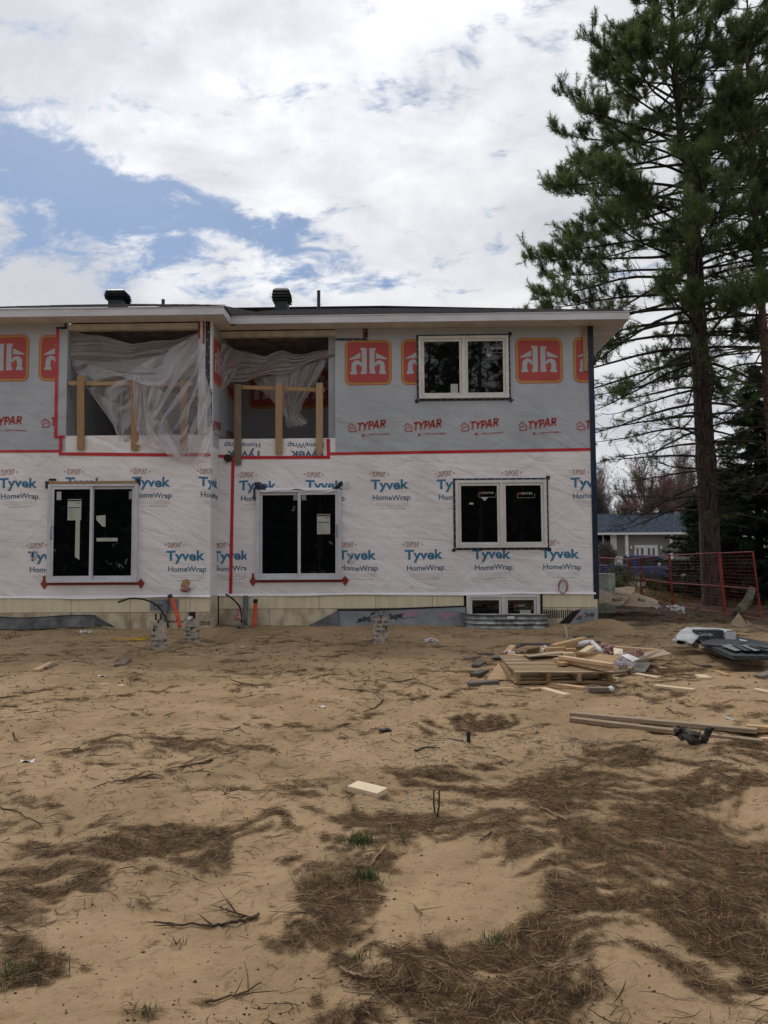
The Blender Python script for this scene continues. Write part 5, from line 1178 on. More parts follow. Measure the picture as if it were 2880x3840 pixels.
# trees behind the viewer, seen as reflections in the panes
src = [o for o in C.objects if o.name == 'pine_tree.001'][0]; kids = list(src.children)
for i, (x, y, s) in enumerate(((-9, -17, .95), (-5.5, -21, .85), (-2, -15, .72), (1.5, -19, 1.0), (5, -16, .9), (8.5, -20, .8), (12.5, -16, .95), (-13.5, -22, .9), (3, -26, .85), (17, -22, 1))):
    o = src.copy(); C.objects.link(o); o['label'] = 'tall pine behind the viewer, seen only as a reflection in the window panes'; o['group'] = 'pines mirrored in the window panes'
    o.location = (x, y, -.2); o.scale = (s*1.25, s*1.25, s); o.rotation_euler = (0, 0, i*1.1)
    for c_ in kids: c = c_.copy(); C.objects.link(c); c.parent = o
def screenf(base_x):
    rs = np.random.default_rng(5); n = 9500; x = rs.uniform(-40, 40, n); y = rs.uniform(-36, -28, n); z = rs.uniform(0, 1, n)**.8*(10.5+1.8*np.sin(x*.7)+1.2*np.sin(x*1.9)); T = np.stack([x, y, z], 1); D = rs.normal(size=(n, 3)); D /= np.linalg.norm(D, axis=1, keepdims=True)
    return needle_cloud(T, D, 5, 1.1, .6, rs=rs)
V, F = screenf(0); mesh_np('reflection_screen', V, F, M['spruce'], kind='stuff', label='dark woodland screen added behind the viewer to darken the window reflections')  # unseen needle screen, added and raised so the lower panes reflect dark
# ------------------------------------------------------------------ neighbouring house
YN = 55.0
nh = empty('neighbour_house', P(2400, 2150, YN), 'low pale-brick bungalow with a blue-grey shingle roof beyond the street', 'house')
nx0, nx1 = P(2060, 2050, YN).x, P(2790, 2050, YN).x; ze = P(2400, 1999, YN).z; zr_ = P(2400, 1926, YN+6.5).z
def nb(name, mat, boxes, parent=nh): return bx(name, mat, boxes, parent)
nb('wall', M['brick'], [((nx0, YN+.3, -.3), (nx1, YN+9, ze))])
m = MB()
for k in range(30):                     # courses of the front slope
    a, b = k/30, (k+1)/30; z0, z1 = ze+(zr_-ze)*a, ze+(zr_-ze)*b; y0, y1 = YN-.3+6.8*a, YN-.3+6.8*b+.04
    m.box((nx0-.4, y0, z0-.02), (nx1+.4, y1, z0+.035))
m.add([(nx0-.4, YN+6.5, zr_), (nx1+.4, YN+6.5, zr_), (nx1+.4, YN+13, ze), (nx0-.4, YN+13, ze)], [(0, 1, 2, 3)]); m.add([(nx0-.3, YN, ze), (nx0-.3, YN+6.5, zr_), (nx0-.3, YN+13, ze)], [(0, 1, 2)]); m.add([(nx1+.3, YN, ze), (nx1+.3, YN+13, ze), (nx1+.3, YN+6.5, zr_)], [(0, 1, 2)])
nr = m.build('roof', M['shingle_far'], nh)
nb('gutter', M['white_paint'], [((nx0-.4, YN-.42, ze-.12), (nx1+.4, YN-.32, ze+.03))]); nb('soffit', M['white_paint'], [((nx0-.3, YN-.3, ze-.10), (nx1+.3, YN+.28, ze-.06))])
for px0, px1 in ((2343, 2353), (2510, 2519), (2690, 2699)): a, b = P(px0, 2060, YN).x, P(px1, 2060, YN).x; nb('porch_post', M['white_paint'], [((a, YN-.25, -.2), (b, YN-.05, ze-.12))])
a = rect(2225, 2001, 2311, 2064, YN+.3); w_ = nb('window', M['white_paint'], [((a[0], YN+.2, a[1]), (a[2], YN+.295, a[3]))])
for u0, u1 in ((.06, .38), (.44, .72)): nb('pane', M['glass'], [((a[0]+(a[2]-a[0])*u0, YN+.18, a[1]+.12), (a[0]+(a[2]-a[0])*u1, YN+.198, a[3]-.08))], w_)
a = rect(2379, 2044, 2466, 2180, YN+.3); d_ = nb('entrance_door', M['white_paint'], [((a[0], YN+.2, a[1]), (a[2], YN+.295, a[3]))])
for u0, u1 in ((.09, .17), (.28, .38), (.57, .67), (.77, .87)): nb('pane', M['glass'], [((a[0]+(a[2]-a[0])*u0, YN+.18, a[3]-1.6), (a[0]+(a[2]-a[0])*u1, YN+.198, a[3]-.22))], d_)
for px in (2366, 2479): p = P(px, 2052, YN+.2); nb('wall_lamp', M['white_paint'], [((p.x-.06, YN+.1, p.z-.12), (p.x+.06, YN+.29, p.z+.10))])
a = rect(2548, 2105, 2566, 2125, YN+.3); nb('basement_window', M['white_paint'], [((a[0], YN+.25, a[1]), (a[2], YN+.295, a[3]))])
p = P(2341, 1916, YN+6); nb('roof_vent', M['black_metal'], [((p.x-.16, YN+5.8, p.z-.3), (p.x+.16, YN+6.1, p.z+.05)), ((p.x-.24, YN+5.7, p.z+.05), (p.x+.24, YN+6.2, p.z+.2))], nr)
# ------------------------------------------------------------------ pickup truck on the street
YT = 45.0
tk = empty('pickup_truck', P(2420, 2200, YT), 'dark blue pickup truck parked beyond the red fence, facing right', 'pickup truck')
def prof(name, mat, pts, y0, y1, taper=0, parent=tk, bev=.05):
    q = [(P(px, py, YT).x, P(px, py, YT).z) for px, py in pts]
    return MB().prism(q, lambda u, v, d: (u, YT+d, v), y0, y1).build(name, mat, parent, bevel=bev)
prof('body', M['truck_blue'], [(2130, 2118), (2350, 2117), (2352, 2124), (2536, 2124), (2575, 2128), (2612, 2140), (2622, 2160), (2622, 2184), (2590, 2188), (2584, 2172), (2560, 2166), (2540, 2176), (2536, 2190), (2260, 2190), (2254, 2172), (2230, 2164), (2206, 2172), (2200, 2188), (2130, 2186)], 0, 1.9)
prof('cab', M['truck_blue'], [(2352, 2124), (2354, 2092), (2362, 2082), (2452, 2081), (2482, 2087), (2536, 2124)], .1, 1.8)
prof('side_window', M['truck_glass'], [(2396, 2122), (2398, 2094), (2450, 2092), (2478, 2096), (2518, 2122)], .085, .1, bev=0)
prof('windshield', M['truck_glass'], [(2484, 2089), (2488, 2087), (2540, 2122), (2536, 2124)], .25, 1.65, bev=0)
prof('window_pillar', M['truck_blue'], [(2452, 2123), (2454, 2092), (2459, 2092), (2457, 2123)], .07, .09, bev=0)
prof('mirror', M['chrome'], [(2464, 2123), (2464, 2112), (2474, 2112), (2474, 2123)], -.18, -.05, bev=.02)
prof('rear_window', M['truck_glass'], [(2352, 2124), (2336, 2122), (2338, 2090), (2346, 2084), (2356, 2082), (2350, 2092)], .12, 1.78, bev=.02)
prof('tail_light', M['tape_brick'], [(2244, 2128), (2250, 2128), (2250, 2140), (2244, 2140)], -.01, .05, bev=0)
for px in (2230, 2562):
    p = P(px, 2184, YT); w_ = MB(); w_.tube([(p.x, YT-.02, .38), (p.x, YT+.24, .38)], .37, 18); w_ = w_.build('wheel', M['rubber'], tk); MB().tube([(p.x, YT-.03, .38), (p.x, YT-.015, .38)], .2, 12).build('rim', M['chrome'], w_)
# ------------------------------------------------------------------ red site fence, panel by panel
def fence(p0, p1, Y0, Y1, label, ptop0, ptop1, pb0, pb1, mid=True, foot=True):
    A0 = P(p0, ptop0, Y0); A1 = P(p1, ptop1, Y1); B0 = P(pb0[0], pb0[1], Y0); B1 = P(pb1[0], pb1[1], Y1)
    e = empty('fence_panel', (A0+A1)/2*1.0, label, 'fence panel', 'red temporary site fence'); e.location.z = min(B0.z, B1.z)
    f = lambda u, v: (A0*(1-v)+B0*v)*(1-u)+(A1*(1-v)+B1*v)*u
    for u in (0, 1): MB().tube([f(u, -.01), f(u, 1)], .024, 8).build('post', M['red_paint'], e)
    for v in (0, .54, .97): MB().tube([f(0, v), f(1, v)], .018, 7).build('rail', M['red_paint'], e)
    w = MB(); n = int((B0-A0).length/.095)
    for k in range(1, n): w.tube([f(0, k/n), f(1, k/n)], .0021, 3, False)
    for k in range(1, 14): w.tube([f(k/14, 0), f(k/14, .97)], .0015, 3, False)
    w.build('wire_mesh', M['red_paint'], e, kind='stuff'); return e
fence(2245, 2355, 33, 30, 'farthest red panel, partly hidden by the navy house corner', 2091, 2097, (2245, 2205), (2357, 2215))
fence(2361, 2400, 30, 28, 'narrow-looking red panel in front of the truck cab', 2096, 2091, (2356, 2215), (2404, 2236))
fence(2402, 2508, 28, 26.5, 'red panel between the truck cab and its bonnet', 2092, 2081, (2405, 2236), (2522, 2276))
fence(2512, 2694, 26.4, 22.6, 'wide red panel in front of the big pine trunk', 2082, 2073, (2525, 2276), (2716, 2304))
fence(2700, 2823, 22.4, 20, 'leaning red panel nearest to the right edge', 2074, 2069, (2722, 2304), (2856, 2331))
# ------------------------------------------------------------------ loose lumber and debris on the ground
def Gz(px, py):                          # ground point under a photo pixel
    g_ = G(px, py, 0.0)
    for _ in range(4): g_ = G(px, py, gzs(g_.x, g_.y))
    return g_
USED = {}
def board(name, p0, p1, w, t, mat, label, cat='board', lift=0.0, lift2=None, edge=False, roll=0.0, group='offcuts of lumber on the sand'):
    a, b = Gz(*p0), Gz(*p1); lift2 = lift if lift2 is None else lift2
    h = (w if edge else t)/2
    a = a+Vector((0, 0, h+lift-.006)); b = b+Vector((0, 0, h+lift2-.006))
    d = b-a; l = d.length; ex = d.normalized(); ez = Vector((0, 0, 1)); ey = ez.cross(ex).normalized(); ez = ex.cross(ey)
    m = MB(); sy, sz = (t, w) if edge else (w, t); m.obox(Matrix.Identity(4), (l, sy, sz))
    me = bpy.data.meshes.new(name); me.from_pydata(m.v, [], m.f); me.materials.append(M[mat]); o = bpy.data.objects.new(name, me); C.objects.link(o)
    W = Matrix((ex, ey, ez)).transposed().to_4x4() @ Matrix.Rotation(roll, 4, 'X'); W.translation = (a+b)/2; o.matrix_world = W
    bv = o.modifiers.new('bevel', 'BEVEL'); bv.width = .0025; bv.segments = 1
    return prop(o, label, cat, group)
B_ = board
B_('board', (1322, 2962), (1434, 2990), .14, .04, 'wood_pale', 'short pale plank lying alone in the near foreground', lift=.01)
B_('board', (134, 2519), (193, 2489), .09, .038, 'wood', 'short light plank far left, crossing a darker piece'); B_('board', (168, 2508), (208, 2496), .07, .03, 'wood_old', 'small brown offcut under the plank at far left')
B_('board', (447, 2500), (476, 2474), .14, .04, 'wood_old', 'weathered block with a dark end, between the sonotube and the far left planks'.replace('sonotube', 'left post form'))
B_('wood_chip', (374, 2566), (404, 2566), .07, .012, 'wood', 'small tan wood chip below the weathered block', 'wood chip'); B_('wood_chip', (443, 2569), (468, 2570), .06, .008, 'wood_pale', 'thin pale sliver right of the tan chip', 'wood chip')
B_('lath', (373, 2430), (543, 2424), .03, .012, 'wood_pale', 'long thin pale lath lying left of the left post form', 'lath')
B_('board', (1783, 2504), (1811, 2488), .12, .05, 'wood_grey', 'upper of two dark blocks left of the pallets'); B_('board', (1778, 2538), (1818, 2522), .12, .05, 'wood_grey', 'lower of two dark blocks left of the pallets')
B_('board', (1755, 2571), (1868, 2562), .14, .045, 'wood_grey', 'grey-brown plank left of the pallet, in front of the dark blocks')
B_('lath', (1807, 2584), (2004, 2578), .04, .012, 'wood', 'long splintered lath in front of the pallet', 'lath'); B_('board', (1988, 2590), (2024, 2586), .08, .03, 'wood', 'small wedge offcut just before the splintered lath')
B_('board', (2035, 2588), (2128, 2614), .09, .038, 'wood_pale', 'light stud offcut pointing to the viewer before the pallet'); B_('board', (2020, 2562), (2195, 2584), .09, .03, 'wood', 'split plank lying along the front edge of the pallet')
B_('board', (2205, 2592), (2288, 2592), .09, .05, 'wood_old', 'dark plank offcut with a white cup at its end'); B_('board', (2384, 2533), (2468, 2548), .09, .038, 'wood_pale', 'clean stud offcut right of the pallet')
B_('board', (2458, 2578), (2603, 2594), .10, .038, 'wood_pale', 'longest pale stud offcut right of the pile'); B_('board', (2424, 2490), (2490, 2510), .09, .03, 'wood', 'brown stud offcut leaning off the grey sheet at the right of the pile')
B_('board', (2614, 2492), (2650, 2500), .14, .03, 'wood_old', 'dark triangular-looking offcut half way to the shingle bundles'); B_('board', (2625, 2538), (2648, 2550), .14, .038, 'wood_pale', 'square pale offcut beyond the longest pale stud')
B_('board', (2684, 2520), (2729, 2536), .06, .03, 'wood', 'thin brown offcut below the shingle bundles'); B_('board', (2652, 2580), (2677, 2582), .06, .035, 'wood_pale', 'tiny pale block right of the longest pale stud')
B_('board', (2830, 2592), (2900, 2606), .09, .038, 'wood_pale', 'pale stud offcut cut by the right edge'); B_('board', (2842, 2543), (2900, 2524), .12, .04, 'wood_old', 'dark plank cut by the right edge below the shingles')
B_('board', (1745, 2472), (1796, 2464), .09, .03, 'wood_old', 'brown plank at the far left of the lumber pile'); B_('board', (1798, 2456), (1846, 2456), .09, .03, 'wood_grey', 'dark plank touching the grey corrugated scrap')
B_('board', (2142, 2690), (2840, 2756), .085, .038, 'wood_dusty', 'upper of two long parallel studs in the right foreground', lift=.02, group=None); B_('board', (2141, 2706), (2862, 2794), .085, .038, 'wood_dusty', 'lower of two long parallel studs in the right foreground', lift=.01, group=None)
B_('board', (2800, 2744), (2960, 2758), .085, .038, 'wood', 'orange-brown stud end at the right edge touching the long studs', lift=.03); B_('board', (2850, 2778), (2900, 2782), .06, .035, 'wood', 'small orange block under the long studs at the right edge')
# ---- the pallets and the pile
def pallet(cx, cy, w, d, rot, z0, label, ns=12, tilt=0):
    e = empty('pallet', (cx, cy, z0), label, 'pallet', 'pallets under the scrap pile'); e.rotation_euler = (tilt, 0, rot); sl = d/ns
    def add(nm, a, b):
        m = MB(); c = (Vector(a)+Vector(b))/2; m.box(Vector(a)-c, Vector(b)-c); me = bpy.data.meshes.new(nm); me.from_pydata(m.v, [], m.f); me.materials.append(M['pallet']); o = bpy.data.objects.new(nm, me); C.objects.link(o); o.parent = e; o.location = c
        o.rotation_euler = (0, random.uniform(-.004, .004), random.uniform(-.006, .006)); return o
    for k in range(4): x = -w/2+.03+(w-.1)*k/3; add('stringer', (x, -d/2, .022), (x+.045, d/2, .118))
    for k in range(ns): y = -d/2+sl*k; add('slat', (-w/2+random.uniform(-.012, .012), y+.008, .119), (w/2+random.uniform(-.012, .012), y+sl*.80, .137))
    for k in range(4): y = -d/2+(d-.1)*k/3; add('slat', (-w/2, y, 0), (w/2, y+.1, .019))
    return e
pa = Gz(1930, 2566); pb_ = Gz(2290, 2566)
PW = (pb_-pa).length
gzc = gzs((pa.x+pb_.x)/2, pa.y+.6)
pallet((pa.x+pb_.x)/2, pa.y+.66, PW, 1.32, 0, gzc+.035, 'top pallet of close-set slats at the front of the scrap pile', tilt=.03)
p2 = Gz(1985, 2562); pallet((pa.x+pb_.x)/2-.10, pa.y+.80, 1.15, 1.15, R(8), gzc-.10, 'lower pallet turned askew beneath the top pallet', ns=8)
ZT = gzc+.185                             # top of the pallet
def Zp(px, py, z): return G(px, py, z)
def lie(name, p0, p1, w, t, mat, label, z0, z1=None, cat='board', roll=0, group='scraps on the lumber pile'):
    a = Zp(*p0, z0); b = Zp(*p1, z0 if z1 is None else z1); d = b-a; l = d.length; ex = d.normalized(); ey = Vector((0, 0, 1)).cross(ex).normalized(); ez = ex.cross(ey)
    m = MB(); m.obox(Matrix.Identity(4), (l, w, t)); me = bpy.data.meshes.new(name); me.from_pydata(m.v, [], m.f); me.materials.append(M[mat]); o = bpy.data.objects.new(name, me); C.objects.link(o)
    W = Matrix((ex, ey, ez)).transposed().to_4x4() @ Matrix.Rotation(roll, 4, 'X'); W.translation = (a+b)/2; o.matrix_world = W
    bv = o.modifiers.new('bevel', 'BEVEL'); bv.width = .002; bv.segments = 1; return prop(o, label, cat, group)
def slab(name, pts, z, t, mat, label, cat='sheet', group='scraps on the lumber pile', zs=None):
    q = [Zp(px, py, (zs[i] if zs else z)) for i, (px, py) in enumerate(pts)]; c = sum(q, Vector())/len(q); n = len(q); m = MB()
    m.add([v-c for v in q]+[v-c-Vector((0, 0, t)) for v in q], [tuple(range(n))[::-1], tuple(range(n, 2*n))]+[(i, (i+1) % n, (i+1) % n+n, i+n) for i in range(n)])
    o = m.build(name, M[mat], None, origin=(0, 0, 0)); o.location = c; return prop(o, label, cat, group)
z = gzc
# zoom helper: coordinates measured on the enlarged pile
U = lambda x, y: (1820+x*.446, 2380+y*.446)
slab('osb_sheet', [U(8, 378), U(205, 375), U(150, 240), U(112, 235)], 0, .011, 'osb', 'triangular strand-board scrap sticking out left of the pallets', zs=[z+.01, z+.02, z+.16, z+.16])
slab('slatted_panel', [U(205, 378), U(258, 376), U(150, 235), U(118, 236)], 0, .02, 'pallet', 'slatted end leaning at the left side of the top pallet', zs=[z+.02, z+.03, z+.2, z+.2], cat='slatted panel')
lie('board', U(590, 208), U(1100, 290), .09, .04, 'wood', 'lower of two long studs laid across the top pallet', ZT+.02); lie('board', U(634, 190), U(1072, 256), .09, .04, 'wood', 'upper of two long studs laid across the top pallet', ZT+.065)
lie('board', U(622, 248), U(675, 240), .09, .038, 'wood', 'stub of stud under the left ends of the two long studs', ZT+.012)
slab('plywood_sheet', [U(325, 165), U(440, 160), U(465, 98), U(350, 115)], 0, .012, 'ply', 'pale plywood scrap tipped up on the left of the pile', zs=[ZT, ZT, ZT+.14, ZT+.12])
slab('plywood_sheet', [U(325, 165), U(370, 182), U(690, 150), U(640, 135)], 0, .014, 'ply', 'long narrow plywood strip on the left of the pile', zs=[ZT+.03, ZT+.05, ZT+.07, ZT+.07])
slab('osb_sheet', [U(770, 200), U(850, 215), U(1070, 240), U(1130, 180), U(960, 158), U(760, 155)], 0, .012, 'osb', 'ragged orange strand board in the middle of the pile', zs=[ZT+.05, ZT+.04, ZT+.03, ZT+.07, ZT+.12, ZT+.12])
slab('plywood_sheet', [U(1230, 225), U(1360, 200), U(1565, 160), U(1490, 122), U(1300, 150)], 0, .014, 'ply', 'dull plywood sheet jutting out right of the pile', zs=[z+.10, z+.12, z+.20, z+.22, z+.14])
slab('panel_scrap', [U(1230, 310), U(1340, 312), U(1410, 215), U(1270, 225)], 0, .014, 'wood_grey2', 'grey panel scrap lying below the plywood at the right', zs=[z+.03, z+.02, z+.08, z+.09])
lie('board', U(1040, 100), U(1460, 132), .14, .03, 'wood', 'long brown plank along the back of the pile', z+.14); lie('board', U(300, 78), U(600, 80), .14, .03, 'wood_grey', 'dark plank along the back left of the pile', z+.14)
lie('board', U(235, 108), U(320, 78), .12, .03, 'wood_grey', 'dark plank bent round the back left corner of the pile', z+.12)
lie('board', U(570, 108), U(835, 42), .09, .085, 'wood', 'thick doubled beam rising along the top of the pile', ZT+.06, ZT+.12); lie('board', U(518, 125), U(670, 118), .09, .05, 'wood', 'short stud offcut in front of the thick beam', ZT+.05)
lie('board', U(680, 132), U(762, 132), .09, .05, 'wood', 'square-cut block in the middle of the pile', ZT+.04); lie('board', U(815, 158), U(895, 105), .09, .05, 'wood_pale', 'pale stud block standing askew in the middle of the pile', ZT+.08, ZT+.10)
lie('board', U(760, 112), U(900, 118), .09, .05, 'wood_old', 'brown offcut beside the pink insulation', ZT+.04); lie('board', U(175, 160), U(232, 95), .09, .04, 'wood', 'stud offcut at the left back of the pile, end up', z+.10, z+.16)
lie('board', U(200, 170), U(335, 185), .12, .03, 'wood', 'plank end lying on the left of the top pallet', ZT+.0); lie('board', U(650, 165), U(740, 160), .09, .04, 'wood_pale', 'pale offcut beside the strand board', ZT+.05)
lie('board', U(745, 20), U(900, 16), .13, .04, 'wood_grey', 'grey plank lying just behind the pile', z+.03); lie('board', U(900, 70), U(950, 60), .08, .03, 'wood_grey', 'small dark scrap behind the white tube', ZT+.03)
lie('board', U(1055, 322), U(1200, 306), .10, .03, 'wood_old', 'dark offcut right of the top pallet corner', z+.05); lie('board', U(1210, 318), U(1216, 272), .05, .04, 'wood_pale', 'short pale block standing right of the pile', z+.02, z+.12)
lie('board', U(1078, 378), U(1112, 370), .06, .04, 'wood_pale', 'tiny pale block at the right front corner of the pallet', z+.03)
slab('foam_scrap', [U(1075, 108), U(1155, 122), U(1160, 160), U(1085, 165)], 0, .06, 'foam', 'cream foam block at the right back of the pile', zs=[ZT+.08, ZT+.08, ZT+.03, ZT+.03])
slab('white_board', [U(1140, 170), U(1200, 160), U(1295, 200), U(1240, 225)], 0, .01, 'paper', 'white sheet folded over the right part of the pile', zs=[ZT+.03, ZT+.05, ZT+.0, ZT-.03])
FLUFF = []
def crumple(name, u0, v0, rx, ry, z, mat, label, seed, cat, h=.07, sub=4, rough=.45):
    c = Zp(*U(u0, v0), z); return blob(name, c, (rx*.446*c.y/FPX, ry*.446*c.y/FPX*2.2, h), M[mat], None, seed, sub, rough, origin=c, label=label, cat=cat, group='scraps on the lumber pile')
for args_ in ((1020, 125, 70, 30, ZT+.05, 'pink_wool', 'pink fibre insulation tuft on top of the pile', 11, 'insulation'), (1260, 170, 75, 22, z+.20, 'pink_wool', 'pink fibre insulation trailing over the right of the pile', 12, 'insulation', .06)): FLUFF.append(crumple('insulation_scrap', *args_))
#crumple('insulation_scrap', 1020, 125, 70, 30, ZT+.05, 'pink_wool', 'pink fibre insulation tuft on top of the pile', 11, 'insulation'); crumple('insulation_scrap', 1260, 170, 75, 22, z+.20, 'pink_wool', 'pink fibre insulation trailing over the right of the pile', 12, 'insulation', .06)
crumple('clear_plastic', 1165, 240, 90, 34, z+.12, 'poly_thick', 'crumpled clear plastic heap at the right of the top pallet', 13, 'plastic', .09, 4, .5)
crumple('white_rag', 195, 158, 34, 14, z+.10, 'paper', 'white and red bag at the left back of the pile', 14, 'bag', .04); crumple('red_rag', 180, 152, 18, 9, z+.13, 'tape_red', 'red scrap beside the white bag', 15, 'rag', .03)
crumple('white_bag', 490, 122, 26, 18, ZT+.04, 'paper', 'white bag tucked behind the plywood scrap', 16, 'bag', .06)
m = MB(); 
def arcp(t): a = Zp(*U(800+170*t, 80-18*math.sin(t*3.1)+85*max(0, t-.55)**1.0*1.6), ZT+.10-.08*max(0, t-.5)); return a
MB().tube([arcp(t/20) for t in range(21)], .035, 10).build('drain_tube', M['paper'], None, smooth=True, origin=arcp(.5), label='curved white flexible tube over the top of the pile', cat='tube', group='scraps on the lumber pile')
def corr(u, v): a = Zp(*U(55+85*u, 170+22*v), z+.05+.01*math.sin(u*40)); return a
MB().grid(corr, 40, 3).build('corrugated_scrap', M['galv'], None, smooth=True, origin=corr(.5, .5), label='small grey corrugated scrap at the left of the pile', cat='scrap metal', group='scraps on the lumber pile')
a = Zp(*U(690, 52), z+.05); m = MB(); m.tube([a, a+Vector((-.01, 0, .10)), a+Vector((-.02, .01, .22)), a+Vector((-.05, .01, .27))], .009, 6); m.build('white_strap', M['paper'], None, smooth=True, origin=a, label='thin white strap standing up behind the pile', cat='strap')
c = Gz(2292, 2594); blob('plastic_cup', c+Vector((0, 0, .03)), (.035, .03, .035), M['paper'], None, 31, 2, .15, origin=c, label='small white cup at the end of the dark plank offcut', cat='cup')
# ---- shingle bundles
sh = Gz(2700, 2468)
S = lambda x, y: (2500+x*.22905, 2300+y*.22905)
def strip(name, pts, z, t, mat, label, cat='shingle', group='roof shingles of the opened bundles', zs=None): return slab(name, pts, z, t, mat, label, cat, group, zs)
zg = gzs(sh.x, sh.y+.5)
slab('shingle_bundle', [S(560, 470), S(1080, 690), S(1700, 700), S(1700, 480), S(1150, 380), S(700, 400)], 0, .055, 'shingle_new', 'stack of dark shingles under the loose pieces', 'shingle bundle', None, zs=[zg+.2]*6)
for i, (q, lb, mt) in enumerate((([S(555, 500), S(850, 530), S(1120, 520), S(1480, 515), S(1250, 440), S(750, 405)], 'broad dark grey shingle lying on top of the stack at its left', 'shingle_new'),
        ([S(890, 520), S(1060, 505), S(1250, 600), S(1120, 612)], 'light grey narrow shingle on the front of the stack', 'shingle_light'), ([S(1060, 505), S(1210, 505), S(1420, 612), S(1270, 608)], 'dark narrow shingle right of the light grey one', 'shingle_new'),
        ([S(1230, 520), S(1290, 512), S(1560, 600), S(1440, 610)], 'mid grey narrow shingle with a pale edge', 'shingle_light'), ([S(1320, 515), S(1460, 505), S(1700, 580), S(1700, 620)], 'dark shingle reaching the right edge', 'shingle_new'),
        ([S(1190, 420), S(1300, 440), S(1320, 452), S(1200, 440)], 'pale strip at the back of the stack', 'paper'), ([S(1450, 520), S(1700, 530), S(1700, 575), S(1600, 560)], 'brown-grey shingle at the back right of the stack', 'shingle_new'))):
    strip('shingle', q, 0, .006, mt, lb, zs=[zg+.215+.008*i+.02*((j % 3) == 0) for j in range(len(q))])
e = empty('shingle_wrapper', Zp(*S(250, 480), zg), 'flattened open mouth of the white wrapper at the left of the bundles', 'wrapper')
def mouth(x0, y0, x1, y1, cx, cy, zz, parent, th):
    m = MB(); d = MB(); n = 20
    def f(t, s, k): a = 2*math.pi*t/n; p = Zp(*S(cx+(x1-x0)/2*s*math.cos(a), cy), zz); r_ = (y1-y0)/2*.229*p.y/FPX*s; return p+Vector((0, -.01*k, r_*math.sin(a)*.9))
    for t in range(n): m.add([f(t, 1, 0), f(t+1, 1, 0), f(t+1, 1.18, 0), f(t, 1.18, 0)], [(0, 1, 2, 3)]); m.add([f(t, 1, 0), f(t+1, 1, 0), f(t+1, .9, 0)+Vector((0, .25, 0)), f(t, .9, 0)+Vector((0, .25, 0))], [(3, 2, 1, 0)])
    d.add([f(t, 1, 0)+Vector((0, .12, 0)) for t in range(n)], [tuple(range(n))]); m.build('rim', M['paper'], parent); d.build('opening', M['dark_gap'], parent)  # the inner disc is coloured dark to stand in for the shaded inside
mouth(165, 425, 360, 520, 262, 470, zg+.10, e, 1)
e = empty('shingle_wrapper', Zp(*S(1100, 680), zg), 'long white and blue shingle wrapper at the front of the bundles', 'wrapper')
def side(u, v): x = 720+(1070-720)*u; y0 = 520+(600-520)*u; return Zp(*S(x, y0+v*(60+25*u)), zg+.205-.13*v)
MB().grid(lambda u, v: side(.32+.68*u, v), 8, 3).build('side', M['paper'], e); MB().grid(lambda u, v: side(.32*u, v)-Vector((0, .002, 0)), 4, 3).build('blue_band', M['blue_ink'], e)
m = MB(); 
for k in range(4): a = side(.45+.09*k, .35); m.add([a+Vector((0, -.004, 0)), side(.51+.09*k, .35)+Vector((0, -.004, 0)), side(.51+.09*k, .5)+Vector((0, -.004, 0)), side(.45+.09*k, .5)+Vector((0, -.004, 0))], [(0, 1, 2, 3)])
m.build('bar_print', M['grey_pvc'], e)
mouth(1060, 615, 1370, 690, 1215, 655, zg+.12, e, 1)
e = empty('shingle_wrapper', Zp(*S(500, 480), zg), 'white shingle wrapper end with bold black letters', 'wrapper')
q = [Zp(*S(440, 455), zg+.18), Zp(*S(560, 440), zg+.2), Zp(*S(600, 470), zg+.2), Zp(*S(545, 505), zg+.10), Zp(*S(450, 490), zg+.10)]; MB().add(q, [(0, 1, 2, 3, 4)]).build('end', M['paper'], e)
p = Print(); p.on('ink_black', 0); p.text('IKO', 0, 0, .13, .055, .05); o0 = Zp(*S(478, 485), zg+.135); p.build(lambda u, v, o: (o0.x+u, o0.y-.05, o0.z+v-.12*u), e, name='end_print')
b0 = Zp(*S(600, 350), zg+.3); b1 = Zp(*S(1140, 370), zg+.3); m = MB(); m.box((b0.x, b0.y+.25, zg+.16), (b1.x, b0.y+.45, zg+.34)); o = m.build('shingle_bundle', M['shingle_new'], None, origin=(b0.x, b0.y, zg), label='unopened dark blue shingle bundle under the white wrapper', cat='shingle bundle')
p = Print(); p.on('paper', 0); p.text('Cambridge', .04, .09, .3, .05, .01); p.poly([(.62, .03), (.85, .03), (.85, .15), (.62, .15)]); p.build(lambda u, v, q_: (b0.x+u*.7, b0.y+.246, zg+.17+v), o, name='bundle_print')
for px, py, lb in ((530, 560, 'left wooden bearer under the shingles'), (1000, 720, 'reddish wooden bearer under the front shingle wrapper')): g_ = Zp(*S(px, py), zg); bar('bearer', (g_.x-.05, g_.y, zg+.04), (g_.x+.05, g_.y+.9, zg+.05), .08, .09, M['wood_old'], None, label=lb, cat='board')
g0, g1 = Zp(*S(600, 600), zg), Zp(*S(1000, 750), zg); bar('lath', (g0.x, g0.y, zg+.012), (g1.x, g1.y, zg+.012), .02, .06, M['wood_old'], None, label='thin reddish lath along the front of the shingle bundles', cat='lath')
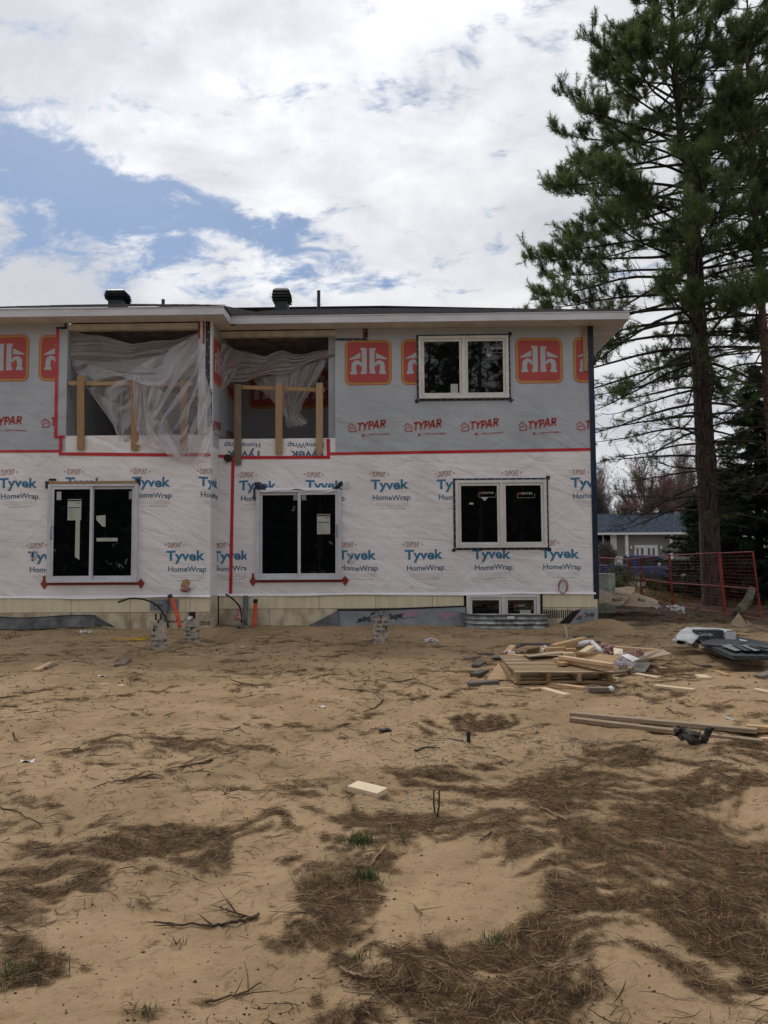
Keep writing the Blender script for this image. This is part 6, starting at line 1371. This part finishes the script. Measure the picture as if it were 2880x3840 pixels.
# ---- post forms (paper tubes with concrete and brackets)
def post_form(pc, pyb, pyt, wpx, label, seed, kind):
    g_ = Gz(pc, pyb); g_ = Vector((g_.x, g_.y+.13, gzs(g_.x, g_.y+.13))); r = wpx/2*g_.y/FPX; zt = P(pc, pyt, g_.y).z; rs = np.random.default_rng(seed)
    e = empty('post_form', g_, label, 'post form', 'concrete-filled paper post forms')
    def f(u, v): a = 2*math.pi*u; rr = r*(1+.012*math.sin(a*3+v*9)+.01*math.sin(v*20)); zz = g_.z-.08+(zt-g_.z+.08)*v+(.012*math.sin(a*2+seed) if v > .95 else 0)+.01*math.sin(a*5)*(v > .95); return (g_.x+rr*math.cos(a)+.02*v*(seed-2), g_.y+rr*math.sin(a), zz)
    MB().grid(f, 40, 16).build('paper_tube', M['tube_paper'], e, smooth=True)
    cx = g_.x+.02*(seed-2); MB().tube([(cx, g_.y, zt-.10), (cx, g_.y, zt-.015)], r*.97, 24).build('concrete', M['concrete'], e)
    p = Print(); p.on('ink_tube', .0)
    for row in range(5):
        zz = .03+.085*row; x = -.5*math.pi*r*.96+random.uniform(0, .03)
        while x < .42*math.pi*r:
            t_ = ('ECO', 'FORM', 'R1023', 'HAUT', 'TOP', '10"')[rs.integers(6)]; w_ = .02*len(t_)+.012
            if rs.random() < .42: p.text(t_, x, zz, w_, .042, .03)
            elif rs.random() < .4:
                for l_ in range(4): p.poly([(x, zz+.011*l_), (x+w_*.9, zz+.011*l_), (x+w_*.9, zz+.011*l_+.005), (x, zz+.011*l_+.005)])
            x += w_+.022
    for k in range(1): x = rs.uniform(-r*1.0, r*1.0); zz = rs.uniform(.05, .35); p.poly([(x, zz), (x+.06, zz+.005), (x+.058, zz+.06), (x+.004, zz+.055)])
    cuts = [r*(-1.6+.2*k) for k in range(17)]
    p.build(lambda u, v, o: (g_.x+.02*(v/max(.1, zt-g_.z))*(seed-2)+(r*1.02+.002)*math.sin(u/r), g_.y-(r*1.02+.002)*math.cos(u/r), g_.z+v*(zt-g_.z)/.47+.01), e, cuts=cuts, name='tube_print')
    m = MB(); w = .09
    m.tube([(cx, g_.y, zt-.02), (cx, g_.y, zt+.035)], .014, 8)
    m.box((cx-w/2, g_.y-.045, zt+.035), (cx+w/2, g_.y+.045, zt+.041)); m.box((cx-w/2, g_.y-.045, zt+.041), (cx-w/2+.005, g_.y+.045, zt+.145)); m.box((cx+w/2-.005, g_.y-.045, zt+.041), (cx+w/2, g_.y+.045, zt+.145))
    if kind == 1: m.box((cx-w/2+.02, g_.y-.05, zt+.03), (cx+w/2+.03, g_.y-.045, zt+.15))
    if kind == 2: m.box((cx-w/2-.07, g_.y-.04, zt+.10), (cx-w/2, g_.y+.04, zt+.105)); m.box((cx+w/2, g_.y-.04, zt+.10), (cx+w/2+.03, g_.y+.04, zt+.105))
    m.build('bracket', M['dark_metal'], e, bevel=.001)
    return e, cx, g_.y, zt
M['ink_tube'] = pm('tube_ink', (.030, .027, .025), .8, col2=(.09, .07, .055), mixs=(.35, .65), vs=14)
post_form(588, 2436, 2333, 59, 'leftmost paper post form, its U bracket empty', 1, 0)
e_, cx, cy, zt_ = post_form(712, 2408, 2325, 57, 'middle paper post form with torn paper in its bracket', 2, 1)
blob('torn_paper', (cx-.01, cy-.05, zt_+.04), (.09, .06, .05), M['paper'], None, 44, 3, .5, origin=(cx, cy, zt_), label='torn white paper stuffed round the bracket of the middle post form', cat='paper')
post_form(1424, 2414, 2316, 53, 'rightmost paper post form standing before the printed membrane', 3, 2)
def rough(o, amp, sc_=8.0, seed=0.0):    # knobbly, split surface
    from mathutils import noise
    bm = bmesh.new(); bm.from_mesh(o.data); bmesh.ops.subdivide_edges(bm, edges=bm.edges[:], cuts=2, use_grid_fill=True); bm.normal_update(); w = wl(o)
    for v in bm.verts:
        p_ = (v.co+w)*sc_+Vector((seed, 0, 0)); v.co += v.normal*amp*(noise.turbulence(p_, 4, False)-.45)*2
    bm.to_mesh(o.data); bm.free(); return o
# ---- burnt stump with two horns
g_ = Gz(2590, 2790); e = empty('stump', g_, 'charred twisted root stump lying across the long studs', 'stump')
def W_(px, py, dy=0): q_ = P(px, py, g_.y+dy); return q_
rough(MB().tube([W_(2537, 2770), W_(2541, 2750), W_(2547, 2728), W_(2546, 2710, .02)], [.045, .06, .05, .010], 9).tube([W_(2540, 2738), W_(2558, 2742), W_(2580, 2752), W_(2604, 2757), W_(2626, 2762)], [.062, .068, .056, .048, .034], 9).tube([W_(2585, 2750), W_(2592, 2775), W_(2606, 2800), W_(2600, 2815)], [.046, .050, .042, .018], 8).build('root', M['stump'], e, smooth=True), .030, 14)
rough(MB().tube([W_(2590, 2798, -.02), W_(2612, 2797, -.02), W_(2634, 2784, -.02), W_(2652, 2758, -.02), W_(2664, 2726, -.02)], [.030, .040, .038, .034, .032], 9).build('charred_limb', M['stump_dark'], e, smooth=True), .014, 18)
MB().tube([W_(2615, 2766), W_(2622, 2750), W_(2626, 2742)], [.02, .012, .005], 6).build('snag', M['stump_dark'], e)
for o in FLUFF: rough(o, .05, 16)
# ---- paper scraps and small rubbish
def scrap(px, py, w, d, mat, label, cat, rot=0, h=.006):
    g_ = Gz(px, py); c, s = math.cos(rot), math.sin(rot); m = MB()
    def f(u, v): x, y = (u-.5)*w, (v-.5)*d; return (g_.x+x*c-y*s, g_.y+x*s+y*c, g_.z+h+.012*math.sin(u*5+px)*math.sin(v*4+py))
    return m.grid(f, 6, 4).build('scrap', M[mat], None, smooth=True, origin=g_, label=label, cat=cat)
scrap(103, 2857, .10, .06, 'paper', 'crumpled white receipt lying alone on the sand at the left', 'paper scrap', .2); scrap(1440+40, 2422-10, .02, .02, 'paper', 'speck of white paper beside the right post form', 'paper scrap')
scrap(907, 2428, .10, .06, 'paper', 'small white paper scrap in front of the inner corner', 'paper scrap'); scrap(1180, 2625, .07, .04, 'yellow', 'small yellow packet on the sand at mid distance', 'packet', .3)
scrap(1208, 2652, .07, .04, 'paper', 'torn white slip just below the yellow packet', 'paper scrap'); scrap(385, 2537, .14, .05, 'paper', 'thin white plastic scrap above the tan wood chip', 'plastic scrap', -.4)
for px, py, rx, lb in ((1613, 2408, .12, 'crumpled white cup and foil before the membrane'), (327, 2376, .09, 'crumpled white paper near the foot of the left membrane'), (895, 2358, .09, 'grey crumpled bag beside the orange conduit of the right block')):
    g_ = Gz(px, py); blob('litter_wad', g_+Vector((0, 0, .03)), (rx, .06, .04), M['paper' if px != 895 else 'grey_pvc'], None, px, 3, .5, origin=g_, label=lb, cat='litter')
for (a_, b_, lb) in (((2608, 2671), (2672, 2676), 'clear plastic strip lying beyond the long studs'), ((2720, 2683), (2765, 2706), 'clear plastic strip pointing down, right of the other strip')): B_('plastic_strip', a_, b_, .045, .006, 'paper_dim', lb, 'plastic strip', group=None)
g_ = Gz(1445, 2742); blob('stone', g_+Vector((0, 0, .01)), (.05, .035, .02), M['dark_metal'], None, 77, 2, .3, origin=g_, label='flat black stone on the open sand', cat='stone')
g_ = Gz(1757, 2783); MB().tube([g_, g_+Vector((0, 0, .085))], [.016, .018], 7).build('charred_stub', M['stump_dark'], None, origin=g_, label='small charred stub standing at the ash patch', cat='stub')
m = MB(); 
for k in range(6):
    c_ = Gz(490+random.uniform(-50, 50), 2397+random.uniform(-6, 6)); m.tube([c_+Vector((random.uniform(-.35, .35), random.uniform(-.15, .15), .02+.02*math.sin(t))) if t % 2 else c_+Vector((random.uniform(-.3, .3), random.uniform(-.12, .12), .015)) for t in range(5)], .007, 4)
m.build('yellow_strap', M['yellow'], None, origin=Gz(490, 2397), label='tangle of yellow strapping left of the left post form', cat='strap')
m = MB()
for k in range(26): c_ = Gz(48+random.uniform(-38, 38), 2392+random.uniform(-9, 9)); m.tube([c_+Vector((0, 0, .01)), c_+Vector((random.uniform(-.12, .12), random.uniform(-.1, .1), random.uniform(.02, .09)))], .006, 4)
m.build('lichen_branch', M['olive_twig'], None, origin=Gz(48, 2392), label='olive-brown tuft of dead twigs at the far left edge', cat='twigs')
# ---- cardboard, log and boards beyond the house corner
def sheetY(name, rows, mat, label, cat='cardboard', nu=30, nv=16, amp=.02):
    n, mm = len(rows), len(rows[0])
    def f(u, v):
        j = min(int(v*(n-1)), n-2); tv = v*(n-1)-j; i = min(int(u*(mm-1)), mm-2); tu = u*(mm-1)-i; q = [0, 0, 0]
        for c_ in range(3): q[c_] = (rows[j][i][c_]*(1-tu)+rows[j][i+1][c_]*tu)*(1-tv)+(rows[j+1][i][c_]*(1-tu)+rows[j+1][i+1][c_]*tu)*tv
        p_ = P(*q); return p_+Vector((0, amp*math.sin(u*12)*math.cos(v*5), amp*.5*math.sin(u*9+v*5)))
    o = MB().grid(f, nu, nv).build(name, M[mat], None, smooth=True, origin=f(.5, 1), label=label, cat=cat)
    so = o.modifiers.new('thick', 'SOLIDIFY'); so.thickness = .01; return o
Yb, Yf = sh.y+1.05, sh.y+.42
sheetY('bundle_wrapper', [[(*S(150, 385), Yf+.3), (*S(235, 290), Yf+.5), (*S(320, 230), Yb), (*S(560, 236), Yb), (*S(830, 252), Yb), (*S(1050, 278), Yb)],
                          [(*S(158, 405), Yf+.1), (*S(270, 350), Yf+.2), (*S(390, 300), Yf+.3), (*S(620, 285), Yf+.5), (*S(850, 280), Yf+.6), (*S(1060, 284), Yb-.1)],
                          [(*S(165, 432), Yf-.05), (*S(300, 432), Yf-.1), (*S(430, 425), Yf), (*S(560, 325), Yf+.2), (*S(800, 302), Yf+.4), (*S(1060, 292), Yf+.6)],
                          [(*S(350, 445), Yf-.1), (*S(375, 500), Yf-.12), (*S(400, 512), Yf-.1), (*S(500, 400), Yf+.1), (*S(640, 325), Yf+.3), (*S(1050, 298), Yf+.6)]], 'paper', 'torn white shingle wrapper arching over the back of the bundles', 'wrapper', 50, 24, .006)
K = lambda x, y: (2200+x*.31344, 2184-344+y*.31344)
k1 = sheetY('cardboard_sheet', [[(*K(140, 1175), 21.5), (*K(240, 1210), 21.8), (*K(420, 1250), 22), (*K(545, 1255), 22)], [(*K(140, 1260), 21.2), (*K(240, 1290), 21.3), (*K(400, 1330), 21.4), (*K(480, 1310), 21.5)], [(*K(140, 1365), 21), (*K(240, 1350), 21), (*K(350, 1375), 21), (*K(435, 1375), 21.1)]], 'cardboard', 'large printed cardboard sheet slumped behind the house corner')
k2 = sheetY('cardboard_sheet', [[(*K(520, 1240), 22.4), (*K(620, 1235), 22.6), (*K(720, 1270), 22.8), (*K(820, 1310), 22.8)], [(*K(490, 1300), 21.8), (*K(600, 1330), 21.9), (*K(720, 1340), 22), (*K(860, 1320), 22.3)], [(*K(440, 1375), 21.3), (*K(600, 1395), 21.4), (*K(760, 1395), 21.6), (*K(850, 1360), 22)]], 'cardboard', 'folded printed cardboard box right of the slumped sheet')
k3 = sheetY('cardboard_sheet', [[(*K(230, 1170), 23.5), (*K(350, 1165), 23.6), (*K(480, 1150), 23.8), (*K(580, 1165), 23.8)], [(*K(330, 1225), 22.6), (*K(420, 1245), 22.7), (*K(500, 1250), 22.8), (*K(575, 1220), 23)]], 'cardboard', 'lighter cardboard flap lying behind the printed sheet', nv=6)
for o, (x, y), w_, Y_ in ((k1, (288, 1322), .29, 21.15), (k2, (592, 1316), .22, 21.7)):
    p = Print(); p.on('ink_black', .0); p.text('MAAX', 0, 0, w_, .095, .03, .25); a = P(*K(x, y), Y_); p.build(lambda u, v, q_: (a.x+u, a.y-.13, a.z+v+(-.0 if o is k1 else -.22*u)), o, name='cardboard_print')
a = P(*K(190, 1165), 23); MB().tube([(a.x, 23, -.15), (a.x, 23, P(*K(190, 990), 23).z)], .36, 18).build('wrapped_drum', M['drum'], None, origin=(a.x, 23, -.1), label='pale wrapped roll standing behind the navy house corner', cat='roll', bevel=.02)
for (x, y, r_, lb) in ((800, 1412, .16, 'white and grey rubbish beside the cardboard'), (1080, 1450, .22, 'white torn rag lying at the foot of the red fence'), (1140, 1480, .1, 'small white rag right of the torn rag')):
    g_ = Gz(*K(x, y)); blob('rag', g_+Vector((0, 0, .07)), (r_, .1, .09), M['paper'], None, int(x), 3, .6, origin=g_, label=lb, cat='rag')
Z7 = lambda x, y: (2180+x*.42194, 1740+y*.42194)
g_ = Gz(*Z7(1425, 1445)); 
def osbt(name, pts, label, Y):
    q = [P(*Z7(*p_), Y) for p_ in pts]; c_ = q[0]; m = MB(); n = len(q); m.add([v+Vector((0, .25*(v.z-c_.z), 0)) for v in q]+[v+Vector((0, .25*(v.z-c_.z)+.015, 0)) for v in q], [tuple(range(n)), tuple(range(n, 2*n))[::-1]]+[(i, (i+1) % n, (i+1) % n+n, i+n) for i in range(n)])
    return m.build(name, M['ply'], None, origin=c_, label=label, cat='board')
osbt('osb_offcut', [(1325, 1425), (1410, 1325), (1490, 1450), (1390, 1452)], 'triangular board propped up under the leaning fence panel', g_.y); osbt('osb_offcut', [(1490, 1450), (1475, 1385), (1525, 1430), (1505, 1455)], 'smaller board fragment right of the triangular board', g_.y+.1)
q = [P(*Z7(1430, 1280), 21.5), P(*Z7(1480, 1210), 21.6), P(*Z7(1520, 1110), 21.8)]; MB().tube([Vector((q[0].x-.2, 21.4, -.1))]+q, [.13, .13, .11, .10], 10).build('leaning_log', M['log'], None, smooth=True, origin=q[0], label='mossy broken log leaning on the red fence at the right', cat='log')
# small bushes and a bare shrub by the street
def bush(px, py, Y, r, n, mat, label, name='bush', per=6, nl=.14, nw=.03):
    rs = np.random.default_rng(px); c_ = P(px, py, Y); e = empty(name, (c_.x, Y, c_.z-r), label, name.replace('_', ' ')); T = rs.normal(size=(n, 3))*np.array([r*.5, r*.5, r*.45])+np.array(c_); D = rs.normal(size=(n, 3))+np.array([0, 0, .6]); D /= np.linalg.norm(D, axis=1, keepdims=True)
    V, F = needle_cloud(T, D, per, nl, nw, rs=rs); mesh_np('foliage', V, F, M[mat], tuple(wl(e)), e); ts = TubeSet()
    for k in range(14): ts.add(np.array([[c_.x+rs.normal()*.05, Y, c_.z-r*1.1], T[rs.integers(n)]]), [.012, .005], 3)
    ts.build('stem', M['bark_thin'], e)
M['olive_needles'] = pm('olive_needles', (.115, .12, .035), .7, var=.3, vs=3, space='World', trans=.2)
bush(2325, 2165, 27, .55, 200, 'olive_needles', 'olive green bush just right of the wrapped roll'); bush(2302, 2195, 25.5, .4, 150, 'olive_needles', 'lower olive bush behind the cardboard'); bush(2428, 2165, 29, .28, 40, 'olive_needles', 'sparse young pine in front of the truck', 'young_pine', 8, .2, .02); bush(2455, 2190, 29, .22, 30, 'olive_needles', 'tiny young pine near the fence foot', 'young_pine', 8, .2, .02)
p = P(2275, 2110, 50); bare_tree((p.x, 50, 0), 2.6, 'small bare shrub below the neighbouring window', 91, 'bare_fine', bud=False, rad=.04)
for o in list(C.objects):
    st_ = o.name.split('.')[0]
    if st_ in ('rag', 'litter_wad', 'torn_paper', 'white_bag', 'white_rag', 'red_rag', 'insulation_wad', 'plastic_bundle', 'clear_plastic'):
        rough(o, .045 if st_ in ('rag', 'clear_plastic') else .028, 13); o.data.polygons.foreach_set('use_smooth', [st_ == 'insulation_wad']*len(o.data.polygons))
# ------------------------------------------------------------------ sticks one can point to
def stick(pts, r, label, mat='twig', name='stick', lift=.010, group='dead sticks on the sand'):
    r *= .62 if pts[0][1] > 2900 else .8
    q = [Gz(*p_)+Vector((0, 0, lift)) for p_ in pts]; out = []
    for a, b in zip(q, q[1:]):
        for k in range(4): t = k/4; v = a*(1-t)+b*t; out.append(v+Vector((random.uniform(-.006, .006), random.uniform(-.012, .012), random.uniform(-.003, .004))))
    out.append(q[-1]); n = len(out); rr = [r*(1-.6*i/n) for i in range(n)]
    m = MB(); m.tube(out, rr, 6)
    for k in range(max(2, n//4)):
        i = random.randrange(1, n-1); d = (out[i+1]-out[i]).normalized(); s_ = d.cross(Vector((0, 0, 1)))*random.choice((-1, 1)); l = random.uniform(.04, .12); m.tube([out[i], out[i]+(d+s_*.7)*l*.6+Vector((0, 0, .01)), out[i]+(d*1.2+s_)*l+Vector((0, 0, .02))], [r*.5, r*.4, r*.2], 4)
    return m.build(name, M[mat], None, smooth=True, origin=out[0], label=label, cat='stick', group=group)
F5 = lambda x, y: (x*.868, 3000+y*.868); F6 = lambda x, y: (1440+x*.868, 3000+y*.868); F3 = lambda x, y: (x*.868, 2300+y*.868); F4 = lambda x, y: (1100+x*.7233, 2700+y*.7233)
stick([F5(1112, 508), F5(1060, 530), F5(980, 545), F5(900, 550), F5(760, 548), F5(665, 535)], .013, 'long dark branch with a forked thick end in the left foreground'); stick([F5(1110, 505), F5(1050, 522), F5(1030, 500), F5(990, 488), F5(950, 482)], .007, 'thin side branch curling back from the forked branch')
stick([F5(0, 38), F5(70, 55), F5(120, 85), F5(180, 120)], .008, 'arching twig at the left edge of the foreground'); stick([F3(922, 638), F3(880, 650), F3(820, 662), F3(770, 670)], .012, 'dark stick with a knobbed end left of centre')
stick([F3(660, 702), F3(600, 715), F3(530, 730), F3(470, 735), F3(402, 762)], .010, 'long thin branch across the sand left of centre'); stick([F3(975, 785), F3(975, 755), F3(968, 740)], .012, 'short curved pale twig left of the foreground plank', 'straw_pale')
stick([F3(55, 520), F3(60, 540), F3(80, 558)], .009, 'short hooked stick near the left edge'); stick([F3(0, 366), F3(92, 361)], .010, 'straight stick cut by the left edge'); stick([F3(1040, 495), F3(1000, 510), F3(965, 515)], .009, 'small dark stick on the open middle sand')
stick([F3(935, 155), F3(955, 178)], .012, 'short stick pointing away, right of the middle post form'); stick([F3(1095, 172), F3(1040, 178), F3(985, 182)], .010, 'thin root right of the middle post form'); stick([F3(1658, 375), F3(1625, 410), F3(1570, 430)], .010, 'curved branch near the middle of the yard')
stick([F6(1470-1440+440, 145), F6(415, 178)], .010, 'short thick dark stick right of the two upright twigs'); stick([F6(-10, 820), F6(40, 740), F6(95, 700), F6(115, 650)], .006, 'curved grey branch low in the foreground'); stick([F5(1470, 735), F5(1530, 765), F5(1600, 778), F5(1659, 783)], .011, 'pale barked branch in the bottom foreground', 'straw_pale')
stick([F6(125, 470), F6(165, 500)], .008, 'pale splinter in the lower foreground straw', 'straw_pale'); stick([F5(1640, 820), F5(1590, 880), F5(1540, 930)], .006, 'dark twig near the bottom edge'); stick([F5(1330, 475), F5(1310, 510)], .007, 'short twig right of the forked branch')
stick([F4(470, 672), F4(440, 715), F4(395, 768)], .016, 'split pale bark slab lying between the two grass tufts', 'straw_pale'); stick([F4(1285, 460), F4(1340, 490), F4(1410, 520)], .014, 'pale split branch in the right-hand straw', 'straw_pale')
stick([F4(630, 165), F4(680, 150), F4(735, 148)], .010, 'burnt twig beside the ash patch', 'stump_dark'); stick([F3(345, 585), F3(310, 600)], .010, 'short brown stick near the white receipt'); stick([F5(890, 895), F5(960, 870), F5(1070, 840), F5(1130, 800)], .008, 'thin fanning twig at the bottom left of centre')
stick([(1880, 2608), (1940, 2612), (1990, 2618)], .006, 'wavy thin root in front of the grey-brown plank'); stick([(2500, 2655), (2520, 2672), (2545, 2690)], .008, 'twig sticking out behind the long studs'); stick([F3(1465, 330), F3(1560, 335), F3(1640, 350)], .009, 'straggling thin branch left of the lumber pile')
for dx, lb in ((0, 'left one of the two upright twigs in the foreground'), (28, 'right one of the two upright twigs in the foreground')):
    b = Gz(*F4(745 if dx else 735, 510 if dx else 490)); top = P(*F4(728+dx, 372), b.y); MB().tube([b, (b+top)/2+Vector((.006 if dx else -.004, 0, 0)), top, top+Vector((.004, 0, .01))], [.0055, .005, .005, .007], 6).build('upright_twig', M['twig'], None, smooth=True, origin=b, label=lb, cat='twig', group='upright twigs')
def tuft(px, py, n, h, label, r=.07):
    r *= .55; n = int(n*.6); h *= .8
    rs = np.random.default_rng(px); g_ = Gz(px, py); T = np.array(g_)+rs.normal(size=(n, 3))*np.array([r, r*.8, 0]); D = rs.normal(size=(n, 3))*.45+np.array([0, 0, 1]); D /= np.linalg.norm(D, axis=1, keepdims=True); V, F = needle_cloud(T, D, 1, h, .0045, spread=.25, back=0, rs=rs, lj=.4)
    mesh_np('grass_tuft', V, F, M['grass'], tuple(g_), label=label, cat='grass tuft', group='green grass tufts')
tuft(*[int(v) for v in F4(345, 640)], 260, .085, 'upper green grass tuft right of the big straw patch'); tuft(*[int(v) for v in F4(380, 830)], 230, .08, 'lower green grass tuft below the bark slab'); tuft(*[int(v) for v in F4(585, 640)], 26, .10, 'thin wisp of green grass right of the upper tuft', .03)
tuft(*[int(v) for v in F5(760, 625)], 22, .04, 'tiny green seedling on bare sand in the foreground', .03); tuft(*[int(v) for v in F6(470, 610)], 90, .05, 'small green tuft in the lower middle straw', .05); tuft(*[int(v) for v in F5(620, 925)], 60, .04, 'yellowish green tuft at the bottom left of centre', .05); tuft(*[int(v) for v in F5(90, 760)], 160, .08, 'green grass in the straw clump at the lower left', .12); tuft(*[int(v) for v in F5(1570, 685)], 40, .04, 'green weed at the bottom middle', .04)
# ------------------------------------------------------------------ straw, needles, twigs and crumbs as ground cover
def ribbons(x, y, L, w, ang, lift, curv, mat, name, label, tilt=.10):
    n = len(x); d = np.stack([np.cos(ang), np.sin(ang)], 1); nn = np.stack([-d[:, 1], d[:, 0]], 1); tz = rng.normal(size=n)*tilt*L
    P_ = []
    for s in (-1, -.33, .33, 1):
        cx = x+d[:, 0]*L/2*s+nn[:, 0]*curv*L*(1-s*s); cy = y+d[:, 1]*L/2*s+nn[:, 1]*curv*L*(1-s*s); cz = gz(cx, cy)+lift+tz*s*.5+np.abs(tz)*.5
        ww = w*(1 if abs(s) < .9 else .45)/2; P_.append((cx, cy, cz, ww))
    V = []
    up = rng.normal(size=n)*.6
    for cx, cy, cz, ww in P_: V.append(np.stack([cx-nn[:, 0]*ww, cy-nn[:, 1]*ww, cz-up*ww], 1)); V.append(np.stack([cx+nn[:, 0]*ww, cy+nn[:, 1]*ww, cz+up*ww], 1))
    V = np.stack(V, 1).reshape(-1, 3); b = np.arange(n)[:, None]*8
    F = np.concatenate([b+np.array([[2*k, 2*k+1, 2*k+3, 2*k+2]]) for k in range(3)], 1).reshape(-1, 4)
    return mesh_np(name, V, F, mat, kind='stuff', label=label)
def scatter(n, power=1.0, ymin=1.9, ymax=15.5, masked=True, thr=0.0):   # points on the ground in the viewed wedge, denser close by
    u = rng.random(n); y = ymin*(ymax/ymin)**u; x = (rng.random(n)-.5)*(y*1.30+1.8)-.02*y
    if masked: m = litter_mask(x, y); k = rng.random(n) < np.maximum(m**power, thr); x, y = x[k], y[k]
    return x, y
x, y = scatter(1000000, 1.2, thr=.007); n = len(x); print('DBG straw', n)
flow = (fbm(x*2.6+3, y*2.6+1, 3)-.5)*10+.35
sc_ = np.clip(y/5, .8, 1.9)
ribbons(x, y, rng.uniform(.018, .075, n)*np.clip(sc_, .8, 1.5), rng.uniform(.0008, .0019, n)*sc_, flow+rng.normal(size=n)*1.5, rng.uniform(0, .011, n), rng.normal(size=n)*.08, M['straw'], 'straw_litter', 'brown matted pine straw lying in patches on the sand')
x, y = scatter(60000, 1.6, thr=.0); n = len(x); sc_ = np.clip(y/5, .8, 1.9)
flow = (fbm(x*2.6+3, y*2.6+1, 3)-.5)*10+.35
ribbons(x, y, rng.uniform(.03, .12, n), rng.uniform(.0015, .003, n)*sc_, flow+rng.normal(size=n)*1.0, rng.uniform(.003, .014, n), rng.normal(size=n)*.07, M['straw_pale'], 'pale_straw', 'paler dry grass blades among the pine straw')
x, y = scatter(110000, 1.3, thr=.0); n = len(x); sc_ = np.clip(y/5, .8, 1.9)
ribbons(x, y, rng.uniform(.03, .11, n), rng.uniform(.0012, .0028, n)*sc_, rng.normal(size=n)*1.5, rng.uniform(.001, .014, n), rng.normal(size=n)*.10, M['dark_straw'], 'dark_straw', 'dark wet needles and stalks mixed into the pine straw')
x, y = scatter(15000, masked=False, ymax=16.3); k = (fbm(x*.8, y*.8, 3) > .38+rng.random(len(x))*.22) & ~((x < XC+.3) & (y > 15.5)); x, y = x[k], y[k]; n = len(x); sc_ = np.clip(y/5, .8, 2.4)
ribbons(x, y, rng.uniform(.03, .15, n)*np.clip(sc_, 1, 1.7), rng.uniform(.002, .0045, n)*sc_, rng.normal(size=n)*.9, rng.uniform(.001, .010, n), rng.normal(size=n)*.16, M['twig'], 'twig_litter', 'scattered brown twigs and needles on the open sand')
x, y = scatter(5200, masked=False, ymax=26, ymin=2); k = rng.random(len(x)) < .6; x, y = x[k], y[k]; n = len(x)
k = ((x < XE+.2) & (y > 15.4)); x, y = x[~k], y[~k]; n = len(x)
def crumbs(x, y, r, mat, name, label):
    n = len(x); base = np.array([[1, 0, 0], [-.5, .85, 0], [-.5, -.85, 0], [0, 0, .8], [.2, .1, -.5]]); F0 = np.array([[0, 1, 3], [1, 2, 3], [2, 0, 3], [1, 0, 4], [2, 1, 4], [0, 2, 4]])
    a = rng.random(n)*6.28; c, s = np.cos(a), np.sin(a); B = np.repeat(base[None], n, 0)+rng.normal(size=(n, 5, 3))*.22; X_ = B[..., 0]*c[:, None]-B[..., 1]*s[:, None]; Y_ = B[..., 0]*s[:, None]+B[..., 1]*c[:, None]
    V = np.stack([x[:, None]+X_*r[:, None], y[:, None]+Y_*r[:, None]*.8, (gz(x, y)+r*.2)[:, None]+B[..., 2]*r[:, None]*.7], -1).reshape(-1, 3); F = (np.arange(n)[:, None, None]*5+F0[None]).reshape(-1, 3)
    return mesh_np(name, V, F, mat, kind='stuff', label=label)
crumbs(x, y, rng.uniform(.004, .012, n)*np.clip(y/6, .8, 1.8), M['twig'], 'bark_crumbs', 'small brown bark crumbs and cones strewn over the sand')
M['clod'] = pm('sand_clod', (.30, .21, .125), .95, var=.3, vs=9, space='World', spec=.1)
x, y = scatter(9000, masked=False, ymax=15, ymin=1.9); k = fbm(x*1.1+9, y*1.1+4, 3) > .36+rng.random(len(x))*.3; x, y = x[k], y[k]; n = len(x)
crumbs(x, y, rng.uniform(.003, .010, n)*np.clip(y/5, .7, 2.0), M['clod'], 'sand_clods', 'small crumbling clods of sand')
def near(px, py, n, sx, sy): g_ = Gz(px, py); return g_.x+rng.normal(size=n)*sx, g_.y+rng.normal(size=n)*sy
xs_, ys_ = [], []
for px, py, n, sx, sy in ((1725, 2768, 160, .12, .09), (1690, 2800, 420, .45, .35), (2230, 2790, 500, .45, .16), (2450, 2850, 300, .35, .15), (1560, 3020, 260, .25, .12), (1640, 2900, 240, .5, .3), (2780, 2850, 160, .4, .2)): a, b = near(px, py, n, sx, sy); xs_.append(a); ys_.append(b)
x = np.concatenate(xs_); y = np.concatenate(ys_); crumbs(x, y, rng.uniform(.003, .011, len(x)), M['ash'], 'ash_flakes', 'pale grey ash and wood chips in loose patches')
# forest floor litter beyond the yard at the right
n = 9000; x = rng.uniform(5.5, 20, n); y = rng.uniform(15, 40, n); ribbons(x, y, rng.uniform(.1, .3, n), rng.uniform(.008, .018, n), rng.normal(size=n)*1.2, rng.uniform(0, .03, n), rng.normal(size=n)*.15, M['straw'], 'forest_litter', 'dark needle litter and twigs under the trees')
n = 16000; x = rng.uniform(7, 30, n); y = rng.uniform(25.5, 42, n); k = fbm(x*.22+2, y*.22+7, 3)+(y-27)*.02 > .46; x, y = x[k], y[k]; T = np.stack([x, y, gz(x, y)], 1); D = rng.normal(size=T.shape)*.35+np.array([0, 0, 1]); D /= np.linalg.norm(D, axis=1, keepdims=True)
V, F = needle_cloud(T, D, 2, .22, .02, spread=.3, back=0); mesh_np('dry_grass', V, F, M['straw_gold'], kind='stuff', label='yellowish dry grass along the street')
